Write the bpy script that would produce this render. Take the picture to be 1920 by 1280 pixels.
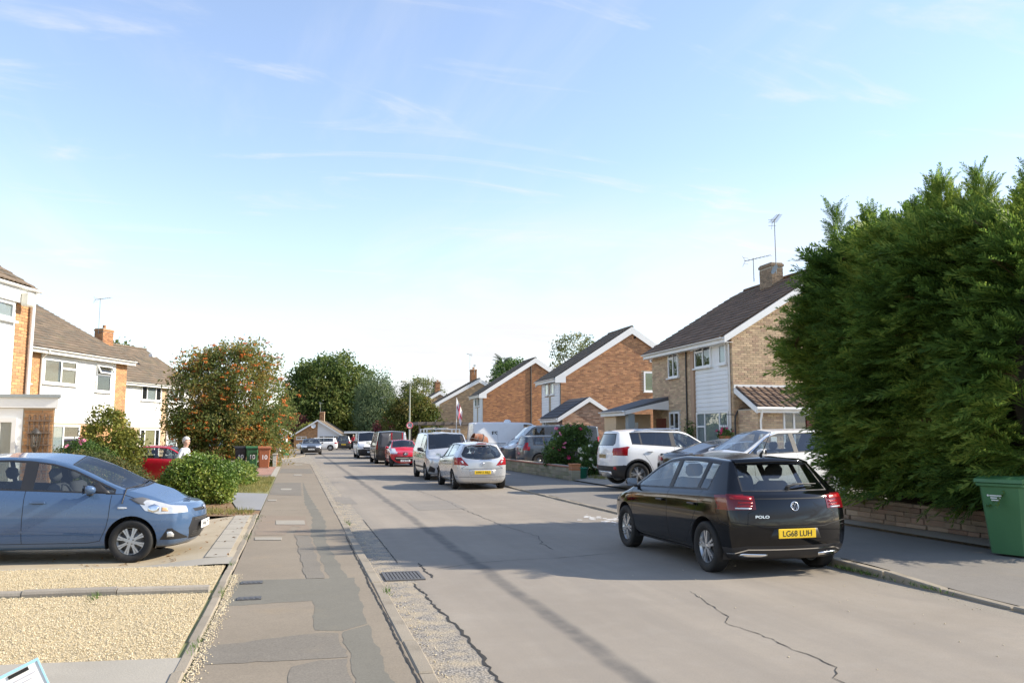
import bpy, bmesh, math, random
import numpy as np
from mathutils import Vector, Matrix
from mathutils.bvhtree import BVHTree
R = math.radians
random.seed(7)
RNG = np.random.default_rng(11)
scene = bpy.context.scene
for o in list(bpy.data.objects):
    bpy.data.objects.remove(o)
# ---------------------------------------------------------------- camera
CAM = (0.0, 0.0, 1.68)
cam_d = bpy.data.cameras.new('camera')
cam_d.sensor_width = 36.0
cam_d.lens = 1560.0/1920*36
cam_d.clip_start = 0.1
cam_d.clip_end = 4000
cam = bpy.data.objects.new('camera', cam_d)
cam.location = CAM
cam.rotation_euler = (R(90+6.437), 0, R(-14.534))
scene.collection.objects.link(cam)
scene.camera = cam
# ---------------------------------------------------------------- world and sun
SUN_AZ, SUN_EL = R(100.5), R(31.0)
tosun = Vector((math.sin(SUN_AZ)*math.cos(SUN_EL), math.cos(SUN_AZ)*math.cos(SUN_EL), math.sin(SUN_EL)))
sun_d = bpy.data.lights.new('sun', 'SUN')
sun_d.energy = 3.9
sun_d.angle = R(0.55)
sun_d.color = (1.0, 0.90, 0.75)
sun = bpy.data.objects.new('sun', sun_d)
sun.rotation_euler = tosun.to_track_quat('Z', 'Y').to_euler()
scene.collection.objects.link(sun)
world = bpy.data.worlds.new('World')
scene.world = world
world.use_nodes = True
def build_world():
    nt = world.node_tree
    N, Lk = nt.nodes, nt.links
    N.clear()
    def nd(t, **k):
        n = N.new(t)
        for a, b in k.items():
            setattr(n, a, b)
        return n
    out = nd('ShaderNodeOutputWorld'); bg = nd('ShaderNodeBackground')
    sky = nd('ShaderNodeTexSky', sky_type='NISHITA')
    sky.sun_disc = False
    sky.sun_elevation = SUN_EL; sky.sun_rotation = SUN_AZ
    sky.air_density = 1.0; sky.dust_density = 0.15; sky.ozone_density = 1.2; sky.altitude = 50
    tc = nd('ShaderNodeTexCoord')
    sep = nd('ShaderNodeSeparateXYZ'); Lk.new(tc.outputs['Generated'], sep.inputs[0])
    def ma(op, a, b=None, clamp=False):
        n = nd('ShaderNodeMath', operation=op); n.use_clamp = clamp
        for i, v in enumerate((a, b)):
            if v is None: continue
            if isinstance(v, (int, float)): n.inputs[i].default_value = v
            else: Lk.new(v, n.inputs[i])
        return n.outputs[0]
    zz = ma('ADD', ma('MAXIMUM', sep.outputs[2], 0.0), 0.10)
    u = ma('DIVIDE', sep.outputs[0], zz); v = ma('DIVIDE', sep.outputs[1], zz)
    def layer(ax, ay, rot, scale, detail, lo, hi, dist=0.6, off=(0, 0, 0)):
        cb = nd('ShaderNodeCombineXYZ'); Lk.new(u, cb.inputs[0]); Lk.new(v, cb.inputs[1])
        mp = nd('ShaderNodeMapping'); mp.inputs['Rotation'].default_value = (0, 0, rot); mp.inputs['Scale'].default_value = (ax, ay, 1); mp.inputs['Location'].default_value = off
        Lk.new(cb.outputs[0], mp.inputs[0])
        nz = nd('ShaderNodeTexNoise'); nz.inputs['Scale'].default_value = scale; nz.inputs['Detail'].default_value = detail
        nz.inputs['Roughness'].default_value = 0.58; nz.inputs['Distortion'].default_value = dist
        Lk.new(mp.outputs[0], nz.inputs['Vector'])
        mr = nd('ShaderNodeMapRange', interpolation_type='SMOOTHSTEP'); mr.inputs[1].default_value = lo; mr.inputs[2].default_value = hi
        Lk.new(nz.outputs[0], mr.inputs[0])
        return mr.outputs[0]
    c1 = layer(1.0, 0.30, R(38), 1.15, 9, 0.55, 0.82, 1.3, (7.3, 2.2, 0))      # wispy streaks
    c3 = layer(0.35, 1.0, R(-12), 2.4, 10, 0.54, 0.76, 1.6, (1.9, 4.4, 0))       # crossing wisps
    c2 = layer(1.0, 0.7, R(20), 0.62, 8, 0.42, 0.60, 0.6, (2.6, 0.4, 0))        # broad low bank
    low = nd('ShaderNodeMapRange', interpolation_type='SMOOTHSTEP'); low.inputs[1].default_value = 0.33; low.inputs[2].default_value = 0.13
    Lk.new(sep.outputs[2], low.inputs[0])
    veil = ma('MULTIPLY', ma('ADD', ma('MULTIPLY', c2, 0.80), 0.20), ma('MULTIPLY', low.outputs[0], 0.86))
    fac = ma('ADD', ma('ADD', ma('MULTIPLY', c1, 0.24), ma('MULTIPLY', c3, 0.55)), ma('ADD', veil, 0.10), True)
    mx = nd('ShaderNodeMix', data_type='RGBA'); mx.inputs[7].default_value = CLOUD
    tint = nd('ShaderNodeMix', data_type='RGBA', blend_type='MULTIPLY'); tint.inputs[0].default_value = 1.0; tint.inputs[7].default_value = (0.96, 0.925, 0.94, 1)
    Lk.new(sky.outputs[0], tint.inputs[6])
    Lk.new(fac, mx.inputs[0]); Lk.new(tint.outputs[2], mx.inputs[6])
    Lk.new(mx.outputs[2], bg.inputs[0])
    bg.inputs[1].default_value = SKY_STRENGTH
    Lk.new(bg.outputs[0], out.inputs[0])
SKY_STRENGTH = 0.15
CLOUD = (3.0, 3.02, 3.12, 1)
build_world()
# ---------------------------------------------------------------- exposure
vs = scene.view_settings
vs.view_transform = 'Standard'
vs.look = 'None'
vs.exposure = 1.12
vs.gamma = 1.0
scene.cycles.max_bounces = 6
scene.cycles.transparent_max_bounces = 12
scene.cycles.caustics_reflective = False
scene.cycles.caustics_refractive = False
scene.cycles.use_denoising = True
# ---------------------------------------------------------------- helpers
COL = scene.collection
def smooth01(a, b, x):
    t = min(1, max(0, (x-a)/(b-a)))
    return t*t*(3-2*t)
def zleft(x, y):
    return 0.06 - 0.22*smooth01(24, 34, y)*smooth01(-2.6, -6, x)
def zright(x, y=0):
    return 0.08 + 0.17*smooth01(8.9, 11.2, x)
class MB:
    """collects faces; obj() links them as one mesh object"""
    def __init__(s):
        s.v = []; s.f = []; s.m = []; s.s = []
    def add(s, vs, fs, mi=0, M=None, sm=False):
        b = len(s.v)
        s.v += [tuple(M @ Vector(p)) for p in vs] if M is not None else [tuple(p) for p in vs]
        for f in fs:
            s.f.append([b+i for i in f]); s.m.append(mi); s.s.append(sm)
        return s
    def box(s, x0, x1, y0, y1, z0, z1, mi=0, M=None):
        vs = [(x0,y0,z0),(x1,y0,z0),(x1,y1,z0),(x0,y1,z0),(x0,y0,z1),(x1,y0,z1),(x1,y1,z1),(x0,y1,z1)]
        return s.add(vs, [(0,3,2,1),(4,5,6,7),(0,1,5,4),(1,2,6,5),(2,3,7,6),(3,0,4,7)], mi, M)
    def cbox(s, x0, x1, y0, y1, z0, z1, b, mi=0, M=None, sm=False):
        """box with chamfered edges"""
        vs = []; idx = {}
        for i, x in enumerate((x0, x1)):
            for j, y in enumerate((y0, y1)):
                for k, z in enumerate((z0, z1)):
                    dx, dy, dz = (b, -b)[i], (b, -b)[j], (b, -b)[k]
                    idx[i,j,k,0] = len(vs); vs.append((x, y+dy, z+dz))
                    idx[i,j,k,1] = len(vs); vs.append((x+dx, y, z+dz))
                    idx[i,j,k,2] = len(vs); vs.append((x+dx, y+dy, z))
        fs = []
        for i in (0,1):
            q = [idx[i,0,0,0], idx[i,1,0,0], idx[i,1,1,0], idx[i,0,1,0]]; fs.append(q if i else q[::-1])
            q = [idx[0,i,0,1], idx[1,i,0,1], idx[1,i,1,1], idx[0,i,1,1]]; fs.append(q[::-1] if i else q)
            q = [idx[0,0,i,2], idx[1,0,i,2], idx[1,1,i,2], idx[0,1,i,2]]; fs.append(q if i else q[::-1])
        for a in (0,1):
            for c in (0,1):
                for (A, B, key) in ((0,1,lambda t: (a,c,t)), (0,2,lambda t: (a,t,c)), (1,2,lambda t: (t,a,c))):
                    p, q = key(0), key(1)
                    fs.append([idx[p+(A,)], idx[q+(A,)], idx[q+(B,)], idx[p+(B,)]])
                for k in (0,1):
                    fs.append([idx[a,c,k,0], idx[a,c,k,1], idx[a,c,k,2]])
        return s.add(vs, fs, mi, M, sm)
    def tube(s, pts, r, n=8, mi=0, M=None, cap=True, sm=True):
        pts = [Vector(p) for p in pts]
        rs = r if isinstance(r, (list, tuple)) else [r]*len(pts)
        vs = []; fs = []
        up = None
        for i, p in enumerate(pts):
            d = (pts[min(i+1, len(pts)-1)]-pts[max(i-1, 0)])
            d = d.normalized() if d.length > 1e-9 else Vector((0,0,1))
            if up is None:
                up = Vector((0,0,1)) if abs(d.z) < 0.9 else Vector((1,0,0))
            a = d.cross(up)
            if a.length < 1e-6: a = d.orthogonal()
            a.normalize(); b = a.cross(d).normalized(); up = b
            for k in range(n):
                t = 2*math.pi*k/n
                vs.append(p+(a*math.cos(t)+b*math.sin(t))*rs[i])
        for i in range(len(pts)-1):
            for k in range(n):
                k2 = (k+1) % n
                fs.append((i*n+k, i*n+k2, (i+1)*n+k2, (i+1)*n+k))
        s.add(vs, fs, mi, M, sm)
        if cap:
            s.add(vs[:n], [tuple(range(n))[::-1]], mi, M); s.add(vs[-n:], [tuple(range(n))], mi, M)
        return s
    def lathe(s, prof, n=20, mi=0, M=None, sm=True, arc=None):
        """prof of (r, z) turned about z"""
        vs = []; fs = []
        for r, z in prof:
            for k in range(n):
                t = 2*math.pi*k/n
                vs.append((r*math.cos(t), r*math.sin(t), z))
        for i in range(len(prof)-1):
            for k in range(n):
                k2 = (k+1) % n
                fs.append((i*n+k, i*n+k2, (i+1)*n+k2, (i+1)*n+k))
        return s.add(vs, fs, mi, M, sm)
    def prism(s, poly, ax, a, b, mi=0, M=None, sm=False):
        """2D polygon extruded along axis ax from a to b"""
        def mk(p, h):
            q = list(p); q.insert(ax, h); return tuple(q)
        n = len(poly)
        vs = [mk(p, a) for p in poly]+[mk(p, b) for p in poly]
        fs = [tuple(range(n))[::-1], tuple(range(n, 2*n))]
        s.add(vs, fs, mi, M)
        s.add(vs, [(i, (i+1) % n, n+(i+1) % n, n+i) for i in range(n)], mi, M, sm)
        return s
    def mesh(s, name, mats):
        me = bpy.data.meshes.new(name)
        me.from_pydata(s.v, [], s.f)
        for m in (mats if isinstance(mats, (list, tuple)) else [mats]):
            me.materials.append(m)
        me.polygons.foreach_set('material_index', s.m)
        me.polygons.foreach_set('use_smooth', s.s)
        bm = bmesh.new(); bm.from_mesh(me); bmesh.ops.recalc_face_normals(bm, faces=bm.faces); bm.to_mesh(me); bm.free()
        me.update()
        return me
    def obj(s, name, mats, parent=None, loc=(0,0,0), rotz=0.0, **kw):
        return link(name, s.mesh(name, mats), parent, loc, (0,0,rotz), **kw)
def link(name, me, parent=None, loc=(0,0,0), rot=(0,0,0), kind=None, label=None, cat=None, group=None):
    o = bpy.data.objects.new(name, me)
    COL.objects.link(o)
    o.parent = parent
    o.location = loc
    o.rotation_euler = rot
    tag(o, label, cat, group, kind)
    return o
def tag(o, label=None, cat=None, group=None, kind=None):
    if label: o['label'] = label
    if cat: o['category'] = cat
    if group: o['group'] = group
    if kind: o['kind'] = kind
    return o
def thing(name, label, cat, loc=(0,0,0), rotz=0.0, group=None):
    o = bpy.data.objects.new(name, None)
    o.empty_display_size = 0.2
    COL.objects.link(o)
    o.location = loc
    o.rotation_euler = (0, 0, rotz)
    return tag(o, label, cat, group)
def copy_tree(o, parent=None):
    c = o.copy(); COL.objects.link(c)
    if parent is not None: c.parent = parent
    for ch in list(o.children):
        copy_tree(ch, c)
    return c
def np_mesh(name, V, F, mats, mi=None, smooth=False):
    """V (n,3), F (m,k) arrays to a mesh"""
    me = bpy.data.meshes.new(name)
    V = np.ascontiguousarray(V, dtype=np.float32); F = np.ascontiguousarray(F, dtype=np.int32)
    k = F.shape[1]
    me.vertices.add(len(V)); me.vertices.foreach_set('co', V.ravel())
    me.loops.add(F.size); me.loops.foreach_set('vertex_index', F.ravel())
    me.polygons.add(len(F))
    me.polygons.foreach_set('loop_start', np.arange(0, F.size, k, dtype=np.int32))
    me.polygons.foreach_set('loop_total', np.full(len(F), k, dtype=np.int32))
    for m in (mats if isinstance(mats, (list, tuple)) else [mats]):
        me.materials.append(m)
    if mi is not None: me.polygons.foreach_set('material_index', np.ascontiguousarray(mi, dtype=np.int32))
    me.polygons.foreach_set('use_smooth', np.full(len(F), smooth))
    me.update(calc_edges=True)
    return me
def stamp(name, tmpl, mats4, mat):
    """many copies of a template mesh (V,F arrays) at 4x4 matrices, as one mesh"""
    V, F = tmpl
    T = np.array(mats4)
    VV = np.einsum('nij,vj->nvi', T[:, :3, :3], V)+T[:, None, :3, 3]
    FF = F[None]+(np.arange(len(T))*len(V))[:, None, None]
    return np_mesh(name, VV.reshape(-1, 3), FF.reshape(-1, F.shape[1]), mat)
def text(body, size, mat, parent, M, name='lettering', ex=0.001, bold=0.0, align='CENTER', sx=1.0):
    cu = bpy.data.curves.new(name, 'FONT')
    cu.body = body; cu.size = size; cu.extrude = ex; cu.offset = bold
    cu.align_x = align; cu.align_y = 'CENTER'
    cu.materials.append(mat)
    o_ = bpy.data.objects.new(name, cu); me = bpy.data.meshes.new_from_object(o_); bpy.data.objects.remove(o_)
    o = bpy.data.objects.new(name, me); COL.objects.link(o)
    o.parent = parent
    o.matrix_local = M @ Matrix.Diagonal((sx, 1, 1, 1))
    return o
# ---------------------------------------------------------------- materials
MATS = {}
def _nt(name):
    m = bpy.data.materials.new(name); m.use_nodes = True
    nt = m.node_tree; nt.nodes.clear()
    return m, nt
class NB:
    """tiny node-building helper"""
    def __init__(s, nt): s.nt = nt; s.N = nt.nodes; s.L = nt.links
    def n(s, t, inp=None, **k):
        x = s.N.new(t)
        for a, b in k.items(): setattr(x, a, b)
        for a, b in (inp or {}).items():
            if hasattr(b, 'is_output'): s.L.new(b, x.inputs[a])
            else: x.inputs[a].default_value = b
        return x
    def math(s, op, a, b=None, c=None, clamp=False):
        x = s.N.new('ShaderNodeMath'); x.operation = op; x.use_clamp = clamp
        for i, v in enumerate((a, b, c)):
            if v is None: continue
            if hasattr(v, 'is_output'): s.L.new(v, x.inputs[i])
            else: x.inputs[i].default_value = v
        return x.outputs[0]
    def mix(s, fac, a, b, blend='MIX'):
        x = s.N.new('ShaderNodeMix'); x.data_type = 'RGBA'; x.blend_type = blend
        for i, v in ((0, fac), (6, a), (7, b)):
            if hasattr(v, 'is_output'): s.L.new(v, x.inputs[i])
            else: x.inputs[i].default_value = (*v, 1) if isinstance(v, tuple) and len(v) == 3 else v
        return x.outputs[2]
    def noise(s, vec, scale, detail=4, rough=0.55, dist=0.0):
        x = s.n('ShaderNodeTexNoise', {'Scale': scale, 'Detail': detail, 'Roughness': rough, 'Distortion': dist})
        if vec is not None: s.L.new(vec, x.inputs['Vector'])
        return x.outputs[0]
    def rng(s, v, a, b, c=0.0, d=1.0, smooth=False):
        x = s.n('ShaderNodeMapRange', {0: v, 1: a, 2: b, 3: c, 4: d})
        if smooth: x.interpolation_type = 'SMOOTHSTEP'
        return x.outputs[0]
def mat(name, base, rough=0.6, var=0.12, scale=3.0, fine=40.0, bump=0.0, metal=0.0, spec=0.5, coat=0.0, dirt=0.0, dirtcol=(0.12,0.10,0.07), rnd=0.0, rnd2=None, coords='Object', trans=0.0, emit=None, sheen=0.0, bscale=None):
    """weathered principled surface. rnd: value spread per piece (object or mesh island); rnd2: a second colour reached per piece"""
    if name in MATS: return MATS[name]
    m, nt = _nt(name); b = NB(nt)
    out = b.n('ShaderNodeOutputMaterial'); P = b.n('ShaderNodeBsdfPrincipled')
    tc = b.n('ShaderNodeTexCoord'); vec = tc.outputs[coords]
    n1 = b.noise(vec, scale, 5); n2 = b.noise(vec, fine, 3)
    f = b.math('ADD', b.math('MULTIPLY', b.math('SUBTRACT', n1, 0.5), 2*var), b.math('MULTIPLY', b.math('SUBTRACT', n2, 0.5), 1.2*var))
    col = (*base, 1)
    if rnd or rnd2:
        oi = b.n('ShaderNodeObjectInfo'); ge = b.n('ShaderNodeNewGeometry')
        r = b.math('FRACT', b.math('ADD', oi.outputs['Random'], ge.outputs['Random Per Island']))
        if rnd2:
            r3 = b.math('FRACT', b.math('MULTIPLY', r, 7.31))
            col = b.mix(b.math('POWER', r3, 1.6), base, rnd2)
        f = b.math('ADD', f, b.math('MULTIPLY', b.math('SUBTRACT', r, 0.5), 2*rnd))
    hsv = b.n('ShaderNodeHueSaturation', {'Value': b.math('ADD', f, 1.0), 'Color': col})
    c = hsv.outputs[0]
    if dirt:
        d = b.rng(b.noise(vec, scale*0.6, 6, 0.65, 0.4), 0.48, 0.72, 0, dirt, True)
        c = b.mix(d, c, dirtcol)
    b.L.new(c, P.inputs['Base Color'])
    P.inputs['Roughness'].default_value = rough
    if var > 0: b.L.new(b.rng(n1, 0.3, 0.7, max(0.02, rough-0.08), min(1, rough+0.08)), P.inputs['Roughness'])
    P.inputs['Metallic'].default_value = metal
    P.inputs['Specular IOR Level'].default_value = spec
    P.inputs['Coat Weight'].default_value = coat
    P.inputs['Coat Roughness'].default_value = 0.03
    if bump:
        bp = b.n('ShaderNodeBump', {'Strength': min(1.0, bump), 'Distance': 0.01, 'Height': b.noise(vec, bscale or fine, 4)})
        b.L.new(bp.outputs[0], P.inputs['Normal'])
    if emit: 
        P.inputs['Emission Color'].default_value = (*emit, 1); P.inputs['Emission Strength'].default_value = 1
    b.L.new(P.outputs[0], out.inputs[0])
    MATS[name] = m
    return m
def glass_mat(name, tint=(0.55,0.6,0.6), ior=1.5, rough=0.0, boost=1.0):
    """thin sheet glass: tinted see-through plus mirror reflection by angle"""
    if name in MATS: return MATS[name]
    m, nt = _nt(name); b = NB(nt)
    out = b.n('ShaderNodeOutputMaterial')
    ge = b.n('ShaderNodeNewGeometry')
    dt = b.n('ShaderNodeVectorMath', {0: ge.outputs['Incoming'], 1: ge.outputs['Normal']}, operation='DOT_PRODUCT')
    f0 = ((ior-1)/(ior+1))**2*2          # two faces of the sheet
    k = b.math('POWER', b.math('SUBTRACT', 1.0, b.math('ABSOLUTE', dt.outputs['Value']), clamp=True), 5.0)
    fac = b.math('MULTIPLY', b.math('ADD', b.math('MULTIPLY', k, 1-f0), f0), boost, clamp=True)
    tr = b.n('ShaderNodeBsdfTransparent', {'Color': (*tint, 1)})
    gl = b.n('ShaderNodeBsdfGlossy', {'Color': (1,1,1,1), 'Roughness': rough})
    mx = b.n('ShaderNodeMixShader', {0: fac, 1: tr.outputs[0], 2: gl.outputs[0]})
    b.L.new(mx.outputs[0], out.inputs[0])
    MATS[name] = m
    return m
def leaf_mat(name, cols, trans=0.35, patch=0.9, rough=0.55, spec=0.25):
    """leaves: colour varies leaf by leaf and in loose patches; cols of 3 colours"""
    if name in MATS: return MATS[name]
    m, nt = _nt(name); b = NB(nt)
    out = b.n('ShaderNodeOutputMaterial')
    ge = b.n('ShaderNodeNewGeometry'); tc = b.n('ShaderNodeTexCoord')
    r = ge.outputs['Random Per Island']
    ns = b.noise(tc.outputs['Object'], patch, 3)
    t = b.math('ADD', b.math('MULTIPLY', r, 0.6), b.rng(ns, 0.35, 0.68, -0.1, 0.5), clamp=True)
    cr = b.n('ShaderNodeValToRGB'); e = cr.color_ramp.elements
    e[0].color = (*cols[0], 1); e[1].color = (*cols[2], 1); e[1].position = 0.92
    x = cr.color_ramp.elements.new(0.5); x.color = (*cols[1], 1)
    b.L.new(t, cr.inputs[0])
    P = b.n('ShaderNodeBsdfPrincipled', {'Base Color': cr.outputs[0], 'Roughness': rough, 'Specular IOR Level': spec})
    T = b.n('ShaderNodeBsdfTranslucent', {'Color': cr.outputs[0]})
    mx = b.n('ShaderNodeMixShader', {0: trans, 1: P.outputs[0], 2: T.outputs[0]})
    b.L.new(mx.outputs[0], out.inputs[0])
    MATS[name] = m
    return m
# ================================================================ the setting: ground, road, pavements
def road_mat():
    m, nt = _nt('asphalt_worn'); b = NB(nt)
    out = b.n('ShaderNodeOutputMaterial'); P = b.n('ShaderNodeBsdfPrincipled')
    tc = b.n('ShaderNodeTexCoord'); v = tc.outputs['Object']
    sp = b.n('ShaderNodeSeparateXYZ', {0: v}); X, Y = sp.outputs[0], sp.outputs[1]
    n1 = b.noise(v, 0.35, 5, 0.6, 0.5); n2 = b.noise(v, 3.0, 5); n3 = b.noise(v, 70, 4, 0.75); n4 = b.noise(v, 260, 2, 0.6)
    mp = b.n('ShaderNodeMapping', {0: v}); mp.inputs['Scale'].default_value = (1.6, 0.09, 1)
    n5 = b.noise(mp.outputs[0], 1.0, 5, 0.6, 0.3)
    col = b.mix(b.rng(n1, 0.34, 0.66), (0.252,0.217,0.174), (0.305,0.266,0.216))
    col = b.mix(b.rng(n5, 0.35, 0.7, 0, 0.55, True), col, (0.212,0.188,0.158))
    col = b.mix(b.rng(b.noise(v, 0.9, 6, 0.7, 0.8), 0.52, 0.70, 0, 0.35, True), col, (0.215,0.192,0.165))
    col = b.mix(b.rng(b.noise(v, 14, 5, 0.7), 0.45, 0.75, 0, 0.35), col, (0.225,0.20,0.172))
    col = b.mix(b.rng(n2, 0.5, 0.75, 0, 0.25), col, (0.325,0.293,0.248))
    # worn tar seam along the lane
    wob = b.math('MULTIPLY', b.math('SUBTRACT', b.noise(v, 0.9, 3), 0.5), 0.22)
    d = b.math('ABSOLUTE', b.math('ADD', b.math('SUBTRACT', X, 2.36), wob))
    seam = b.math('MULTIPLY', b.rng(d, 0.03, 0.15, 0.75, 0.0, True), b.rng(n2, 0.25, 0.6, 0.35, 1.0))
    col = b.mix(seam, col, (0.085,0.082,0.078))
    # coarse, stripped surface beside the left kerb
    edge = b.math('ADD', X, b.math('MULTIPLY', b.math('SUBTRACT', b.noise(v, 2.2, 4), 0.5), 0.16))
    far = b.rng(Y, 17, 34, 0.0, 0.35)
    lim = b.math('SUBTRACT', 1.40, b.math('MULTIPLY', far, 0.3))
    gut = b.rng(b.math('SUBTRACT', edge, lim), -0.02, 0.02, 1.0, 0.0)
    agg = b.n('ShaderNodeTexVoronoi', {'Vector': v, 'Scale': 55.0})
    aggc = b.mix(b.rng(agg.outputs['Distance'], 0.2, 0.7), (0.42,0.38,0.32), (0.10,0.10,0.10))
    aggc = b.mix(b.rng(b.noise(v, 5, 4), 0.4, 0.62), aggc, (0.37,0.31,0.22))
    col = b.mix(b.math('MULTIPLY', gut, 0.75), col, aggc)
    # sandy dust against the right kerb
    dr = b.rng(b.math('ADD', X, b.math('MULTIPLY', b.math('SUBTRACT', b.noise(v, 1.3, 4), 0.5), 0.9)), 6.25, 6.7, 0, 0.6, True)
    col = b.mix(dr, col, b.mix(b.rng(n3, 0.35, 0.65), (0.16,0.15,0.135), (0.34,0.30,0.23)))
    spk = b.math('ADD', b.math('MULTIPLY', b.math('SUBTRACT', n3, 0.5), 0.5), b.math('MULTIPLY', b.math('SUBTRACT', n4, 0.5), 0.45))
    hs = b.n('ShaderNodeHueSaturation', {'Color': col, 'Value': b.math('ADD', 1.0, spk)})
    b.L.new(hs.outputs[0], P.inputs['Base Color'])
    P.inputs['Roughness'].default_value = 0.85; P.inputs['Specular IOR Level'].default_value = 0.3
    h = b.math('ADD', b.math('MULTIPLY', n3, 0.6), b.math('MULTIPLY', b.math('MULTIPLY', agg.outputs['Distance'], gut), -2.0))
    bp = b.n('ShaderNodeBump', {'Strength': 0.45, 'Distance': 0.006, 'Height': h})
    b.L.new(bp.outputs[0], P.inputs['Normal']); b.L.new(P.outputs[0], out.inputs[0])
    return m
def tarmac(name, c, spread=0.42, fine=75):
    m, nt = _nt(name); b = NB(nt)
    out = b.n('ShaderNodeOutputMaterial'); P = b.n('ShaderNodeBsdfPrincipled')
    tc = b.n('ShaderNodeTexCoord'); v = tc.outputs['Object']
    n1 = b.noise(v, 0.8, 6, 0.6, 0.4); n2 = b.noise(v, fine, 3, 0.7); n3 = b.noise(v, 9, 5, 0.65)
    f = b.math('ADD', b.math('MULTIPLY', b.math('SUBTRACT', n2, 0.5), spread*1.6), b.math('MULTIPLY', b.math('SUBTRACT', n1, 0.5), 0.35))
    f = b.math('ADD', f, b.math('MULTIPLY', b.math('SUBTRACT', n3, 0.5), 0.18))
    st = b.mix(b.rng(b.noise(v, 1.9, 5), 0.55, 0.75, 0, 0.25, True), c, (c[0]*1.25, c[1]*1.15, c[2]*0.95))
    hs = b.n('ShaderNodeHueSaturation', {'Color': st, 'Value': b.math('ADD', 1.0, f)})
    b.L.new(hs.outputs[0], P.inputs['Base Color']); P.inputs['Roughness'].default_value = 0.88; P.inputs['Specular IOR Level'].default_value = 0.25
    bp = b.n('ShaderNodeBump', {'Strength': 0.4, 'Distance': 0.004, 'Height': n2})
    b.L.new(bp.outputs[0], P.inputs['Normal']); b.L.new(P.outputs[0], out.inputs[0])
    MATS[name] = m
    return m
M_road = road_mat()
M_pave = tarmac('pavement_tarmac', (0.235,0.198,0.150))
M_patch1 = tarmac('patch_dark', (0.168,0.157,0.128))
M_patch2 = tarmac('patch_mid', (0.188,0.168,0.138), 0.6, 60)
M_patch3 = tarmac('patch_warm', (0.235,0.188,0.142))
M_repair = tarmac('asphalt_repair', (0.225,0.203,0.174), 0.5, 60)
M_kerb = mat('kerb_concrete', (0.275,0.235,0.178), 0.85, 0.14, 4, 60, 0.4, dirt=0.5, dirtcol=(0.16,0.135,0.095), rnd=0.10)
M_conc = mat('concrete_smooth', (0.345,0.315,0.26), 0.85, 0.1, 2, 70, 0.3, dirt=0.35, dirtcol=(0.27,0.24,0.19))
M_earth = mat('earth', (0.14,0.105,0.065), 0.95, 0.3, 2.5, 30, 0.8)
M_lawn = mat('dry_lawn', (0.20,0.20,0.075), 0.95, 0.35, 1.4, 35, 0.9, dirt=0.6, dirtcol=(0.33,0.27,0.13))
M_bed = mat('gravel_bed', (0.46,0.37,0.22), 0.95, 0.3, 3, 55, 1.0)
M_crack = mat('crack', (0.030,0.028,0.025), 0.95, 0.1)
M_iron = mat('cast_iron', (0.13,0.125,0.12), 0.6, 0.2, 6, 50, 0.4, metal=0.4)
def sheet(name, poly, z, m, parent=None, thick=0.0, kind=None, zf=None):
    mb = MB()
    if thick:
        mb.prism(poly, 2, z-thick, z)
    else:
        mb.add([(x, y, zf(x, y)+z if zf else z) for x, y in poly], [tuple(range(len(poly)))])
    return mb.obj(name, m, parent, kind=kind)
def grid_sheet(name, x0, x1, y0, y1, nx, ny, zf, m, parent=None, kind=None):
    mb = MB(); vs = []; fs = []
    for j in range(ny+1):
        for i in range(nx+1):
            x = x0+(x1-x0)*i/nx; y = y0+(y1-y0)*j/ny
            vs.append((x, y, zf(x, y)))
    for j in range(ny):
        for i in range(nx):
            a = j*(nx+1)+i
            fs.append((a, a+1, a+nx+2, a+nx+1))
    mb.add(vs, fs, 0, None, True)
    return mb.obj(name, m, parent, kind=kind)
sheet('ground', [(-900,-400),(900,-400),(900,1500),(-900,1500)], -0.30, M_lawn, kind='structure')
XL, XR = 0.98, 6.75
rd = sheet('road', [(XL,-30),(XR,-30),(XR,104),(40,104),(40,112),(-40,112),(-40,104),(0.9,104),(0.9,71),(0.2,66),(-0.6,62.6),(-1.6,60.2),(-3.5,59.2),(-40,58),(-40,53),(-2.6,54),(-0.9,53.6),(-0.1,52.7),(0.55,50.8),(0.92,48.2)], 0.0, M_road, kind='structure')
tag(rd, 'worn grey asphalt street with a tar seam and cracks')
# ---- cracks in the asphalt
def ribbon(name, pts, w, z, m, parent, jit=0.02, seg=0.07):
    P = []
    for a, b in zip(pts, pts[1:]):
        a, b = np.array(a), np.array(b); n = max(1, int(np.linalg.norm(b-a)/seg))
        for k in range(n): P.append(a+(b-a)*k/n)
    P.append(np.array(pts[-1])); vs = []; fs = []
    for i, p in enumerate(P):
        d = P[min(i+1, len(P)-1)]-P[max(i-1, 0)]; d = d/(np.linalg.norm(d)+1e-9); nn = np.array([-d[1], d[0]])
        p = p+nn*random.uniform(-jit, jit); ww = w*random.uniform(0.35, 1.2)*(0.3 if i in (0, len(P)-1) else 1)
        vs += [(*(p-nn*ww/2), z), (*(p+nn*ww/2), z)]
    fs = [(2*i, 2*i+1, 2*i+3, 2*i+2) for i in range(len(P)-1)]
    return MB().add(vs, fs).obj(name, m, parent)
ribbon('crack', [(1.36,9.76),(1.39,8.84),(1.39,8.31),(1.42,7.84),(1.44,7.17),(1.45,6.54),(1.41,6.21),(1.42,5.74),(1.40,4.5)], 0.030, 0.004, M_crack, rd)
ribbon('crack', [(1.64,11.24),(1.62,10.61),(1.64,10.03)], 0.03, 0.004, M_crack, rd)
ribbon('crack', [(1.37,17.22),(1.37,13.24),(1.37,11.31)], 0.016, 0.004, M_crack, rd, 0.006)
ribbon('crack', [(3.7,26),(3.85,21.42),(3.76,18.95),(3.81,16.94),(3.8,15.46),(3.94,14.31),(3.99,13.67),(3.77,12.72),(3.77,12.03)], 0.014, 0.004, M_crack, rd, 0.03, 0.15)
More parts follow.
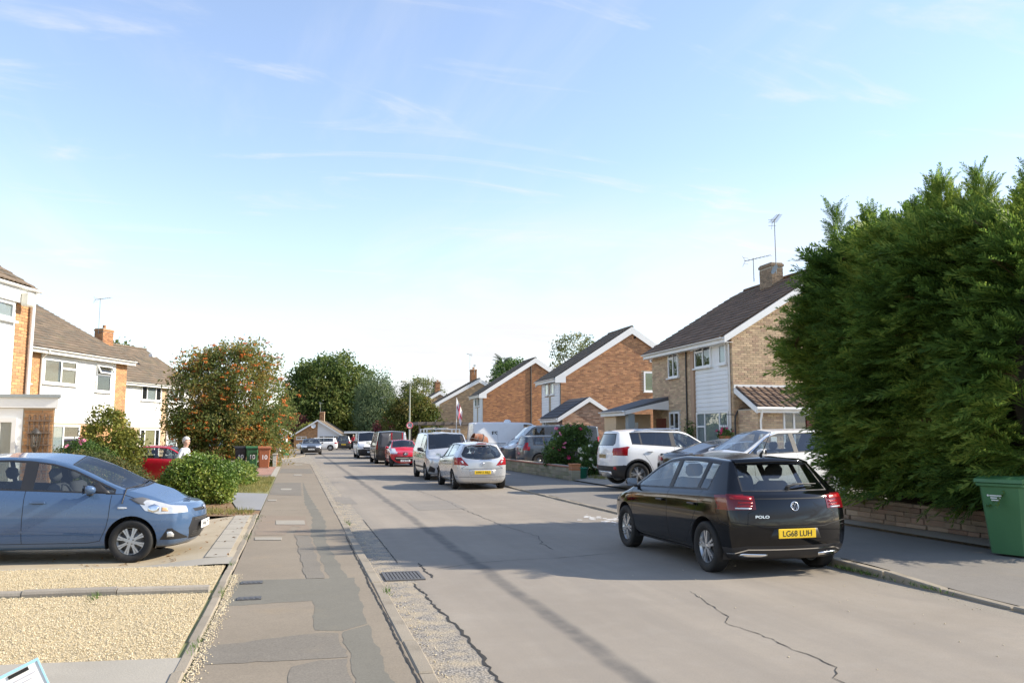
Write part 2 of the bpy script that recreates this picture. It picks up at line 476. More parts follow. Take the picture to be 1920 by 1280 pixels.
ribbon('crack', [(1.75,10.64),(2.36,11.06),(2.84,11.16),(3.56,11.21),(4.05,11.34),(4.53,11.47)], 0.014, 0.0045, M_crack, rd, 0.012, 0.1)
ribbon('crack', [(4.2,8.5),(4.07,7.82),(3.96,7.24),(3.79,6.97),(3.85,6.74),(3.88,6.38),(3.85,6.1),(3.89,5.73),(3.87,5.5),(3.77,5.36),(3.69,5.27),(3.68,5.15),(3.6,4.4)], 0.012, 0.004, M_crack, rd, 0.014)
# ---- pale splash of paint beside the right kerb
sv = []; sf = []
for k in range(46):
    cx, cy, r = 6.15+random.gauss(0, 0.22), 16.1+random.gauss(0, 0.55), random.uniform(0.015, 0.075)
    b0 = len(sv); sv += [(cx+r*math.cos(t)*random.uniform(0.6, 1.3), cy+r*1.6*math.sin(t)*random.uniform(0.6, 1.3), 0.0042+k*0.00002) for t in np.linspace(0, 6.28, 9)[:-1]]; sf.append(tuple(range(b0, b0+8)))
MB().add(sv, sf).obj('paint_splash', mat('splash_white', (0.55,0.54,0.52), 0.9, 0.2), rd, kind='stuff')
for poly in ([(2.75,19.0),(3.9,19.1),(3.95,21.6),(2.8,21.7)], [(4.6,33.2),(3.1,33.0),(3.0,36.4),(4.7,36.2)], [(1.05,21.2),(1.55,21.1),(1.5,23.4),(1.08,23.6)]):
    sheet('asphalt_repair', poly, 0.003, M_repair, rd)
# ---- gully grate
gg = MB(); gg.box(1.07,1.53,9.93,9.97,0.002,0.016); gg.box(1.07,1.53,10.49,10.53,0.002,0.016); gg.box(1.07,1.11,9.97,10.49,0.002,0.016); gg.box(1.49,1.53,9.97,10.49,0.002,0.016)
for k in range(9): gg.box(1.121+k*0.041,1.151+k*0.041,9.97,10.49,0.003,0.013)
gt = gg.obj('drain_grate', M_iron, rd)
MB().box(1.11,1.49,9.97,10.49,0.001,0.0025).obj('drain_pit', M_crack, gt)
# ---- pavements
ZP = 0.06
pl = sheet('pavement_left', [(-0.66,-30),(0.86,-30),(0.86,48.0),(0.72,49.9),(0.34,51.7),(-0.3,52.8),(-0.66,53.1)], ZP, M_pave, None, 0.3, 'structure')
tag(pl, 'patched tarmac pavement along the left of the street')
p2 = sheet('pavement_far', [(-1.75,60.3),(-0.72,62.8),(0.06,66.2),(0.70,71),(0.78,75),(0.78,104),(-1.2,104),(-1.2,68),(-3,62),(-12,60.6),(-12,59.3),(-3.4,59.4)], ZP, M_pave, None, 0.3, 'structure')
for pi_, (nm, poly, m) in enumerate([
    ('tarmac_patch', [(0.31,30.9),(0.27,20.92),(0.38,17.19),(0.30,14.36),(0.42,9.95),(0.63,9.95),(0.56,11.7),(0.51,13.56),(0.61,16.41),(0.52,19.79),(0.40,24.14)], M_patch1),
    ('tarmac_patch', [(-0.57,10.07),(0.71,9.93),(0.65,7.52),(0.42,7.30),(0.2,7.38),(0.22,8.68),(-0.60,8.61)], M_patch1),
    ('tarmac_patch', [(0.43,7.27),(0.655,7.48),(0.68,5.0),(0.70,2),(0.42,2),(0.44,5.78)], M_patch1),
    ('tarmac_patch', [(-0.62,7.03),(0.19,7.27),(0.39,7.24),(0.41,6.44),(0.22,6.44),(-0.6,6.49)], M_patch2),
    ('tarmac_patch', [(0.02,6.29),(0.22,6.39),(0.41,6.40),(0.42,4.5),(-0.02,4.4)], M_patch2),
    ('tarmac_patch', [(-0.6,18.02),(0.25,17.62),(0.29,14.3),(0.02,14.36),(0.12,15.6),(-0.02,15.7),(-0.12,14.4),(-0.6,14.45)], M_patch3),
    ('tarmac_patch', [(-0.62,30),(0.24,30),(0.22,23.5),(-0.62,24.2)], M_patch2),
    ('tarmac_patch', [(-0.6,43),(0.8,42),(0.8,37),(-0.6,38)], M_patch2),
    ('tarmac_patch', [(0.05,14.3),(0.27,14.2),(0.37,9.98),(0.16,9.99)], M_patch2)]):
    q = []
    for a, b in zip(poly, poly[1:]+poly[:1]):
        n = max(1, int(math.hypot(b[0]-a[0], b[1]-a[1])/0.09))
        q += [(a[0]+(b[0]-a[0])*k/n+random.gauss(0, 0.006)+0.012*math.sin(7*(a[1]+(b[1]-a[1])*k/n)), a[1]+(b[1]-a[1])*k/n+random.gauss(0, 0.008)) for k in range(n)]
    o = sheet(nm, q, ZP+0.0012+0.0004*pi_, m, pl)
for c in [[(-0.31,16.82),(0.22,16.68),(0.23,15.9),(-0.29,16.04)], [(-0.57,14.13),(-0.15,14.02),(-0.16,13.68),(-0.56,13.79)], [(-0.37,26.83),(-0.05,26.75),(-0.07,25.87),(-0.37,25.94)], [(0,36.34),(0.32,36.26),(0.31,35.11),(0,35.19)], [(-0.62,22.29),(-0.4,22.22),(-0.41,21.8),(-0.61,21.85)], [(0.01,48.93),(0.46,48.81),(0.45,47.32),(-0.02,47.44)]]:
    sheet('utility_cover', c, ZP+0.010, mat('cover_concrete', (0.30,0.272,0.222), 0.85, 0.14, 4, 60, 0.3), pl, 0.012)
for c in [(-0.53,9.78), (-0.51,8.85)]:
    q = MB(); q.box(c[0],c[0]+0.23,c[1],c[1]+0.15,ZP,ZP+0.012)
    for k in range(4): q.box(c[0]+0.02+k*0.052,c[0]+0.05+k*0.052,c[1]+0.02,c[1]+0.13,ZP+0.012,ZP+0.016)
    q.obj('meter_lid', M_iron, pl)
ribbon('pavement_crack', [(0.845,14),(0.84,12.69),(0.845,9.97),(0.83,9.45),(0.842,8.04),(0.835,6.63),(0.84,5)], 0.02, ZP+0.005, M_crack, pl, 0.006)
ribbon('pavement_crack', [(-0.5,19.2),(0,19.0),(0.4,19.15),(0.84,18.9)], 0.02, ZP+0.006, M_crack, pl, 0.02)
# ---- kerbs, stone by stone
def kerb(name, path, z_of, width, label):
    k = thing(name, None, None); tag(k, label, kind='structure')
    ln = 0.915
    st = MB().cbox(-0.004+0.008, ln-0.008, -width/2, width/2, -0.25, 0.0, 0.012).mesh('kerb_stone', M_kerb)
    pts = [np.array(p, float) for p in path]; seg = [np.linalg.norm(b-a) for a, b in zip(pts, pts[1:])]; tot = sum(seg)
    def at(s):
        for (a, b, l) in zip(pts, pts[1:], seg):
            if s <= l: return a+(b-a)*s/l
            s -= l
        return pts[-1]
    for i in range(int(tot/ln)):
        a, b = at(i*ln), at((i+1)*ln)
        z0, z1 = z_of(a[1]), z_of(b[1])
        d = b-a
        o = link('kerb_stone', st, k, (a[0]+random.uniform(-.006,.006), a[1], z0+random.uniform(-.006,.006)), (0, -math.atan2(z1-z0, ln), math.atan2(d[1], d[0])+random.uniform(-.008,.008)))
kerb('kerb_left', [(0.92,-6),(0.92,48),(0.77,49.95),(0.38,51.8),(-0.3,52.9),(-0.9,53.35),(-3,53.6)], lambda y: 0.066, 0.12, 'low concrete kerb along the left pavement')
kerb('kerb_far', [(-4,59.3),(-1.7,60.2),(-0.65,62.7),(0.13,66.1),(0.77,71),(0.84,75),(0.84,100)], lambda y: 0.07, 0.12, 'pale kerb past the side road')
kz = lambda y: 0.035+0.075*smooth01(7.2, 9.2, y)*(1-smooth01(14.2, 15.8, y))+0.03*smooth01(26, 28, y)
kerb('kerb_right', [(6.81,-6),(6.81,100)], kz, 0.12, 'concrete kerb along the right side, dropped at driveways')
pr = grid_sheet('pavement_right', 6.87, 9.6, -30, 104, 6, 268, lambda x, y: kz(y)*(1-smooth01(6.87, 8.2, x))+0.08*smooth01(6.87, 8.2, x), tarmac('pavement_tarmac_right', (0.205,0.188,0.165)), None, 'structure')
tag(pr, 'grey tarmac pavement along the right of the street')
# ---- land to either side
gl = grid_sheet('ground_left', -60, -0.66, -30, 53.2, 60, 84, lambda x, y: zleft(x, y)-0.012-(0.16 if 11 < y < 19 else 0), M_lawn, None, 'structure')
tag(gl, 'front gardens and drives on the left')
grt = grid_sheet('ground_right', 9.6, 70, -30, 104, 50, 134, lambda x, y: zright(x), tarmac('forecourt', (0.30,0.27,0.225)), None, 'structure')
tag(grt, 'pale driveways and forecourts on the right')
# ---- gravel plot, edgings and the concrete drive (all turned about five degrees from the street)
A5 = R(-5.6)
def drv(u, v):      # u: metres left of the pavement edge, v: metres along at the edge
    return (-0.72-u*math.cos(A5), v-u*math.sin(A5))
def strip(v0, v1, u0, u1): return [drv(u0, v0), drv(u0, v1), drv(u1, v1), drv(u1, v0)]
bed = sheet('gravel_bed', strip(6.72, 9.40, 0.08, 12), 0.052, M_bed, None, kind='structure')
bed2 = sheet('gravel_bed', strip(9.56, 11.30, 0.08, 12), 0.052, M_bed, None, kind='structure')
sheet('concrete_apron', strip(2.0, 6.72, 0.0, 12), 0.064, M_conc, None, 0.1, kind='structure')
def ribbed():
    m, nt = _nt('ribbed_concrete'); b = NB(nt)
    out = b.n('ShaderNodeOutputMaterial'); P = b.n('ShaderNodeBsdfPrincipled')
    tc = b.n('ShaderNodeTexCoord'); v = tc.outputs['Object']
    mp = b.n('ShaderNodeMapping', {0: v}); mp.inputs['Rotation'].default_value = (0, 0, A5)
    w = b.n('ShaderNodeTexWave', {'Vector': mp.outputs[0], 'Scale': 4.2, 'Distortion': 1.2, 'Detail': 3.0}, bands_direction='Y')
    n1 = b.noise(v, 1.1, 5, 0.6); n2 = b.noise(v, 90, 3)
    c = b.mix(b.rng(n1, 0.35, 0.7), (0.40,0.325,0.215), (0.475,0.405,0.29))
    c = b.mix(b.rng(b.noise(v, 0.7, 4), 0.5, 0.7, 0, 0.4), c, (0.31,0.25,0.17))
    hs = b.n('ShaderNodeHueSaturation', {'Color': c, 'Value': b.math('ADD', 0.86, b.math('ADD', b.math('MULTIPLY', w.outputs[0], 0.16), b.math('MULTIPLY', b.math('SUBTRACT', n2, 0.5), 0.3)))})
    b.L.new(hs.outputs[0], P.inputs['Base Color']); P.inputs['Roughness'].default_value = 0.9
    bp = b.n('ShaderNodeBump', {'Strength': 0.5, 'Distance': 0.012, 'Height': b.math('ADD', w.outputs[0], b.math('MULTIPLY', n2, 0.5))})
    b.L.new(bp.outputs[0], P.inputs['Normal']); b.L.new(P.outputs[0], out.inputs[0])
    return m
zdrv = lambda x, y: 0.07-0.10*smooth01(-0.9, -2.0, x)
def drive_grid(name, v0, v1, u0, u1, dz, m, parent=None, kind=None):
    mb = MB(); nu = 28; vs = []
    for i in range(nu+1):
        u = u0+(u1-u0)*(i/nu)**1.6
        for v in (v0, v1):
            x, y = drv(u, v); vs.append((x, y, zdrv(x, y)+dz))
    mb.add(vs, [(2*i, 2*i+1, 2*i+3, 2*i+2) for i in range(nu)], 0, None, True)
    return mb.obj(name, m, parent, kind=kind)
drive = drive_grid('concrete_drive', 11.95, 18.0, 0.03, 14, 0.0, ribbed(), None, 'structure')
tag(drive, 'ribbed sandy concrete drive under the blue car')
drive_grid('smooth_edge', 11.32, 11.94, 0.03, 14, 0.002, M_conc, drive)
for i in range(7): sheet('edge_slab', strip(11.97+i*0.86, 12.80+i*0.86, 0.11, 0.40), 0.0745, M_conc, drive, 0.05)
# concrete edging stones between the plots and the pavement, and the round-topped edging across the gravel
ek = thing('edging', None, None); tag(ek, 'narrow concrete edging beside the gravel', kind='structure')
es = MB().cbox(-0.045, 0.045, 0.004, 0.906, -0.2, 0.0, 0.012).mesh('edging_stone', M_kerb)
for i in range(14): link('edging_stone', es, ek, (-0.725+random.uniform(-.008,.008), 5.4+i*0.91, 0.074+random.uniform(-.006,.006)), (0,0,random.uniform(-.01,.01)))
tk = MB()
prof = [(-0.06,-0.12),(0.06,-0.12),(0.06,0.02),(0.045,0.045),(0.015,0.058),(-0.015,0.058),(-0.045,0.045),(-0.06,0.02)]
tk.prism([(p[0], p[1]) for p in prof], 0, 0.006, 0.906)
tm = tk.mesh('edging_stone', mat('edging_grey', (0.30,0.265,0.215), 0.85, 0.2, 5, 60, 0.4, rnd=0.1))
for i in range(8):
    x, y = drv(0.10+(i+1)*0.91, 9.48); link('edging_stone', tm, ek, (x, y, 0.062), (random.uniform(-.02,.02), random.uniform(-.012,.012), A5))
sheet('grey_slab', [(-1.15,19.3),(-0.68,19.2),(-0.68,24.4),(-1.86,25.3)], 0.075, mat('slab_grey', (0.25,0.25,0.25), 0.85, 0.1, 2, 60, 0.3), None, 0.08, kind='structure')
sheet('leaf_litter', [(-0.68,18.0),(-0.68,19.2),(-1.15,19.3),(-1.9,25),(-6,25.5),(-6,18.6),(-1.8,18.2)], 0.056, mat('litter', (0.22,0.14,0.075), 0.95, 0.4, 5, 40, 1.0), None, kind='structure')
# block paving by the bins
bp_ = sheet('paving_bed', [(-0.70,34.2),(-0.70,45.4),(-3.6,45.4),(-3.6,36.5)], 0.050, mat('paving_sand', (0.22,0.17,0.13), 0.95), None, kind='structure')
tag(bp_, 'red block paving where the wheelie bins stand')
blk = MB().cbox(0.004,0.196,0.004,0.096,-0.05,0.0,0.006); bv = np.array(blk.v); 
M_block = mat('paving_block', (0.36,0.19,0.135), 0.85, 0.12, 3, 60, 0.2, rnd=0.16, rnd2=(0.30,0.20,0.16))
bm_ = blk.mesh('paving_block', M_block); T = []
for j in range(int(9.0/0.1)):
    for i in range(14):
        x = -0.72-0.2*(i+1)+(0.1 if j % 2 else 0); y = 36.4+j*0.1
        if x > -0.92: continue
        Mx = Matrix.Translation((x, y, 0.072+random.uniform(-.002,.002)))
        T.append((y, Mx))
T.sort(key=lambda t: t[0])
for y, Mx in T[:240]: link('paving_block', bm_, bp_, Mx.translation)
q = blk.mesh('t', M_block); tv = np.array([v.co for v in q.vertices]); tf = np.array([[*p.vertices] if len(p.vertices) == 4 else [*p.vertices, p.vertices[2]] for p in q.polygons]); bpy.data.meshes.remove(q)
link('paving_blocks', stamp('paving_blocks', (tv, tf), [np.array(Mx) for _, Mx in T[240:]], M_block), bp_, kind='stuff')
sheet('edge_slab', [(-0.68,34.2),(-0.68,45.4),(-0.90,45.4),(-0.90,34.2)], 0.078, M_conc, bp_, 0.06)
# ================================================================ houses
M_wht = mat('white_upvc', (0.80,0.80,0.78), 0.4, 0.03, 2, 20, dirt=0.12, dirtcol=(0.55,0.53,0.47))
M_board = mat('white_boards', (0.78,0.78,0.76), 0.5, 0.04, 2, 20, rnd=0.03, dirt=0.15, dirtcol=(0.55,0.53,0.47))
M_mortar = mat('mortar', (0.40,0.36,0.29), 0.95, 0.12, 3, 60)
M_mortar_o = mat('mortar_orange', (0.42,0.34,0.24), 0.95, 0.12, 3, 60)
M_buff = mat('brick_buff', (0.58,0.43,0.265), 0.9, 0.12, 5, 50, 0.3, rnd=0.20, rnd2=(0.45,0.30,0.20))
M_orng = mat('brick_orange', (0.42,0.20,0.085), 0.9, 0.14, 5, 50, 0.3, rnd=0.24, rnd2=(0.24,0.105,0.055))
M_orng2 = mat('brick_tan', (0.50,0.27,0.12), 0.9, 0.14, 5, 50, 0.3, rnd=0.22, rnd2=(0.37,0.20,0.10))
M_red_br = mat('brick_redbrown', (0.48,0.245,0.118), 0.9, 0.14, 5, 50, 0.3, rnd=0.24, rnd2=(0.29,0.135,0.072))
M_tile = mat('roof_tile_brown', (0.185,0.137,0.094), 0.9, 0.2, 2.5, 40, 0.4, rnd=0.16, rnd2=(0.125,0.105,0.078), dirt=0.35, dirtcol=(0.19,0.165,0.095))
M_tile2 = mat('roof_tile_mossy', (0.185,0.118,0.078), 0.95, 0.3, 4, 30, 0.8, rnd=0.25, rnd2=(0.135,0.095,0.066), dirt=0.55, dirtcol=(0.16,0.15,0.055))
M_tile3 = mat('roof_tile_porch', (0.19,0.125,0.085), 0.9, 0.2, 4, 40, 0.4, rnd=0.2, rnd2=(0.13,0.085,0.06))
M_slate = mat('felt_grey', (0.10,0.10,0.105), 0.85, 0.2, 2, 30, 0.3)
M_dark = mat('room_shade', (0.035,0.032,0.03), 0.9, 0.1)
M_net = mat('net_curtain', (0.55,0.58,0.58), 0.9, 0.08, 3, 30)
M_cream = mat('cream_blind', (0.62,0.52,0.28), 0.8, 0.05)
M_blind = mat('wood_blind', (0.30,0.20,0.09), 0.7, 0.1)
M_green = mat('green_curtain', (0.30,0.34,0.05), 0.85, 0.15, 6, 30)
M_pane = glass_mat('window_glass', (0.80,0.83,0.83), 1.52, 0.0, 1.0)
M_redwood = mat('red_door', (0.16,0.035,0.02), 0.45, 0.1)
M_pipe_d = mat('dark_pipe', (0.05,0.045,0.04), 0.5)
M_lead = mat('lead', (0.30,0.33,0.33), 0.6, 0.1)
FRONT = Matrix.Identity(4)                                   # u = x, n = y, z
def gable_frame(x, y0=0.0):                                  # plane facing local -x: u = -y (into the house), n = -x
    return Matrix(((0,-1,0,x),(-1,0,0,y0),(0,0,1,0),(0,0,0,1)))
def put(o, F):
    o.matrix_local = F
    return o
def tmpl(mb):
    me = mb.mesh('t', []) if False else None
    bm = bmesh.new(); vs = [bm.verts.new(v) for v in mb.v]
    for f in mb.f:
        try: bm.faces.new([vs[i] for i in f])
        except ValueError: pass
    bmesh.ops.recalc_face_normals(bm, faces=bm.faces); bmesh.ops.triangulate(bm, faces=bm.faces)
    bm.verts.index_update()
    V = np.array([v.co for v in bm.verts]); F = np.array([[v.index for v in f.verts] for f in bm.faces]); bm.free()
    return V, F
def pieces(parent, name, plural, tm, m, T, nparts, key=None):
    """T: local 4x4 matrices. The nparts nearest the camera are objects, the rest one mesh of kind stuff"""
    PM = parent_world(parent)
    if nparts:
        d = [((PM @ t).translation-Vector(CAM)).length for t in T]
        order = np.argsort(d)
        me = np_mesh(name, tm[0], tm[1], m)
        for i in order[:nparts]:
            o = bpy.data.objects.new(name, me); COL.objects.link(o); o.parent = parent; o.matrix_local = T[i]
        rest = [T[i] for i in order[nparts:]]
    else: rest = T
    if rest:
        o = link(plural, stamp(plural, tm, [np.array(t) for t in rest], m), parent, kind='stuff')
def parent_world(o):
    Mx = Matrix.LocRotScale(o.location, o.rotation_euler, o.scale)
    return parent_world(o.parent) @ Mx if o.parent else Mx
_brick = tmpl(MB().add([(0.005,0,0.005),(0.220,0,0.005),(0.220,0,0.070),(0.005,0,0.070),(0.007,0.012,0.007),(0.218,0.012,0.007),(0.218,0.012,0.068),(0.007,0.012,0.068)], [(4,5,6,7),(0,1,5,4),(1,2,6,5),(2,3,7,6),(3,0,4,7)]))
def bricks(parent, F, u0, u1, z0, z1, m, top=None, holes=(), nparts=0, n0=0.0):
    T = []; row = 0; z = z0
    while z+0.07 <= z1+0.002:
        u = u0-(0.1125 if row % 2 else 0)
        while u < u1-0.02:
            a, b = max(u, u0), min(u+0.225, u1)
            c = (a+b)/2
            ok = b-a > 0.04 and (top is None or (z+0.06 < top(a) and z+0.06 < top(b)))
            if ok:
                for h in holes:
                    if h[0]-0.02 < c < h[1]+0.02 and h[2]-0.03 < z+0.037 < h[3]+0.03: ok = False; break
            if ok:
                S = Matrix.Diagonal(((b-a)/0.225, random.uniform(0.7, 1.15), 1, 1))
                T.append(F @ Matrix.Translation((a, n0, z)) @ S)
            u += 0.225
        z += 0.075; row += 1
    pieces(parent, 'brick', 'bricks', _brick, m, T, nparts)
def tile_tmpl(w, l, kind):
    n = 9; vs = []; mb = MB()
    def hgt(t):
        if kind == 'roll': return 0.035*max(0, math.sin(t*math.pi*2))**1.0+0.008*math.sin(t*math.pi*4)
        if kind == 'double': return 0.022*abs(math.sin(t*math.pi*2))
        return 0.010*math.exp(-((t-0.9)/0.07)**2)+0.006*math.exp(-((t-0.45)/0.06)**2)
    for v, lift in ((0, 0.034), (l*1.12, 0.006)):
        for i in range(n):
            t = i/(n-1); vs.append((t*w*1.01, v, lift+hgt(t)))
    for i in range(n):
        t = i/(n-1); vs.append((t*w*1.01, 0.002, 0.010+hgt(t)*0.9))
    fs = [(i, i+1, n+i+1, n+i) for i in range(n-1)]+[(2*n+i, 2*n+i+1, i+1, i) for i in range(n-1)]
    mb.add(vs, fs)
    return tmpl(mb)
_tiles = {k: tile_tmpl(*a) for k, a in {'flat': (0.30, 0.32, 'flat'), 'roll': (0.26, 0.30, 'roll'), 'double': (0.34, 0.33, 'double')}.items()}
_tdim = {'flat': (0.30, 0.32), 'roll': (0.26, 0.30), 'double': (0.34, 0.33)}
def tile_slope(parent, F, ulen, vlen, kind, m, nparts=0):
    """F maps (u along eave, v up the slope, n)"""
    w, l = _tdim[kind]; T = []
    nv = int(vlen/l); nu = int(ulen/w)
    for j in range(nv):
        for i in range(nu):
            T.append(F @ Matrix.Translation(((i+0)*w+random.uniform(-.004,.004), j*l+random.uniform(-.006,.006), random.uniform(0,.006))) @ Matrix.Rotation(random.uniform(-.008,.008), 4, 'Z'))
    pieces(parent, 'roof_tile', 'roof_tiles', _tiles[kind], m, T, nparts)
def slope_frame(x0, y0, z0, y1, z1, flip=False):
    """u along +x from x0 (or -x when flip), v from the eave (y0,z0) to the ridge (y1,z1)"""
    v = Vector((0, y1-y0, z1-z0)).normalized(); u = Vector((-1 if not flip else 1, 0, 0))
    n = u.cross(v)
    if n.z < 0: u = -u; n = -n
    M = Matrix.Identity(4)
    for i in range(3): M[i][0], M[i][1], M[i][2] = u[i], v[i], n[i]
    M[0][3], M[1][3], M[2][3] = x0, y0, z0
    return M, u
def window(parent, F, u0, u1, z0, z1, cols=(0.5,), trans=(), back=None, fw=0.065, sill=True, proud=0.06, openl=(), curtain=None, name='window', fm=None):
    """white framed window standing proud of plane F. cols: mullion fractions; trans: (column, fraction from the bottom) rails"""
    m = fm or M_wht; mb = MB(); p = proud
    mb.box(u0, u1, 0.0, p, z0, z0+fw); mb.box(u0, u1, 0.0, p, z1-fw, z1); mb.box(u0, u0+fw, 0.0, p-0.001, z0+fw, z1-fw); mb.box(u1-fw, u1, 0.0, p-0.001, z0+fw, z1-fw)
    es = [u0]+[u0+(u1-u0)*c for c in cols]+[u1]
    for e in es[1:-1]: mb.box(e-fw/2, e+fw/2, 0.0, p-0.002, z0+fw, z1-fw)
    for c, t in trans:
        z = z0+(z1-z0)*t; mb.box(es[c]+fw/2, es[c+1]-fw/2, 0.0, p-0.003, z-fw/2, z+fw/2)
    w = put(mb.obj(name, m, parent), F)
    bk = MB().box(u0+0.01, u1-0.01, 0.002, 0.006, z0+0.01, z1-0.01).obj('dark_backing', M_dark, w)  # thin dark sheet on the wall, painted in place of an unlit interior
    if curtain:
        for (a, b, cm) in curtain:
            ca, cb = u0+(u1-u0)*a, u0+(u1-u0)*b; q = MB(); n = max(4, int((cb-ca)/0.05)); vs = []
            for i in range(n+1):
                u = ca+(cb-ca)*i/n; y = 0.016+0.007*math.sin(i*2.3)
                vs += [(u, y, z0+fw*0.6), (u, y, z1-fw*0.6)]
            q.add(vs, [(2*i, 2*i+2, 2*i+3, 2*i+1) for i in range(n)], 0, None, True); q.obj('curtain', cm, w)
    for k in range(len(es)-1):
        ts = sorted([t for c, t in trans if c == k]); zs = [z0]+[z0+(z1-z0)*t for t in ts]+[z1]
        for j in range(len(zs)-1):
            a, b, c, d = es[k]+fw*0.5, es[k+1]-fw*0.5, zs[j]+fw*0.4, zs[j+1]-fw*0.4
            if (k, j) in openl:      # top-hung light pushed open
                fr = MB(); fr.box(a-0.02,b+0.02,-0.02,0.02,c-d,c-d+0.05); fr.box(a-0.02,b+0.02,-0.02,0.02,-0.05,0); fr.box(a-0.02,a+0.03,-0.02,0.02,c-d+0.05,-0.05); fr.box(b-0.03,b+0.02,-0.02,0.02,c-d+0.05,-0.05)
                o = fr.obj('casement', m, w); o.location = (0, p+0.01, d); o.rotation_euler = (R(28), 0, 0)
                MB().box(a+0.02,b-0.02,-0.004,0.004,c-d+0.05,-0.05).obj('pane', M_pane, o)
            else:
                MB().box(a, b, p*0.52, p*0.52+0.006, c, d).obj('pane', M_pane, w)
    if sill: MB().box(u0-0.05, u1+0.05, -0.0, p+0.07, z0-0.05, z0-0.004).obj('sill', m, w)
    return w
def boards(parent, F, u0, u1, z0, z1, step=0.15, holes=(), n0=0.006, m=None):
    """horizontal shiplap boards, split around openings"""
    z = z0
    cache = {}
    while z < z1-0.03:
        zt = min(z+step, z1); spans = [(u0, u1)]
        for h in holes:
            if h[2] < (z+zt)/2 < h[3]:
                ns = []
                for a, b in spans:
                    if h[1] <= a or h[0] >= b: ns.append((a, b)); continue
                    if h[0] > a+0.02: ns.append((a, h[0]))
                    if h[1] < b-0.02: ns.append((h[1], b))
                spans = ns
        for a, b in spans:
            key = (round(b-a, 3), round(zt-z, 3))
            if key not in cache:
                q = MB(); L = b-a; hh = zt-z-0.006
                q.add([(0,0,0),(L,0,0),(L,0,hh),(0,0,hh),(0,0.026,0.0),(L,0.026,0.0),(L,0.010,hh),(0,0.010,hh)], [(4,5,6,7),(0,1,5,4),(1,2,6,5),(2,3,7,6),(3,0,4,7)])
                cache[key] = q.mesh('board', m or M_board)
            put(link('board', cache[key], parent), F @ Matrix.Translation((a, n0, z)))
        z += step
def pipe(parent, pts, r=0.035, m=None, name='downpipe'):
    return MB().tube(pts, r, 8).obj(name, m or M_wht, parent)
def gutter(parent, x0, x1, y, z, m=None):
    mb = MB(); n = 7; pr = [(0.055*math.cos(t), 0.055*math.sin(t)) for t in np.linspace(math.pi, 2*math.pi, n)]
    pr = pr+[(p[0]*0.86, p[1]*0.86+0.002) for p in pr[::-1]]
    mb.prism([(y+a, z+b) for a, b in pr], 0, x0, x1)
    return mb.obj('gutter', m or M_wht, parent)
def gable_house(name, label, loc, rotz, x0, x1, D, ze, zr, wallm, tile, tilem, over=0.34, gov=0.12, ridge_m=None, bb=0.24, nparts=0, ends=(True, True), group=None, cat='house', zb=-0.6, front_tiles=True, back_tiles=False):
    """two-storey house with gables at x0 and x1, front wall at y=0, depth D behind it"""
    h = thing(name, label, cat, loc, rotz, group)
    yr = -D/2; sl = (zr-ze)/(D/2)
    q = MB(); q.prism([(0, zb),(0, ze-0.02),(yr, zr-0.05),(-D, ze-0.02),(-D, zb)], 0, x0, x1); q.obj('wall', wallm, h)
    X0, X1 = x0-gov, x1+gov
    ey, ez = over, ze-sl*over
    deck = MB(); t = 0.07
    deck.prism([(ey, ez),(yr, zr),(-D-over, ez),(-D-over, ez-t),(yr, zr-t*1.3),(ey, ez-t)], 0, X0, X1)
    rf = deck.obj('roof', tilem, h)
    sl_len = math.hypot(yr-ey, zr-ez)
    if front_tiles:
        F, u = slope_frame(X1 if True else X0, ey+0.05, ez+0.004-sl*0.05, yr, zr+0.004)
        if u.x > 0: F[0][3] = X0
        tile_slope(rf, F, X1-X0, sl_len+0.02, tile, tilem, nparts)
    if back_tiles:
        F, u = slope_frame(X1, -D-over-0.05, ez+0.004-sl*0.05, yr, zr+0.004, True)
        F[0][3] = X0 if u.x > 0 else X1
        tile_slope(rf, F, X1-X0, sl_len+0.02, tile, tilem, 0)
    # ridge tiles
    rt = MB(); rt.prism([(-0.11,-0.045),(-0.10,0.02),(-0.05,0.055),(0,0.065),(0.05,0.055),(0.10,0.02),(0.11,-0.045)], 0, 0.006, 0.444); rm = rt.mesh('ridge_tile', ridge_m or tilem)
    for i in range(int((X1-X0)/0.45)): link('ridge_tile', rm, rf, (X0+i*0.45, yr, zr+0.015+random.uniform(-.006,.006)))
    # bargeboards and fascias
    for k, X, s in ((0, X0, -1), (1, X1, 1)):
        if not ends[k]: continue
        for (ya, yb) in ((ey, yr), (-D-over, yr)):
            a = MB(); a.prism([(ya, ez-0.01),(yb, zr-0.012),(yb, zr-0.012-bb*1.18),(ya, ez-0.01-bb*0.95)], 0, X-(0.025 if s < 0 else -0.002), X+(0.002 if s > 0 else 0.0)+(0.023 if s > 0 else 0)); a.obj('bargeboard', M_wht, h)
    f = MB(); f.box(X0+0.02, X1-0.02, ey-0.028, ey-0.002, ez-0.22, ez-0.055); f.box(X0+0.02, X1-0.02, 0.003, ey-0.028, ez-0.215, ez-0.20); f.obj('fascia', M_wht, h)
    gutter(h, X0, X1, ey+0.058, ez-0.05)
    return h
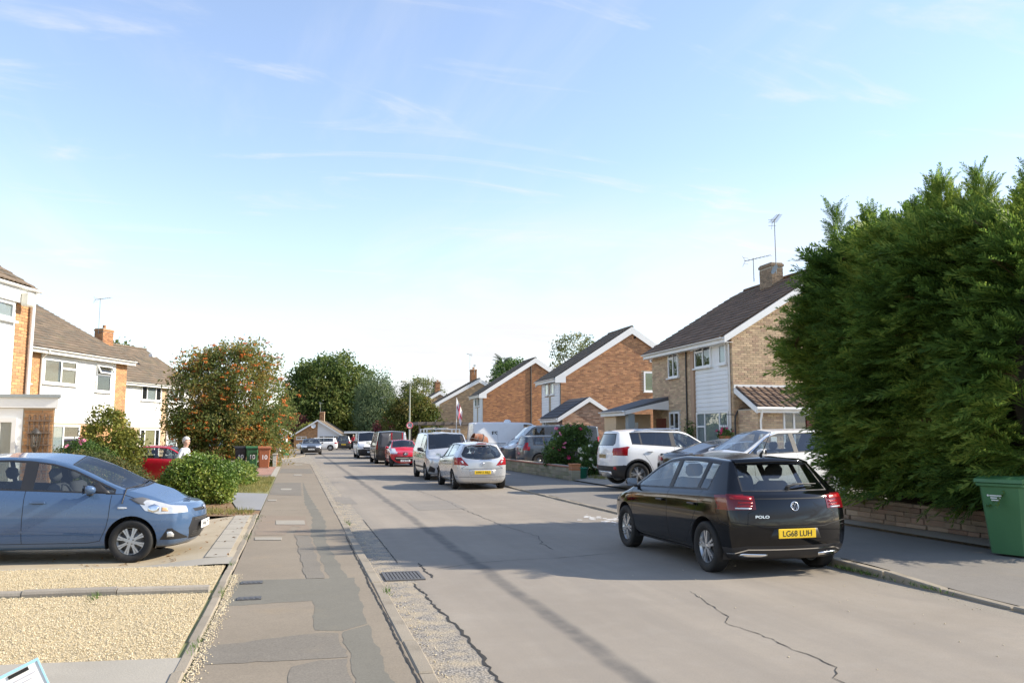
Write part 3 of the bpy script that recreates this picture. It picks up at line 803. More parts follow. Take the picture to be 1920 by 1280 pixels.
def aerial(parent, base, hgt, ang, boom=0.9, n=8, stays=True):
    a = thing('aerial', None, None); a.parent = parent; a.location = base
    MB().tube([(0,0,0),(0,0,hgt)], 0.02, 6).obj('mast', M_lead, a)
    b = MB(); dx, dy = math.cos(ang), math.sin(ang)
    b.tube([(-dx*boom*0.35,-dy*boom*0.35,hgt-0.05),(dx*boom*0.65,dy*boom*0.65,hgt-0.03)], 0.014, 5)
    for k in range(n):
        t = -0.25+0.88*k/(n-1); w = 0.17-0.06*k/n
        b.tube([(dx*boom*t-dy*w, dy*boom*t+dx*w, hgt-0.04),(dx*boom*t+dy*w, dy*boom*t-dx*w, hgt-0.04)], 0.008, 4)
    for s in (1, -1):
        b.tube([(-dx*boom*0.30, -dy*boom*0.30, hgt-0.04), (-dx*boom*0.42, -dy*boom*0.42, hgt-0.04+s*0.22)], 0.008, 4)
        b.tube([(-dx*boom*0.30-dy*0.15, -dy*boom*0.30+dx*0.15, hgt-0.04+s*0.12), (-dx*boom*0.30+dy*0.15, -dy*boom*0.30-dx*0.15, hgt-0.04+s*0.12)], 0.008, 4)
    b.obj('boom', M_lead, a)
    return a
def chimney(parent, x, y, z0, z1, w, d, m, mort, pots=1, sideparts=0):
    c = MB().box(x-w/2, x+w/2, y-d/2, y+d/2, z0, z1-0.16).obj('chimney', mort, parent)
    for (F, u0, u1) in ((Matrix(((-1,0,0,x+w/2),(0,1,0,y+d/2),(0,0,1,0),(0,0,0,1))), 0, w), (gable_frame(x-w/2, y+d/2), 0, d), (Matrix(((0,1,0,x+w/2),(1,0,0,y-d/2),(0,0,1,0),(0,0,0,1))), 0, d)):
        bricks(c, F, u0, u1, z0, z1-0.16, m)
    MB().cbox(x-w/2-0.04, x+w/2+0.04, y-d/2-0.04, y+d/2+0.04, z1-0.16, z1-0.06, 0.01).obj('corbel', m, c)
    MB().cbox(x-w/2-0.01, x+w/2+0.01, y-d/2-0.01, y+d/2+0.01, z1-0.06, z1, 0.02).obj('flaunching', M_mortar, c)
    for i in range(pots):
        MB().lathe([(0.11,0),(0.10,0.22),(0.12,0.25),(0.09,0.25),(0.08,0.05)], 12).obj('chimney_pot', mat('pot_clay', (0.42,0.22,0.12), 0.9, 0.15), c, (x+(i-(pots-1)/2)*0.3, y, z1-0.01))
    return c
# ---------------------------------------------------------------- right side, nearest house: buff brick with white boards
def house_buff():
    ze, zr = 4.97, 7.55
    h = gable_house('house', 'buff brick house with white boarded bay and mossy roof behind the white car', (14.2, 25.2, 0.25), R(90), 0, 6.5, 8.4, ze, zr, M_mortar, 'flat', M_tile2, nparts=300)
    sl = (zr-ze)/4.2
    G = gable_frame(0)
    bricks(h, G, 0, 8.4, 0, zr, M_buff, top=lambda u: ze+sl*min(u, 8.4-u)-0.10, nparts=300)
    hs = [(0.25, 2.64, 0.2, 4.85), (4.0, 4.92, 3.6, 4.82), (4.0, 4.9, 0.9, 2.35)]
    bricks(h, FRONT, 0.0, 6.5, 0, ze-0.2, M_buff, holes=hs)
    MB().box(2.66, 2.9, 0, 0.10, 0, ze-0.2).obj('pilaster', M_buff, h)
    MB().box(0.24, 2.65, 0, 0.012, 0.2, 4.85).obj('panel', M_board, h)
    boards(h, FRONT, 0.26, 2.63, 2.30, 3.78, 0.15, n0=0.014)
    window(h, FRONT @ Matrix.Translation((0, 0.012, 0)), 1.38, 2.62, 3.86, 4.80, (0.48,), ((1, 0.62),), openl=((1, 1),), curtain=[(0.0,0.15,M_net)])
    window(h, FRONT @ Matrix.Translation((0, 0.012, 0)), 0.30, 0.82, 3.86, 4.82, (), ((0, 0.70),), curtain=[(0.1,0.9,M_net)])
    window(h, FRONT @ Matrix.Translation((0, 0.012, 0)), 0.26, 2.58, 0.55, 2.26, (0.26, 0.72), ((0, 0.70), (2, 0.70)), curtain=[(0.0,1.0,M_net)])
    window(h, FRONT, 4.02, 4.90, 3.66, 4.80, (0.5,), ((1, 0.66),), curtain=[(0.0,0.2,M_net)])
    window(h, FRONT, 4.02, 4.88, 0.95, 2.33, (0.5,), ((1, 0.6),))
    pipe(h, [(0.10,0.40,4.72),(0.10,0.30,4.62),(0.12,0.06,4.52),(0.12,0.06,0.0)], 0.04)
    pipe(h, [(3.35,0.05,4.7),(3.35,0.05,0)], 0.03, M_pipe_d)
    # chimney, aerials and dish on the ridge
    chimney(h, 3.35, -3.7, 6.9, 8.1, 0.85, 0.5, mat('brick_sooty', (0.26,0.19,0.13), 0.95, 0.25, 5, 50, 0.4, rnd=0.25, dirt=0.4), M_mortar, 0)
    aerial(h, (2.75, -3.55, 7.6), 2.15, R(160), 1.3, 9)
    aerial(h, (3.95, -3.30, 7.5), 0.95, R(200), 1.3, 7)
    dsh = MB(); dsh.lathe([(0.0,0.0),(0.10,0.012),(0.19,0.045),(0.20,0.05)], 16, 0, Matrix.Translation((2.72,-3.5,7.75)) @ Matrix.Rotation(R(-70), 4, 'X')); dsh.obj('dish', M_lead, h)
    # tiled lean-to against the gable
    lx0, lx1, zt, zl, pj = 0.05, 3.2, 3.06, 2.35, 1.25      # u range into the house, heights, projection
    lt = MB(); lt.prism([(0, zt),(-pj-0.15, zl-0.02),(-pj-0.15, zl-0.09),(0, zt-0.09)], 1, -lx1, -lx0); rf = lt.obj('porch_roof', M_tile3, h)
    v = Vector((pj+0.15, 0, zt-zl+0.02)); ln = v.length; v.normalize(); u = Vector((0,-1,0)); n = u.cross(v)
    if n.z < 0: u = -u; n = -n
    F = Matrix.Identity(4)
    for i in range(3): F[i][0], F[i][1], F[i][2] = u[i], v[i], n[i]
    F[0][3], F[1][3], F[2][3] = -pj-0.19, (-lx0 if u.y < 0 else -lx1), zl-0.02
    tile_slope(rf, F, lx1-lx0, ln+0.1, 'roll', M_tile3, 80)
    MB().box(-0.03, 0.0, -lx1, -lx0+0.02, zt-0.02, zt+0.07).obj('flashing', M_wht, h)
    MB().prism([(0, zt+0.0),(-pj-0.17, zl-0.03),(-pj-0.17, zl-0.22),(-0.0, zt-0.2)], 1, -lx0-0.0, -lx0+0.03).obj('bargeboard', M_wht, h)
    MB().box(-pj-0.18, -pj-0.155, -lx1, -lx0+0.03, zl-0.20, zl-0.03).obj('fascia', M_wht, h)
    g = MB(); g.tube([(-pj-0.22,-lx1,zl-0.07),(-pj-0.22,-lx0+0.05,zl-0.07)], 0.055, 8); g.obj('gutter', M_wht, h)
    MB().box(-pj, -0.0, -1.05, -0.15, 0, zl-0.06).obj('porch_wall', M_mortar, h)
    bricks(h, gable_frame(-pj, -0.15), 0, 0.90, 0, zl-0.12, M_buff)
    bricks(h, Matrix(((-1,0,0,0),(0,1,0,-0.15),(0,0,1,0),(0,0,0,1))), 0, pj, 0, zl-0.05, M_buff, top=lambda a: zl+0.5*(pj-a))
    pipe(h, [(-pj-0.22,-0.18,zl-0.1),(-pj-0.15,-0.20,zl-0.3),(-pj-0.06,-0.22,zl-0.45),(-pj-0.06,-0.22,0)], 0.035)
    MB().cbox(-pj-0.03,-pj-0.008,-0.80,-0.58,1.15,1.38,0.01).obj('house_plaque', M_wht, h)
    window(h, gable_frame(-pj+0.1), 1.10, 2.9, 0.1, zl-0.12, (0.22, 0.62), (), curtain=None, sill=False, name='porch_glazing')
    MB().box(-pj+0.02,-pj+0.08,-2.35,-1.95,0.1,zl-0.3).obj('inner_door', M_redwood, h)
    # arched trellis and hanging basket by the corner
    ar = MB(); ar.tube([(-0.03,-0.03,0.3),(-0.03,-0.03,1.9)]+[(-0.03,-0.03-0.28+0.28*math.cos(t),1.9+0.42*math.sin(t)) for t in np.linspace(0, math.pi, 9)]+[(-0.03,-0.59,0.3)], 0.03, 6); ar.obj('arch_trellis', M_pipe_d, h)
    # front porch: lean-to with felt roof and posts
    px0, px1, pd = 5.0, 7.6, 1.85
    MB().prism([(0.0, 2.95),(pd, 2.42),(pd, 2.30),(0.0, 2.78)], 0, px0, px1).obj('porch_roof', M_slate, h)
    MB().prism([(0.0, 2.80),(pd+0.02, 2.38),(pd+0.02, 2.22),(0.9, 2.45),(0.0, 2.42)], 0, px0-0.03, px0-0.004).obj('bargeboard', M_wht, h)
    MB().box(px0-0.03, px1, pd+0.004, pd+0.03, 2.20, 2.39).obj('fascia', M_wht, h); gutter(h, px0, px1, pd+0.09, 2.38)
    MB().box(px0+0.05, px0+0.32, pd-0.42, pd-0.15, 0, 2.28).obj('porch_pier', M_lead, h)
    MB().box(px0+1.2, px1-0.1, 0.25, pd-0.1, 0, 2.28).obj('porch_wall', M_buff, h)
    MB().box(px0+0.25, px0+1.1, 0.014, 0.06, 0, 2.1).obj('front_door', M_redwood, h)
    MB().box(px0+1.19, px0+1.196, 0.8, 1.35, 0, 1.95).obj('side_door', M_wht, h)
    return h
house_buff()
# hanging basket on a bracket at the corner of the buff house
hb = thing('hanging_basket', 'terracotta coloured hanging basket of pink flowers on the house corner', 'basket', (13.75, 25.0, 1.62))
bk = MB(); bk.lathe([(0.02,-0.16),(0.12,-0.14),(0.19,-0.06),(0.22,0.05)], 14); bk.obj('basket', mat('coir', (0.30,0.13,0.06), 0.9, 0.2), hb)
MB().tube([(0.45,0.17,0.75),(0.05,0.0,0.75),(0,0,0.6)], 0.012, 5).obj('bracket', M_pipe_d, hb)
ch = MB()
for t in (0, 2.1, 4.2): ch.tube([(0.2*math.cos(t),0.2*math.sin(t),0.05),(0,0,0.6)], 0.006, 4)
ch.obj('chain', M_pipe_d, hb)
HB_LOC = hb
# ---------------------------------------------------------------- right side, second house: orange brick gable
def house_orange(name, label, Y, bm, mortm, gable_window=False, nb=0, front=True, D=8.5, ze=4.85, zr=7.6, zbase=0.25, L=12.0, tilem=None):
    h = gable_house(name, label, (14.2, Y, zbase), R(90), 0, L, D, ze, zr, mortm, 'flat', tilem or M_tile, group=None, nparts=0, bb=0.34)
    sl = (zr-ze)/(D/2)
    hs = [(4.96, 5.69, 3.9, 5.05)] if gable_window else []
    bricks(h, gable_frame(0), 0, D, 0.6, zr, bm, top=lambda u: ze+sl*min(u, D-u)-0.12, holes=hs, nparts=nb)
    if gable_window:
        window(h, gable_frame(0), 4.96, 5.69, 3.90, 5.05, (), (), curtain=[(0.15,0.9,M_green)], fw=0.09)
        MB().box(-0.03,0.0,-5.52,-5.36,5.60,5.76).obj('vent', M_wht, h); MB().box(-0.036,-0.03,-5.48,-5.40,5.64,5.72).obj('vent_hole', M_gap0, h)
        MB().tube([(-0.05,-4.45,6.98),(0.0,-4.45,6.98)], 0.07, 10).obj('vent_pipe', M_gap0, h)
    # box end of the eaves
    for y0, y1 in ((-0.25, 0.36),): MB().prism([(y0, ze-sl*0.34-0.30),(y1, ze-sl*0.34-0.30),(y1, ze-sl*0.34+0.0),(y0, ze+sl*0.2)], 0, -0.152, -0.146).obj('eaves_box', M_wht, h)
    if front:
        boards(h, FRONT, 0.12, 1.75, 2.45, 4.62, 0.15, holes=[(1.1,1.8,3.7,4.65)]); boards(h, FRONT, 2.2, 3.6, 2.45, 4.62, 0.15, holes=[(2.2,2.95,3.7,4.65)])
        window(h, FRONT, 1.12, 1.76, 3.74, 4.60, (), (), curtain=[(0,1,M_net)]); window(h, FRONT, 2.22, 2.92, 3.74, 4.60, (), (), curtain=[(0,1,M_net)])
        window(h, FRONT, 0.4, 1.76, 1.2, 2.35, (0.5,), (), curtain=[(0,1,M_net)]); window(h, FRONT, 2.3, 3.3, 0.4, 2.35, (0.5,), ())
        bricks(h, FRONT, 3.65, L, 0.6, ze-0.25, bm)
    pipe(h, [(0.06,0.36,ze-0.35),(0.06,0.06,ze-0.6),(0.06,0.06,0)], 0.04, M_wht)
    return h
M_gap0 = mat('dark_hole', (0.01,0.01,0.01), 0.9, 0.0)
h2 = house_orange('house', 'orange brick house whose gable has a small green curtained window', 44.0, M_red_br, M_mortar_o, True, L=3.75)
# its low gabled garage
gx, gy0, gw = -3.0, 0.9, 2.9
q = MB(); q.prism([(gy0, -0.5),(gy0, 2.45),(gy0-gw/2, 3.30),(gy0-gw, 2.45),(gy0-gw, -0.5)], 0, gx, 0.0); q.obj('garage_wall', M_mortar, h2)
bricks(h2, gable_frame(gx, gy0), 0, gw, 0, 3.3, mat('brick_pink', (0.52,0.33,0.22), 0.9, 0.12, 5, 50, 0.3, rnd=0.22, rnd2=(0.33,0.17,0.10)), top=lambda u: 2.45+0.85/(gw/2)*min(u, gw-u)-0.03)
dk = MB(); dk.prism([(gy0+0.3, 2.32),(gy0-gw/2, 3.42),(gy0-gw-0.3, 2.32),(gy0-gw-0.3, 2.24),(gy0-gw/2, 3.33),(gy0+0.3, 2.24)], 0, gx-0.15, 0.0); grf = dk.obj('garage_roof', M_slate, h2)
F, u = slope_frame(gx-0.15, gy0+0.32, 2.33, gy0-gw/2, 3.43); F[0][3] = gx-0.15 if u.x > 0 else 0.0
tile_slope(grf, F, 3.15, 2.0, 'double', M_slate)
for ya in (gy0+0.3, gy0-gw-0.3):
    MB().prism([(ya, 2.31),(gy0-gw/2, 3.41),(gy0-gw/2, 3.17),(ya, 2.10)], 0, gx-0.175, gx-0.151).obj('bargeboard', M_wht, h2)
MB().box(gx-0.15, 0, gy0+0.29, gy0+0.31, 2.12, 2.30).obj('fascia', M_wht, h2); gutter(h2, gx-0.15, 0, gy0+0.37, 2.30)
pipe(h2, [(gx+2.6,gy0+0.37,2.28),(gx+2.7,gy0+0.2,2.1),(gx+2.75,gy0+0.06,1.95),(gx+2.75,gy0+0.06,0)], 0.035)
MB().box(gx+0.02, gx+0.9, gy0, gy0+0.03, 0, 2.1).obj('garage_door', M_redwood, h2)
# ---------------------------------------------------------------- further gables on the right
h3 = house_orange('house', 'deep orange brick gable house with a dark pipe down its wall', 63.8, M_orng, M_mortar_o, False, L=3.7)
pipe(h3, [(-0.05,-3.9,7.0),(-0.05,-3.9,0)], 0.05, M_pipe_d)
h4 = house_orange('house', 'pale buff gable house beyond the deep orange one', 86.0, mat('brick_sand', (0.48,0.33,0.19), 0.9, 0.12, 5, 50, 0.3, rnd=0.2, rnd2=(0.36,0.23,0.13)), M_mortar, False, D=9.0, zr=7.4, L=4.0)
chimney(h4, 3.0, -4.5, 7.0, 8.6, 0.9, 0.6, M_orng, M_mortar_o, 1); aerial(h4, (3.4, -4.2, 8.0), 2.3, R(150), 1.6, 8); aerial(h4, (2.4,-4.5,8), 1.0, R(170), 1.6, 6)
h5 = house_orange('house', 'farthest buff gable on the right, half hidden by the maple', 106.0, MATS['brick_sand'], M_mortar, False, D=7.4, zr=7.1, front=False, L=6.0)
chimney(h5, 2.0, -3.7, 6.8, 8.4, 0.8, 0.6, M_orng, M_mortar_o, 1)
# ---------------------------------------------------------------- left side
def left_frame(P, alpha):
    """local x runs toward the camera from the far end P, y faces the street"""
    return (P[0], P[1], P[2]), math.atan2(-math.cos(alpha), -math.sin(alpha))
def house_left_b():
    loc, rz = left_frame((-7.55, 41.3, -0.14), R(22))
    ze, zr = 5.40, 8.25
    h = gable_house('house', 'white clad house with wooden blinds and a brick pier, left of the rowan', loc, rz, 0, 13.0, 10.8, ze, zr, M_mortar_o, 'flat', M_tile, nparts=300)
    S = lambda s: 7.0-s
    def W(s0, s1): return (S(s1), S(s0))
    bricks(h, FRONT, *W(6.15, 7.0), 0, ze-0.25, M_orng2, nparts=120)
    bricks(h, FRONT, *W(0.70, 1.25), 2.4, ze-0.25, M_orng2)
    bricks(h, FRONT, *W(1.3, 6.13), 0, 2.3, M_orng2, holes=[(*W(1.9, 3.85), 0.9, 2.3)])
    boards(h, FRONT, *W(1.27, 6.13), 2.32, ze-0.22, 0.15, holes=[(*W(1.42, 3.42), 3.86, 4.85), (*W(4.70, 5.80), 3.72, 4.88)])
    boards(h, FRONT, *W(-5.5, 0.68), 2.32, ze-0.22, 0.15)
    window(h, FRONT, *W(1.40, 3.42), 3.86, 4.86, (0.48,), ((0, 0.66),), curtain=[(0.02,0.45,M_blind),(0.55,0.98,M_blind)], fw=0.08)
    window(h, FRONT, *W(4.72, 5.80), 3.70, 4.86, (), ((0, 0.62),), openl=((0, 1),), fw=0.08)
    window(h, FRONT, *W(0.06, 0.66), 3.80, 4.88, (), (), curtain=[(0.1,0.9,M_net)], fw=0.09)
    window(h, FRONT, *W(1.95, 3.82), 0.95, 2.25, (0.55,), ((0, 0.6),), curtain=[(0.55,1,M_net)], fw=0.08)
    pipe(h, [(S(1.22),0.40,ze-0.3),(S(1.25),0.2,ze-0.45),(S(1.25),0.06,ze-0.6),(S(1.25),0.06,0)], 0.04)
    aerial(h, (6.6, -4.0, 7.5), 0.75, R(100), 1.6, 9)
    return h
house_left_b()
def house_left_c():
    al = R(26.3); L = 6.6
    far = (-9.26+math.sin(al)*L, 51.73+math.cos(al)*L, -0.14)
    loc, rz = left_frame(far, al)
    ze, zr = 5.1, 7.5
    h = gable_house('house', 'white clad house partly hidden by the rowan, with a chimney', loc, rz, 0, 12.5, 7.8, ze, zr, M_mortar, 'flat', M_tile, nparts=200)
    S = lambda s: L-s
    def W(s0, s1): return (S(s1), S(s0))
    boards(h, FRONT, *W(-3.0, 3.0), 2.3, ze-0.22, 0.15, holes=[(*W(1.0, 2.95), 3.85, 4.9)])
    boards(h, FRONT, *W(3.55, 6.5), 2.3, ze-0.22, 0.15, holes=[(*W(3.65, 5.3), 3.85, 4.9)])
    bricks(h, FRONT, *W(3.02, 3.53), 0, ze-0.25, M_buff); bricks(h, FRONT, *W(-3.0, 0.9), 0, 2.25, M_buff)
    window(h, FRONT, *W(1.03, 2.92), 3.86, 4.90, (0.28, 0.72), (), curtain=[(0.28,0.72,M_net)], fw=0.08)
    window(h, FRONT, *W(3.68, 5.3), 3.86, 4.90, (0.4,), (), curtain=[(0.4,1,M_net)], fw=0.08)
    window(h, FRONT, *W(1.05, 2.95), 0.2, 2.22, (0.24, 0.76), (), curtain=[(0.24,0.76,M_cream)], fw=0.09)
    window(h, FRONT, *W(3.7, 5.3), 0.3, 2.22, (0.4,), (), curtain=[(0.3,1,M_net)], fw=0.09)
    pipe(h, [(S(3.6),0.40,ze-0.3),(S(3.6),0.06,ze-0.55),(S(3.6),0.06,0)], 0.04)
    chimney(h, 4.0, -3.9, 7.1, 8.35, 0.95, 0.6, M_orng, M_mortar_o, 1)
    aerial(h, (4.5, -3.9, 8.0), 2.2, R(75), 1.5, 9)
    MB().cbox(3.2,3.5,-1.1,-0.8,6.6,6.8,0.03).obj('roof_vent', M_wht, h)
    return h
house_left_c()
def house_left_a():
    al = R(14.9)
    far = (-6.58+math.sin(al)*1.62, 20.24+math.cos(al)*1.62, 0.0)
    loc, rz = left_frame(far, al)
    ze, zr = 5.22, 7.6
    h = gable_house('house', 'nearest house on the left with brick pier and flat roofed white porch', loc, rz, 0, 9.0, 8.0, ze, zr, M_mortar_o, 'double', M_tile, nparts=150, gov=0.05, over=0.14)
    S = lambda s: 1.62-s
    bricks(h, FRONT, 0.0, S(1.02), 2.3, ze-0.22, M_orng2, nparts=200)
    boards(h, FRONT, S(1.0), 9.0, 2.3, ze-0.22, 0.15, holes=[(S(0.93), 6, 4.30, 4.78)])
    MB().box(S(1.2), 9.0, 0.03, 0.12, ze-0.50, ze-0.24).obj('fascia_box', M_wht, h)
    window(h, FRONT, S(0.92), S(-1.6), 4.28, 4.72, (0.3, 0.65), (), curtain=[(0,1,M_net)], fw=0.08)
    pipe(h, [(0.06,0.18,ze-0.18),(0.06,0.10,ze-0.35),(0.06,0.08,2.5)], 0.05)
    al_ = MB(); al_.cbox(-0.13,0.13,-0.10,0.10,-0.16,0.16,0.03); al_.obj('alarm_box', mat('alarm_cream', (0.72,0.70,0.60), 0.4, 0.03), h, (S(1.12), 0.22, ze-0.42))
    # flat roofed porch; its face turns toward the camera
    p = MB(); Z = 2.52
    inv = parent_world(h).inverted()
    V = lambda x, y, z=0.0: inv @ Vector((x, y, z))
    fl, fr, br, bl = (-9.0, 20.15), (-5.05, 20.0), (-5.62, 21.75), (-9.0, 23.0)
    def loop(pts, z0, z1): 
        return [V(*q, z0) for q in pts]+[V(*q, z1) for q in pts], [(0,1,2,3),(4,5,6,7),(0,1,5,4),(1,2,6,5),(2,3,7,6),(3,0,4,7)]
    w = MB(); w.add(*loop([fl, fr, br, bl], -0.3, Z-0.25)); w.obj('porch_wall', M_mortar_o, h)
    e = 0.07
    w = MB(); w.add(*loop([(fl[0], fl[1]-e), (fr[0]+e, fr[1]-e), (br[0]+e, br[1]), bl], Z-0.25, Z-0.03)); w.obj('porch_fascia', M_wht, h)
    w = MB(); w.add(*loop([(fl[0], fl[1]-e-0.05), (fr[0]+e+0.06, fr[1]-e-0.05), (br[0]+e+0.06, br[1]), bl], Z-0.03, Z+0.04)); w.obj('porch_roof', M_lead, h)
    d = Vector((fr[0]-fl[0], fr[1]-fl[1], 0)).normalized(); n = Vector((d.y, -d.x, 0))
    Fw = Matrix.Identity(4)
    for i in range(3): Fw[i][0], Fw[i][1], Fw[i][2] = -d[i], n[i], (0,0,1)[i]
    Fw[0][3], Fw[1][3], Fw[2][3] = fr[0], fr[1], 0
    F = inv @ Fw                     # u runs left from the corner pier
    bricks(h, F, 0.02, 0.60, -0.1, Z-0.26, M_orng2, nparts=100)
    MB().add([F @ Vector(q) for q in ((0.62,0.01,0),(4,0.01,0),(4,0.01,Z-0.26),(0.62,0.01,Z-0.26))], [(0,1,2,3)]).obj('porch_panel', M_wht, h)
    window(h, F @ Matrix.Translation((0,0.012,0)), 0.72, 1.12, 0.1, 2.05, (), (), sill=False, fw=0.09, name='glazed_door', curtain=[(0.0,0.8,M_net)])
    bl_ = [(0.04+0.09*k, 0.04+0.09*k+0.045, M_net) for k in range(11)]
    window(h, F @ Matrix.Translation((0,0.012,0)), 1.25, 2.6, 0.4, 2.05, (0.5,), ((0, 0.72), (1, 0.72)), curtain=bl_, fw=0.09)
    tr = MB()
    for k in range(5): tr.box(0.08+k*0.10, 0.105+k*0.10, 0.015, 0.03, 0.3, 2.12)
    for k in range(7): tr.box(0.05, 0.53, 0.03, 0.045, 0.42+k*0.26, 0.45+k*0.26)
    put(tr.obj('trellis', mat('trellis_wood', (0.20,0.14,0.10), 0.9, 0.15), h), F)
    return h, F
hA, FA = house_left_a()
lan = thing('wall_lantern', 'black carriage lantern on the trellis of the left porch', 'lamp'); 
WL = parent_world(hA) @ FA @ Matrix.Translation((0.30, 0.17, 1.55))
lan.location = WL.translation
MB().lathe([(0.0,0.30),(0.03,0.27),(0.10,0.20),(0.115,0.16),(0.10,0.155)], 6).obj('hood', M_pipe_d, lan)
lg = MB()
for k in range(6):
    t = 2*math.pi*k/6; lg.tube([(0.10*math.cos(t),0.10*math.sin(t),0.16),(0.075*math.cos(t),0.075*math.sin(t),-0.12)], 0.009, 4)
lg.obj('cage', M_pipe_d, lan)
MB().lathe([(0.085,0.155),(0.066,-0.11)], 6).obj('lamp_glass', M_pane, lan)
MB().lathe([(0.08,-0.12),(0.05,-0.18),(0.015,-0.24),(0.0,-0.26)], 6).obj('foot', M_pipe_d, lan)
nrm_ = (WL.to_3x3() @ Vector((0,-1,0)))
MB().tube([(0,0,-0.05), tuple(nrm_*0.13)], 0.014, 5).obj('bracket', M_pipe_d, lan)
# ---------------------------------------------------------------- bungalow at the end of the street
def bungalow(name, label, loc, rotz, w, D, ze, zr, garage=True):
    h = thing(name, label, 'bungalow', loc, rotz)    # gable faces local -x; y across
    q = MB(); q.prism([(w/2,-0.5),(w/2,ze),(0,zr),(-w/2,ze),(-w/2,-0.5)], 0, 0, D); q.obj('wall', M_mortar_o, h)
    sl = (zr-ze)/(w/2); ov = 0.35
    bricks(h, gable_frame(0, w/2), 0, w/2, 0, zr, M_orng2, top=lambda u: ze+sl*min(u, w-u)-0.05)
    MB().prism([(0,0.2),(0,zr-0.02),(-w/2,ze-0.02),(-w/2,0.2)], 0, -0.03, 0).obj('white_panel', M_board, h)
    dk = MB(); dk.prism([(w/2+ov, ze-sl*ov),(0, zr+0.06),(-w/2-ov, ze-sl*ov),(-w/2-ov, ze-sl*ov-0.1),(0, zr-0.05),(w/2+ov, ze-sl*ov-0.1)], 0, -0.4, D+0.4); rf = dk.obj('roof', M_tile, h)
    for s in (1, -1): MB().prism([(s*(w/2+ov), ze-sl*ov+0.02),(0, zr+0.07),(0, zr-0.15),(s*(w/2+ov), ze-sl*ov-0.18)], 0, -0.44, -0.402).obj('bargeboard', M_wht, h)
    F = Matrix(((0,1,0,-0.4),(-1,0,0,-w/2-ov),(0,0,1,0),(0,0,0,1)))
    v = Vector((0, w/2+ov, sl*ov+zr+0.06-ze)).normalized(); u = Vector((-1,0,0)); n = u.cross(v)
    if n.z < 0: u = -u; n = u.cross(v)
    F = Matrix.Identity(4)
    for i in range(3): F[i][0], F[i][1], F[i][2] = u[i], v[i], n[i]
    F[0][3], F[1][3], F[2][3] = (-0.4 if u.x > 0 else D+0.4), -w/2-ov, ze-sl*ov+0.01
    tile_slope(rf, F, D+0.8, math.hypot(w/2+ov, zr-ze+sl*ov), 'flat', M_tile)
    return h
bg = bungalow('bungalow', 'brick and white gabled bungalow closing the end of the street', (2.85, 112.0, -0.1), R(82), 6.0, 11.0, 1.95, 3.75)
window(bg, gable_frame(-0.03, 3.0), 3.2, 5.7, 0.75, 1.75, (0.25, 0.75), (), fw=0.08)
window(bg, gable_frame(0, 3.0), 0.3, 1.6, 1.25, 1.65, (0.5,), (), fw=0.08)
MB().lathe([(0,0),(0.2,0.03),(0.3,0.10)], 14, 0, Matrix.Translation((-0.3,0.5,3.0)) @ Matrix.Rotation(R(-80), 4, 'Y')).obj('dish', M_wht, bg)
chimney(bg, 5.0, 0.0, 3.4, 5.0, 0.7, 0.6, M_orng, M_mortar_o, 0); aerial(bg, (5.3,0.3,4.6), 1.6, R(200), 1.2, 6)
q = MB(); q.prism([(-3.0,0),(-3.0,2.05),(-7.0,2.05),(-7.0,0)], 0, 1.5, 7.0); q.obj('garage_wall', M_mortar, bg)
MB().box(1.2,7.0,-7.3,-3.3,2.05,2.32).obj('garage_roof', M_wht, bg); MB().box(1.46,1.495,-6.6,-3.6,0,1.95).obj('garage_opening', M_gap0, bg)
bg2 = bungalow('bungalow', 'second bungalow showing a sliver of pink gable behind the rowan', (-3.6, 100.0, -0.1), R(112), 6.0, 8.0, 2.2, 3.9)
# ================================================================ vehicles
def paint(name, base, rough=0.28, metal=0.0, flake=0.0, coat=1.0):
    return mat('paint_'+name, base, rough, 0.03, 1.5, 8, 0, metal, 0.35, coat*0.8)
M_rubber = mat('tyre_rubber', (0.022,0.022,0.022), 0.75, 0.2, 8, 60, 0.2, spec=0.3, dirt=0.5, dirtcol=(0.07,0.06,0.05))
M_trim = mat('black_plastic', (0.022,0.022,0.024), 0.5, 0.15, 5, 60, 0.1)
M_gap = mat('panel_gap', (0.008,0.008,0.008), 0.7, 0.0)
M_cabin = mat('cabin_trim', (0.035,0.035,0.038), 0.8, 0.1)
M_seat = mat('seat_cloth', (0.05,0.05,0.055), 0.9, 0.15, 8, 80, 0.2)
M_alloy = mat('alloy_wheel', (0.55,0.56,0.57), 0.32, 0.06, 4, 30, 0, metal=0.75)
M_chrome = mat('chrome', (0.80,0.81,0.82), 0.12, 0.02, metal=1.0)
M_glass = glass_mat('car_glass', (0.74,0.79,0.78), 1.52, 0.0, 1.2)
M_glassd = glass_mat('privacy_glass', (0.10,0.11,0.11), 1.52, 0.0, 1.2)
M_red = mat('tail_lens', (0.30,0.004,0.008), 0.18, 0.05, 20, 60, 0, coat=0.4, spec=0.35)
M_redd = mat('tail_lens_dark', (0.13,0.004,0.008), 0.15, 0.05, 20, 60, 0, coat=0.5, spec=0.35)
M_clear = mat('clear_lens', (0.62,0.63,0.64), 0.10, 0.25, 14, 50, 0, metal=0.35, coat=1.0)
M_amber = mat('amber_lens', (0.65,0.22,0.03), 0.15, 0.05, coat=1.0)
M_ywl = mat('plate_yellow', (0.85,0.56,0.02), 0.45, 0.03)
M_wpl = mat('plate_white', (0.80,0.80,0.78), 0.45, 0.03)
M_ink = mat('plate_ink', (0.012,0.012,0.012), 0.5, 0.0)
M_white = mat('white_gloss', (0.80,0.80,0.79), 0.35, 0.03)
M_disc = mat('brake_disc', (0.20,0.19,0.18), 0.5, 0.1, metal=0.6)
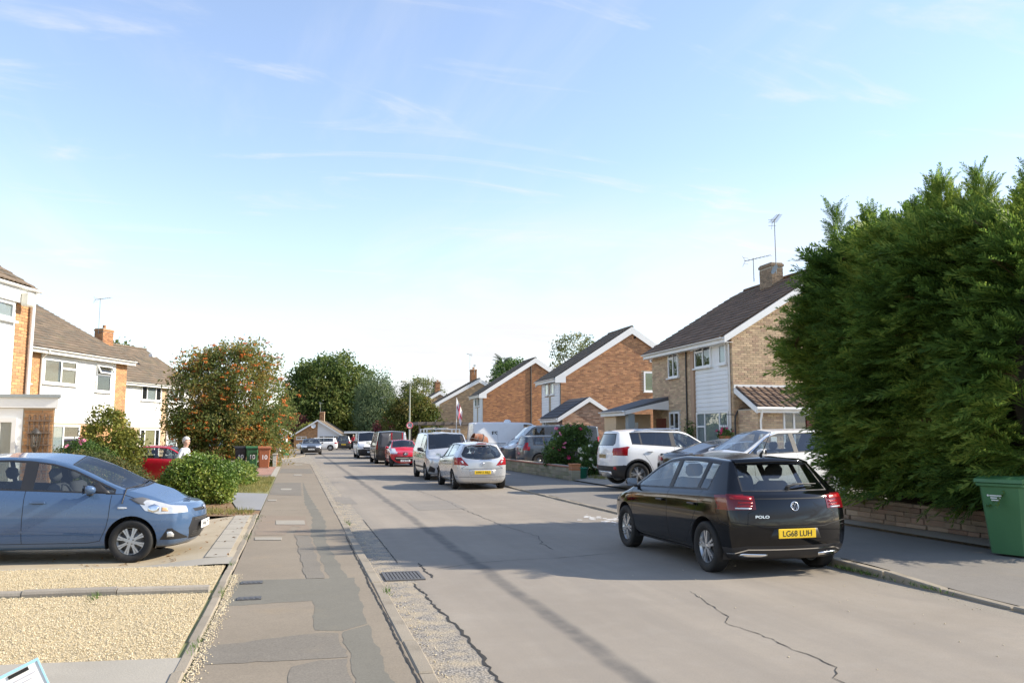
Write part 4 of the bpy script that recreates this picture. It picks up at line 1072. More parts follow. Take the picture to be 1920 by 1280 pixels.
def interp_s(P, x, w=0.05):
    xs = np.array([p[0] for p in P], float); ys = np.array([p[1] for p in P], float)
    x = np.asarray(x, float); acc = 0
    for k in (-1, -0.66, -0.33, 0, 0.33, 0.66, 1):
        acc = acc+np.interp(x+k*w, xs, ys)
    return acc/7
def chaikin(P, it=2, c=0.25):
    for _ in range(it):
        Q = [P[0]]
        for a, b in zip(P, P[1:]):
            Q += [a*(1-c)+b*c, a*c+b*(1-c)]
        Q.append(P[-1]); P = Q
    return P
_wheel_cache = {}
def wheel_meshes(r, w, style, rimc):
    key = (r, w, style, rimc.name)
    if key in _wheel_cache: return _wheel_cache[key]
    rr = r*0.70 if style != 'steel' else r*0.66
    t = MB(); h = w/2
    Mz = Matrix.Rotation(R(90), 4, 'X')      # lathe axis z -> -y
    t.lathe([(rr-0.02,-h*0.75),(rr,-h*0.86),(rr+0.01,-h*0.98),(r*0.90,-h),(r*0.965,-h*0.93),(r*0.992,-h*0.78),(r,-h*0.5),(r,h*0.5),(r*0.992,h*0.78),(r*0.965,h*0.93),(r*0.90,h),(rr+0.01,h*0.98),(rr,h*0.86),(rr-0.02,h*0.75)], 40, 0, Mz)
    tm = t.mesh('wheel', M_rubber)
    m = MB()   # rim: outer face looks toward -y
    m.lathe([(rr-0.004,h*0.6),(rr-0.03,h*0.3),(rr-0.035,-h*0.6),(rr-0.012,-h*0.82),(rr+0.004,-h*0.93),(rr+0.008,-h*0.86)], 40, 0, Mz.copy() @ Matrix.Diagonal((1,1,-1,1)) @ Matrix.Diagonal((1,1,-1,1)))
    fz = -h*0.55
    def sp(a, w0, w1, r0, r1, y0=-h*0.78, y1=-h*0.70, th=0.035):
        Mr = Matrix.Rotation(a, 4, 'Y')
        vs = [(-w0,y0,r0),(w0,y0,r0),(w1,y1,r1),(-w1,y1,r1),(-w0,y0+th,r0),(w0,y0+th,r0),(w1,y1+th,r1),(-w1,y1+th,r1)]
        m.add(vs, [(0,1,2,3),(4,7,6,5),(0,4,5,1),(1,5,6,2),(2,6,7,3),(3,7,4,0)], 0, Mr)
    if style == 'five_double':
        for k in range(5):
            a = 2*math.pi*k/5
            for s in (-1, 1): sp(a+s*0.17, r*0.045, r*0.05, r*0.12, rr-0.01)
    elif style == 'ten':
        for k in range(10): sp(2*math.pi*k/10, r*0.035, r*0.04, r*0.1, rr-0.01)
    elif style == 'cover':
        for k in range(8):
            a = 2*math.pi*k/8
            sp(a, r*0.075, r*0.06, r*0.1, rr*0.62); sp(a-0.10, r*0.03, r*0.055, rr*0.5, rr-0.005); sp(a+0.10, r*0.03, r*0.055, rr*0.5, rr-0.005)
    elif style == 'seven':
        for k in range(7): sp(2*math.pi*k/7, r*0.05, r*0.075, r*0.1, rr-0.01)
    else:
        m.lathe([(0.0,-h*0.5),(rr*0.55,-h*0.55),(rr*0.75,-h*0.35),(rr-0.02,-h*0.5)], 32, 0, Mz.copy() @ Matrix.Diagonal((1,1,-1,1)) @ Matrix.Diagonal((1,1,-1,1)))
    m.lathe([(0.0,0.80*h),(r*0.10,0.80*h),(r*0.17,0.72*h),(r*0.18,0.45*h)], 20, 0, Mz)
    for k in range(5 if style != 'cover' else 4):
        a = 2*math.pi*(k+0.5)/(5 if style != 'cover' else 4)
        m.tube([(math.sin(a)*r*0.14,-h*0.60,math.cos(a)*r*0.14),(math.sin(a)*r*0.14,-h*0.83,math.cos(a)*r*0.14)], 0.011, 6, 1)
    rm = m.mesh('rim', [rimc, M_disc])
    b = MB(); b.lathe([(0.0,-0.01),(rr*0.8,-0.01),(rr*0.8,0.012),(0,0.012)], 28, 0, Mz)
    bm = b.mesh('brake_disc', M_disc)
    _wheel_cache[key] = (tm, rm, bm)
    return _wheel_cache[key]
LOD = [0]
class Car:
    """A lofted car body. Car frame: x forward from the rear bumper, y to the left, z up.
    Rails run rear to front and carry the section points; windows, lamps and arches are cut out of the loft."""
    def __init__(s, name, label, cat, sp, paintm, loc, heading, group=None):
        s.sp = sp; L, W = sp['L'], sp['W']; s.L, s.W = L, W; s.w = W/2; s.paint = paintm
        s.root = thing(name, label, cat, loc, heading, group)
        s.off = Vector((-L/2, 0, 0))
        s.loft()
    # ---- body surface
    def loft(s):
        sp, L, w = s.sp, s.L, s.w
        gc, H = sp['gc'], sp['H']
        pr, pf = sp.get('plan_r', (0.5, 0.10)), sp.get('plan_f', (0.9, 0.20))
        def plan(x):
            a = np.clip((pr[0]-x)/pr[0], 0, 1)**2*pr[1]; b = np.clip((x-(L-pf[0]))/pf[0], 0, 1)**2*pf[1]
            return 1-a-b
        rx = sp['rear']    # x of each rail at the tail: bottom, sill, mid, shoulder, belt, rail, top
        fx = sp['front']   # distance back from L of each rail at the nose
        lod = sp.get('lod', LOD[0]); n = (84, 50, 38)[lod]; t = np.linspace(0, 1, n)
        t = t+0.0*t
        X = [rx[j]+(L-fx[j]-rx[j])*t for j in range(7)]
        Z = [interp_s([(0, gc+0.07),(0.35, gc),(L-0.5, gc),(L, gc+0.03)], X[0]), interp_s(sp['sill'], X[1]), interp_s(sp['mid'], X[2]),
             interp_s(sp['shoulder'], X[3]), interp_s(sp['belt'], X[4]), interp_s(sp['rail'], X[5], 0.07), interp_s(sp['top'], X[6], 0.07)]
        yk = sp.get('yk', (0.80, 0.955, 1.0, 0.985, 0.93))
        Yr = [w*yk[j]*plan(X[j]) for j in range(5)]
        Yr.append(w*interp_s(sp['yrail'], X[5], 0.08)*plan(X[5])**0.5)
        Yr.append(0*t)
        s.f_belt = lambda x: interp_s(sp['belt'], x); s.f_rail = lambda x: interp_s(sp['rail'], x, 0.07); s.f_top = lambda x: interp_s(sp['top'], x, 0.07)
        s.f_yrail = lambda x: w*interp_s(sp['yrail'], x, 0.08)
        rows = []
        for i in range(n):
            K = [np.array((X[0][i], 0.0, Z[0][i]))]+[np.array((X[j][i], Yr[j][i], Z[j][i])) for j in range(7)]
            a, b, c = K[5], K[6], K[7]
            P = K[:5]+[a*0.93+K[4]*0.07, a*0.9+b*0.1, a*0.12+b*0.88, b, b*0.80+c*0.20, b*0.4+c*0.6, c]
            rows.append(chaikin(P, 2 if lod == 0 else 1, 0.25))
        G = np.array(rows)                      # n x m x 3
        m = G.shape[1]
        bm = bmesh.new()
        VL = [[bm.verts.new(tuple(G[i, j])) for j in range(m)] for i in range(n)]
        VR = [[VL[i][j] if G[i, j, 1] == 0 else bm.verts.new((G[i, j, 0], -G[i, j, 1], G[i, j, 2])) for j in range(m)] for i in range(n)]
        def face(vs):
            u = []
            for v in vs:
                if v not in u: u.append(v)
            if len(u) > 2:
                try: bm.faces.new(u)
                except ValueError: pass
        for i in range(n-1):
            for j in range(m-1):
                face((VL[i][j], VL[i+1][j], VL[i+1][j+1], VL[i][j+1]))
                face((VR[i][j], VR[i][j+1], VR[i+1][j+1], VR[i+1][j]))
        K = (14, 10, 8)[lod]
        for (i, sgn, bow, flip) in ((0, -1, sp['bow'][0], 1), (n-1, 1, sp['bow'][1], 0)):
            prev = None
            for j in range(m):
                x0, y0, z0 = G[i, j]
                if y0 == 0: row = [VL[i][j]]*(K+1)
                else:
                    row = [VL[i][j]]
                    for k in range(1, K):
                        q = 1-2*k/K
                        row.append(bm.verts.new((x0+sgn*bow*1.25*((y0/s.w)**2.2-(y0*abs(q)/s.w)**2.2), y0*q, z0)))
                    row.append(VR[i][j])
                if prev:
                    for k in range(K):
                        f = (prev[k], prev[k+1], row[k+1], row[k])
                        face(f if not flip else f[::-1])
                prev = row
        bmesh.ops.remove_doubles(bm, verts=bm.verts, dist=0.0008)
        bmesh.ops.recalc_face_normals(bm, faces=bm.faces)
        # outward check
        top = max(bm.faces, key=lambda f: f.calc_center_median().z)
        if top.normal.z < 0: bmesh.ops.reverse_faces(bm, faces=bm.faces)
        bm.normal_update()
        s.bm = bm
        s.bm0 = bm.copy(); s.bm0.faces.ensure_lookup_table(); s.bm0.verts.ensure_lookup_table()
        bmesh.ops.triangulate(s.bm0, faces=s.bm0.faces); s.bm0.normal_update(); s.bm0.faces.ensure_lookup_table()
        s.bvh = BVHTree.FromBMesh(s.bm0)
        s.pid = bm.faces.layers.int.new('pid')
        s.names = {0: ('body', s.paint, 0.0)}; s.sides = {}
    def hit(s, o, d):
        l, nrm, _, _ = s.bvh.ray_cast(Vector(o), Vector(d))
        return l, nrm
    # ---- cutting
    def cut(s, key, poly, ax, m, off=0.0, test=None, sides=True, reuse=None):
        """polygon in the plane across axis ax ('x','y','z'); faces inside become the part `key`"""
        A = {'x': (1, 2), 'y': (0, 2), 'z': (0, 1)}[ax]; ai = 'xyz'.index(ax)
        P = np.array(poly, float); lo = P.min(0)-0.03; hi = P.max(0)+0.03
        pid = reuse if reuse is not None else len(s.names)
        if reuse is None: s.names[pid] = (key, m, off)
        test = test or (lambda c, nn: True)
        bm = s.bm
        def cand():
            r = []
            a0, a1 = A; l0, l1 = lo-0.16; h0, h1 = hi+0.16
            for f in bm.faces:
                c = f.verts[0].co
                if c[a0] < l0 or c[a0] > h0 or c[a1] < l1 or c[a1] > h1: continue
                c = f.calc_center_median()
                if test(c, f.normal): r.append(f)
            return r
        fs = cand()
        for a, b in zip(P, np.roll(P, -1, 0)):
            d = b-a
            if np.linalg.norm(d) < 1e-6: continue
            co = [0, 0, 0]; no = [0, 0, 0]
            co[A[0]], co[A[1]] = a; no[A[0]], no[A[1]] = -d[1], d[0]
            geom = set(fs)
            for f in fs: geom.update(f.edges); geom.update(f.verts)
            r = bmesh.ops.bisect_plane(bm, geom=list(geom), dist=1e-5, plane_co=co, plane_no=no)
            fs = [g for g in r['geom'] if isinstance(g, bmesh.types.BMFace)]
        n = len(P)
        def inside(x, y):
            c = False; j = n-1
            for i in range(n):
                xi, yi = P[i]; xj, yj = P[j]
                if (yi > y) != (yj > y) and x < (xj-xi)*(y-yi)/(yj-yi)+xi: c = not c
                j = i
            return c
        for f in fs:
            c = f.calc_center_median()
            if inside(c[A[0]], c[A[1]]): f[s.pid] = pid
        return pid
    def side_glass(s, xa, xb, low=0.02, high=0.045, frame=0.022, pillars=(), glass=None, key='side_window', priv=None, minh=0.05):
        """band of side windows between xa and xb, split by dark pillars; both sides"""
        lim = s.f_belt
        def band(x0, x1, mlo, mhi):
            xs = np.linspace(x0, x1, 9); b = s.f_belt(xs)+mlo; r = s.f_rail(xs)-mhi
            keep = r-b > minh*0.3
            xs, b, r = xs[keep], b[keep], r[keep]
            return list(zip(xs, b))+list(zip(xs[::-1], r[::-1]))
        side = lambda c, nn: abs(nn.y) > 0.3 and c.z > 0.6
        s.cut('window_surround', band(xa-frame, xb+frame, low-frame, high-frame), 'y', M_trim, 0.001, side)
        edges = [xa]+[p for q in pillars for p in (q[0], q[1])]+[xb]
        for k in range(0, len(edges), 2):
            x0, x1 = edges[k], edges[k+1]
            g = glass or M_glass
            if priv and x1 <= priv+0.01: g = M_glassd
            for sg in (1, -1):
                s.cut('side_window', band(x0, x1, low, high), 'y', g, -0.004, lambda c, nn, sg=sg: nn.y*sg > 0.3 and c.z > 0.6)
    def windscreen(s, x0, x1, k0=0.90, k1=0.90, frame=0.03, m=None, bowx=0.0):
        """x0 top (rear), x1 cowl"""
        def quad(a, b, e):
            xs = np.linspace(a, b, 6)
            y = [s.f_yrail(x)*(k0+(k1-k0)*(x-a)/(b-a))+e for x in xs]
            nose = [(b+bowx*(1-q*q), y[-1]*q) for q in (0.75, 0.4, 0.0, -0.4, -0.75)] if bowx else []
            return list(zip(xs, y))+nose+list(zip(xs[::-1], [-v for v in y[::-1]]))
        up = lambda c, nn: nn.z > 0.12
        s.cut('screen_surround', quad(x0-frame*0.4, x1+frame, frame*0.6), 'z', M_trim, 0.0, up)
        s.cut('windscreen', quad(x0, x1, 0), 'z', m or M_glass, -0.003, up)
    def rear_glass(s, poly, m=None, frame=0.02, x=-0.15):
        P = np.array(poly, float); c = P.mean(0); Q = c+(P-c)*(1+frame/np.abs(P-c).max(0))
        bk = lambda c_, nn: nn.x < x
        s.cut('rear_screen_surround', Q.tolist(), 'x', M_trim, 0.0, bk)
        s.cut('rear_window', poly, 'x', m or M_glass, -0.003, bk)
    def arch(s, x, r, z):
        poly = [(x+r*math.cos(t), z+r*math.sin(t)) for t in np.linspace(0, 2*math.pi, 33)[:-1]]
        if 'hole' not in s.sides:
            s.sides['hole'] = s.cut('hole', poly, 'y', None, 0, lambda c, nn: abs(c.y) > s.w*0.55)
        else:
            s.cut('hole', poly, 'y', None, 0, lambda c, nn: abs(c.y) > s.w*0.55, reuse=s.sides['hole'])
        for sg in (1, -1):
            mb = MB()
            vs = []; ts = np.linspace(-0.35, math.pi+0.35, 25)
            for t in ts:
                px, pz = x+r*math.cos(t), z+r*math.sin(t)
                h, _ = s.hit((px, sg*2.0, max(pz, 0.3)), (0, -sg, 0))
                yo = abs(h.y)-0.003 if h else s.w*0.9
                vs += [(px, sg*yo, pz), (px, sg*s.w*0.42, pz)]
            mb.add(vs, [(2*i, 2*i+1, 2*i+3, 2*i+2) for i in range(len(ts)-1)], 0, None, True)
            mb.add([(x+r*math.cos(t), sg*s.w*0.42, z+r*math.sin(t)) for t in ts], [tuple(range(len(ts)))])
            mb.obj('wheel_arch', M_trim, s.root, s.off)
    # ---- projected details
    def seam(s, pts, side=1, w=0.007, m=None, name='panel_seam', ax='y', off=0.0012, both=True):
        for sg in ((1, -1) if both and ax == 'y' else (side,)):
            mb = MB()
            P = []
            for a, b in zip(pts, pts[1:]):
                a, b = np.array(a), np.array(b); n = max(1, int(np.linalg.norm(b-a)/0.03))
                P += [a+(b-a)*k/n for k in range(n)]
            P.append(np.array(pts[-1])); vs = []; q = []
            for p in P:
                if ax == 'y': h, nn = s.hit((p[0], sg*3, p[1]), (0, -sg, 0))
                elif ax == 'x': h, nn = s.hit((-3 if sg < 0 else s.L+3, p[0], p[1]), (-sg, 0, 0))
                else: h, nn = s.hit((p[0], p[1], 4), (0, 0, -1))
                if h: q.append((h, nn))
            for i, (h, nn) in enumerate(q):
                d = (q[min(i+1, len(q)-1)][0]-q[max(i-1, 0)][0])
                if d.length < 1e-6: continue
                t = d.normalized().cross(nn).normalized()
                vs += [h+nn*off-t*w/2, h+nn*off+t*w/2]
            if len(vs) > 3:
                mb.add(vs, [(2*i, 2*i+1, 2*i+3, 2*i+2) for i in range(len(vs)//2-1)], 0, None, True)
                mb.obj(name, m or M_gap, s.root, s.off)
    def patch(s, name, poly, ax, m, side=-1, off=0.004, n=10, parent=None, thick=True):
        """polygon laid on the body (rear: ax x side -1), raised by off, subdivided so that it follows the curve"""
        P = np.array(poly, float); mb = MB(); c = P.mean(0); vs = []; rings = []
        for k in (0.0, 0.5, 1.0):
            ring = []
            for a, b in zip(P, np.roll(P, -1, 0)):
                mlen = max(1, int(np.linalg.norm(b-a)/0.06))
                for j in range(mlen):
                    p = a+(b-a)*j/mlen; p = c+(p-c)*k
                    ring.append(p)
                    if k == 0: break
                if k == 0: break
            rings.append(ring)
        def put(p, o):
            if ax == 'y': h, nn = s.hit((p[0], side*3, p[1]), (0, -side, 0))
            elif ax == 'x': h, nn = s.hit((-3 if side < 0 else s.L+3, p[0], p[1]), (-side, 0, 0))
            else: h, nn = s.hit((p[0], p[1], 4), (0, 0, -1))
            return None if h is None else h+nn*o
        r1, r2 = rings[1], rings[2]; n2 = len(r2)
        V = [put(rings[0][0], off)]+[put(p, off) for p in r1]+[put(p, off) for p in r2]+[put(p, -0.003) for p in r2]
        if any(v is None for v in V): return None
        F = [(0, 1+i, 1+(i+1) % n2) for i in range(n2)]+[(1+i, 1+n2+i, 1+n2+(i+1) % n2, 1+(i+1) % n2) for i in range(n2)]
        F += [(1+n2+i, 1+2*n2+i, 1+2*n2+(i+1) % n2, 1+n2+(i+1) % n2) for i in range(n2)]
        mb.add(V, F, 0, None, True)
        return mb.obj(name, m, parent or s.root, s.off if parent is None else (0,0,0))
    def plate(s, txt, z, rear, y=0.0, wid=0.52, hei=0.111, tilt=0.0, xo=0.0, small=False, mm=None):
        sg = -1 if rear else 1
        h, nn = s.hit((-3 if rear else s.L+3, y, z), (1 if rear else -1, 0, 0))
        Mx = Matrix.Translation(h+Vector((sg*(0.012+xo), 0, 0))+s.off) @ Matrix.Rotation(R(-90) if rear else R(90), 4, 'Z') @ Matrix.Rotation(R(90)+tilt, 4, 'X')
        p = MB().cbox(-wid/2, wid/2, -hei/2, hei/2, -0.012, 0.0, 0.004).obj('number_plate', mm or (M_ywl if rear else M_wpl), s.root)
        p.matrix_local = Mx
        if txt: text(txt, hei*0.86, M_ink, p, Matrix.Translation((0, -0.003, 0.001)), 'plate_lettering', 0.0006, 0.0008, sx=0.98)
        return p
    def wheels(s, style='five_double', rimc=None, r=None, wid=0.195, inset=0.0):
        sp = s.sp; r = r or sp['wr']; xs = (sp['ra'], sp['ra']+sp['wb'])
        tm, rm, bm = wheel_meshes(r, wid, style, rimc or M_alloy)
        for x in xs:
            for sg in (1, -1):
                y = sg*(s.w-wid/2-0.015-inset)
                o = link('wheel', tm, s.root, Vector((x, y, r-0.004))+s.off, (0, random.uniform(0, 6), R(180) if sg > 0 else 0))
                link('rim', rm, o); link('brake_disc', bm, o)
    def mirror(s, x, z, m=None, size=1.0, y=None, glassback=True):
        for sg in (1, -1):
            h, _ = s.hit((x, sg*3, z), (0, -sg, 0))
            yb = abs(h.y) if h else s.w*0.9
            k = size; mb = MB()
            A = [(0.02,0.02,-0.05),(0.02,0.02,0.06),(0.03,0.19,0.07),(0.03,0.21,0.02),(0.03,0.20,-0.06),(0.02,0.05,-0.07)]
            mid = [(0.10,0.03,-0.045),(0.10,0.04,0.05),(0.105,0.17,0.055),(0.11,0.19,0.015),(0.105,0.175,-0.05),(0.10,0.06,-0.06)]
            tip = [(0.15,0.06,-0.02),(0.15,0.07,0.025),(0.155,0.14,0.028),(0.157,0.15,0.01),(0.155,0.145,-0.022),(0.15,0.08,-0.03)]
            vs = A+mid+tip; n = 6
            fs = [(i, (i+1) % n, n+(i+1) % n, n+i) for i in range(n)]+[(n+i, n+(i+1) % n, 2*n+(i+1) % n, 2*n+i) for i in range(n)]
            fs += [tuple(range(2*n, 3*n)), tuple(range(n))[::-1]]
            vs = [(p[0]*k, sg*p[1]*k, p[2]*k) for p in vs]
            mb.add(vs, fs, 0, None, True)
            o = mb.obj('door_mirror', m or s.paint, s.root, Vector((x, sg*(yb+0.015), z+0.05))+s.off)
            sm_ = o.modifiers.new('s', 'SUBSURF'); sm_.levels = 1; sm_.render_levels = 2
            MB().box(0.03*k,0.09*k, min(0,sg*0.09*k)-sg*0.03, max(0,sg*0.09*k)-sg*0.03, -0.075*k,-0.045*k).obj('mirror_stalk', M_trim, o)
            MB().add([(0.018*k, sg*p[0]*k, p[1]*k) for p in ((0.04,-0.045),(0.04,0.05),(0.18,0.058),(0.195,0.01),(0.185,-0.05))], [(0,1,2,3,4)]).obj('mirror_glass', M_chrome, o)
    def handle(s, x, z, wid=0.19, m=None):
        for sg in (1, -1):
            h, nn = s.hit((x, sg*3, z), (0, -sg, 0))
            if not h: continue
            mb = MB(); mb.cbox(-wid/2, wid/2, -0.014, 0.014, -0.014, 0.014, 0.006)
            mb.obj('door_handle', m or s.paint, s.root, h+Vector((0, sg*0.024, 0.004))+s.off)
            MB().box(-wid*0.35, wid*0.35, -0.012, 0.0005, -0.016, 0.02).obj('handle_recess', M_gap, s.root, h+Vector((0, sg*0.002, 0))+s.off)
    def cabin(s, rows=(0.42, 0.62), rhd=True, dash=True):
        """seats, dashboard and steering wheel"""
        L, w = s.L, s.w; sp = s.sp; fl = sp['gc']+0.12
        for k, fx in enumerate(rows):
            x = L*fx
            for sy in ((-0.36, 0.36) if (k == len(rows)-1 or not sp.get('bench')) else (0,)):
                wd = 0.24 if sy else w*0.78
                mb = MB(); mb.cbox(x-0.05, x+0.42, sy-wd, sy+wd, fl+0.12, fl+0.32, 0.05)
                Mb = Matrix.Translation((x, sy, fl+0.25)) @ Matrix.Rotation(R(-14), 4, 'Y')
                mb.cbox(-0.11, 0.05, -wd, wd, 0, sp.get('seatback', 0.56), 0.05, 0, Mb, True)
                for hy in ((0,) if sy else (-0.4, 0.4)):
                    mb.cbox(-0.09, 0.02, hy-0.13, hy+0.13, sp.get('seatback', 0.56)+0.04, sp.get('seatback', 0.56)+0.22, 0.045, 0, Mb, True)
                mb.obj('seat', M_seat, s.root, s.off)
        if dash:
            cx = sp['cowl']
            mb = MB(); mb.cbox(cx-0.72, cx-0.05, -w*0.82, w*0.82, fl+0.30, s.f_belt(cx-0.4)-0.03, 0.06)
            mb.obj('dashboard', M_cabin, s.root, s.off)
            sy = -0.36 if rhd else 0.36
            ring = [(0, 0.185*math.cos(t), 0.185*math.sin(t)) for t in np.linspace(0, 2*math.pi, 19)]
            Mr = Matrix.Translation((cx-0.84, sy, s.f_belt(cx-0.6)-0.06)) @ Matrix.Rotation(R(-25), 4, 'Y')
            mb = MB(); mb.tube(ring, 0.015, 6, 0, Mr); mb.box(-0.02, 0.02, -0.17, 0.17, -0.03, 0.03, 0, Mr)
            mb.obj('steering_wheel', M_trim, s.root, s.off)
    def badge_ring(s, y, z, r, front=True, m=None):
        sg = 1 if front else -1
        h, nn = s.hit((s.L+3 if front else -3, y, z), (-sg, 0, 0))
        Mx = Matrix.Translation(h+s.off+nn*0.006) @ nn.to_track_quat('Z', 'Y').to_matrix().to_4x4()
        return Mx
    # ---- finish: split the shell into part objects
    def finish(s, liner=None):
        liner = s.sp.get('lod', LOD[0]) < 2 if liner is None else liner
        bm = s.bm; bm.verts.ensure_lookup_table(); bm.faces.ensure_lookup_table(); pid = s.pid
        groups = {}
        for f in bm.faces: groups.setdefault(f[pid], []).append(f)
        vn = [v.normal.copy() for v in s.bm0.verts]
        def nrm(co):
            l, n_, i, d = s.bvh.find_nearest(co)
            if i is None: return Vector((0,0,1))
            f = s.bm0.faces[i]; a, b, c = f.verts
            v0, v1, v2 = b.co-a.co, c.co-a.co, l-a.co
            d00, d01, d11, d20, d21 = v0.dot(v0), v0.dot(v1), v1.dot(v1), v2.dot(v0), v2.dot(v1)
            den = d00*d11-d01*d01
            if abs(den) < 1e-14: return f.normal.copy()
            q = (d11*d20-d01*d21)/den; r = (d00*d21-d01*d20)/den
            return (vn[a.index]*(1-q-r)+vn[b.index]*q+vn[c.index]*r).normalized()
        hole = s.sides.get('hole'); cache = {}; lin_v = []; lin_f = []
        for k, fs in groups.items():
            if k == hole: continue
            name, m, off = s.names[k]
            idx = {}; vs = []; ns = []; ff = []
            for f in fs:
                q = []
                for v in f.verts:
                    if v.index not in idx:
                        if v.index not in cache: cache[v.index] = nrm(v.co)
                        nn = cache[v.index]; idx[v.index] = len(vs); vs.append(v.co+nn*off); ns.append(nn)
                    q.append(idx[v.index])
                ff.append(q)
            me = bpy.data.meshes.new(name); me.from_pydata([tuple(v) for v in vs], [], ff)
            me.materials.append(m)
            me.polygons.foreach_set('use_smooth', [True]*len(ff)); me.update()
            try: me.normals_split_custom_set_from_vertices([tuple(n_) for n_ in ns])
            except Exception: pass
            o = link(name, me, s.root, s.off)
            if m not in (M_glass, M_glassd) and liner:
                b0 = len(lin_v); lin_v += [tuple(v-n_*0.022) for v, n_ in zip(vs, ns)]; lin_f += [[b0+i for i in q[::-1]] for q in ff]
        if liner:
            me = bpy.data.meshes.new('cabin_lining'); me.from_pydata(lin_v, [], lin_f); me.materials.append(M_cabin); me.update()
            link('cabin_lining', me, s.root, s.off)
        s.bm.free(); s.bm0.free()
        return s.root
def hatch_spec(L, W, H, ra, wb, wr, gc=0.17, hood=0.98, nose=0.72, cowl=None, roof_f=None, roof_r=0.42, belt_r=0.98, belt_f=0.90, mid=0.52, sh_r=0.90, sh_f=0.80, glass_z=0.98, tail_x=0.0, yr=0.70, spoil=0.30, bow=(0.10, 0.16), fronthood=0.12, **kw):
    """rails of a small hatchback from a few sizes"""
    cowl = cowl or L-1.02; roof_f = roof_f or L-1.75
    d = dict(L=L, W=W, H=H, ra=ra, wb=wb, wr=wr, gc=gc, cowl=cowl,
        rear=(0.20+tail_x, 0.14+tail_x, 0.10+tail_x, 0.13+tail_x, 0.17+tail_x, spoil+0.06, spoil),
        front=(0.34, 0.28, 0.22, 0.24, 0.30, 0.34, 0.14+fronthood*0.5),
        sill=[(0, gc+0.16),(0.5, gc+0.10),(L-0.8, gc+0.10),(L, gc+0.14)],
        mid=[(0, mid+0.04),(0.6, mid),(L-0.8, mid),(L, mid-0.02)],
        shoulder=[(0, sh_r),(0.5, sh_r),(L-1.2, sh_f),(L-0.5, sh_f-0.07),(L, nose-0.10)],
        belt=[(0, glass_z),(0.6, belt_r),(cowl-0.2, belt_f),(cowl+0.05, belt_f-0.01),(L-0.45, nose+0.02),(L, nose-0.06)],
        rail=[(spoil, H-0.10),(roof_r+0.3, H-0.065),((roof_r+roof_f)/2, H-0.05),(roof_f-0.05, H-0.075),(roof_f+0.15, H-0.13),(cowl-0.02, hood-0.01),(cowl+0.1, hood-0.045),(L-0.5, nose+0.07),(L-0.2, nose-0.02)],
        top=[(spoil, H-0.055),(roof_r+0.35, H-0.015),((roof_r+roof_f)/2, H),(roof_f, H-0.025),(roof_f+0.10, H-0.055),(cowl+0.06, hood+0.0),(cowl+0.2, hood-0.02),(L-0.55, nose+0.10),(L-0.22, nose)],
        yrail=[(spoil, yr-0.03),(roof_r+0.5, yr),(roof_f, yr+0.0),(cowl, yr+0.17),(cowl+0.3, yr+0.14),(L-0.3, yr+0.08)], bow=bow)
    d.update(kw)
    return d
def basis_ok(): pass
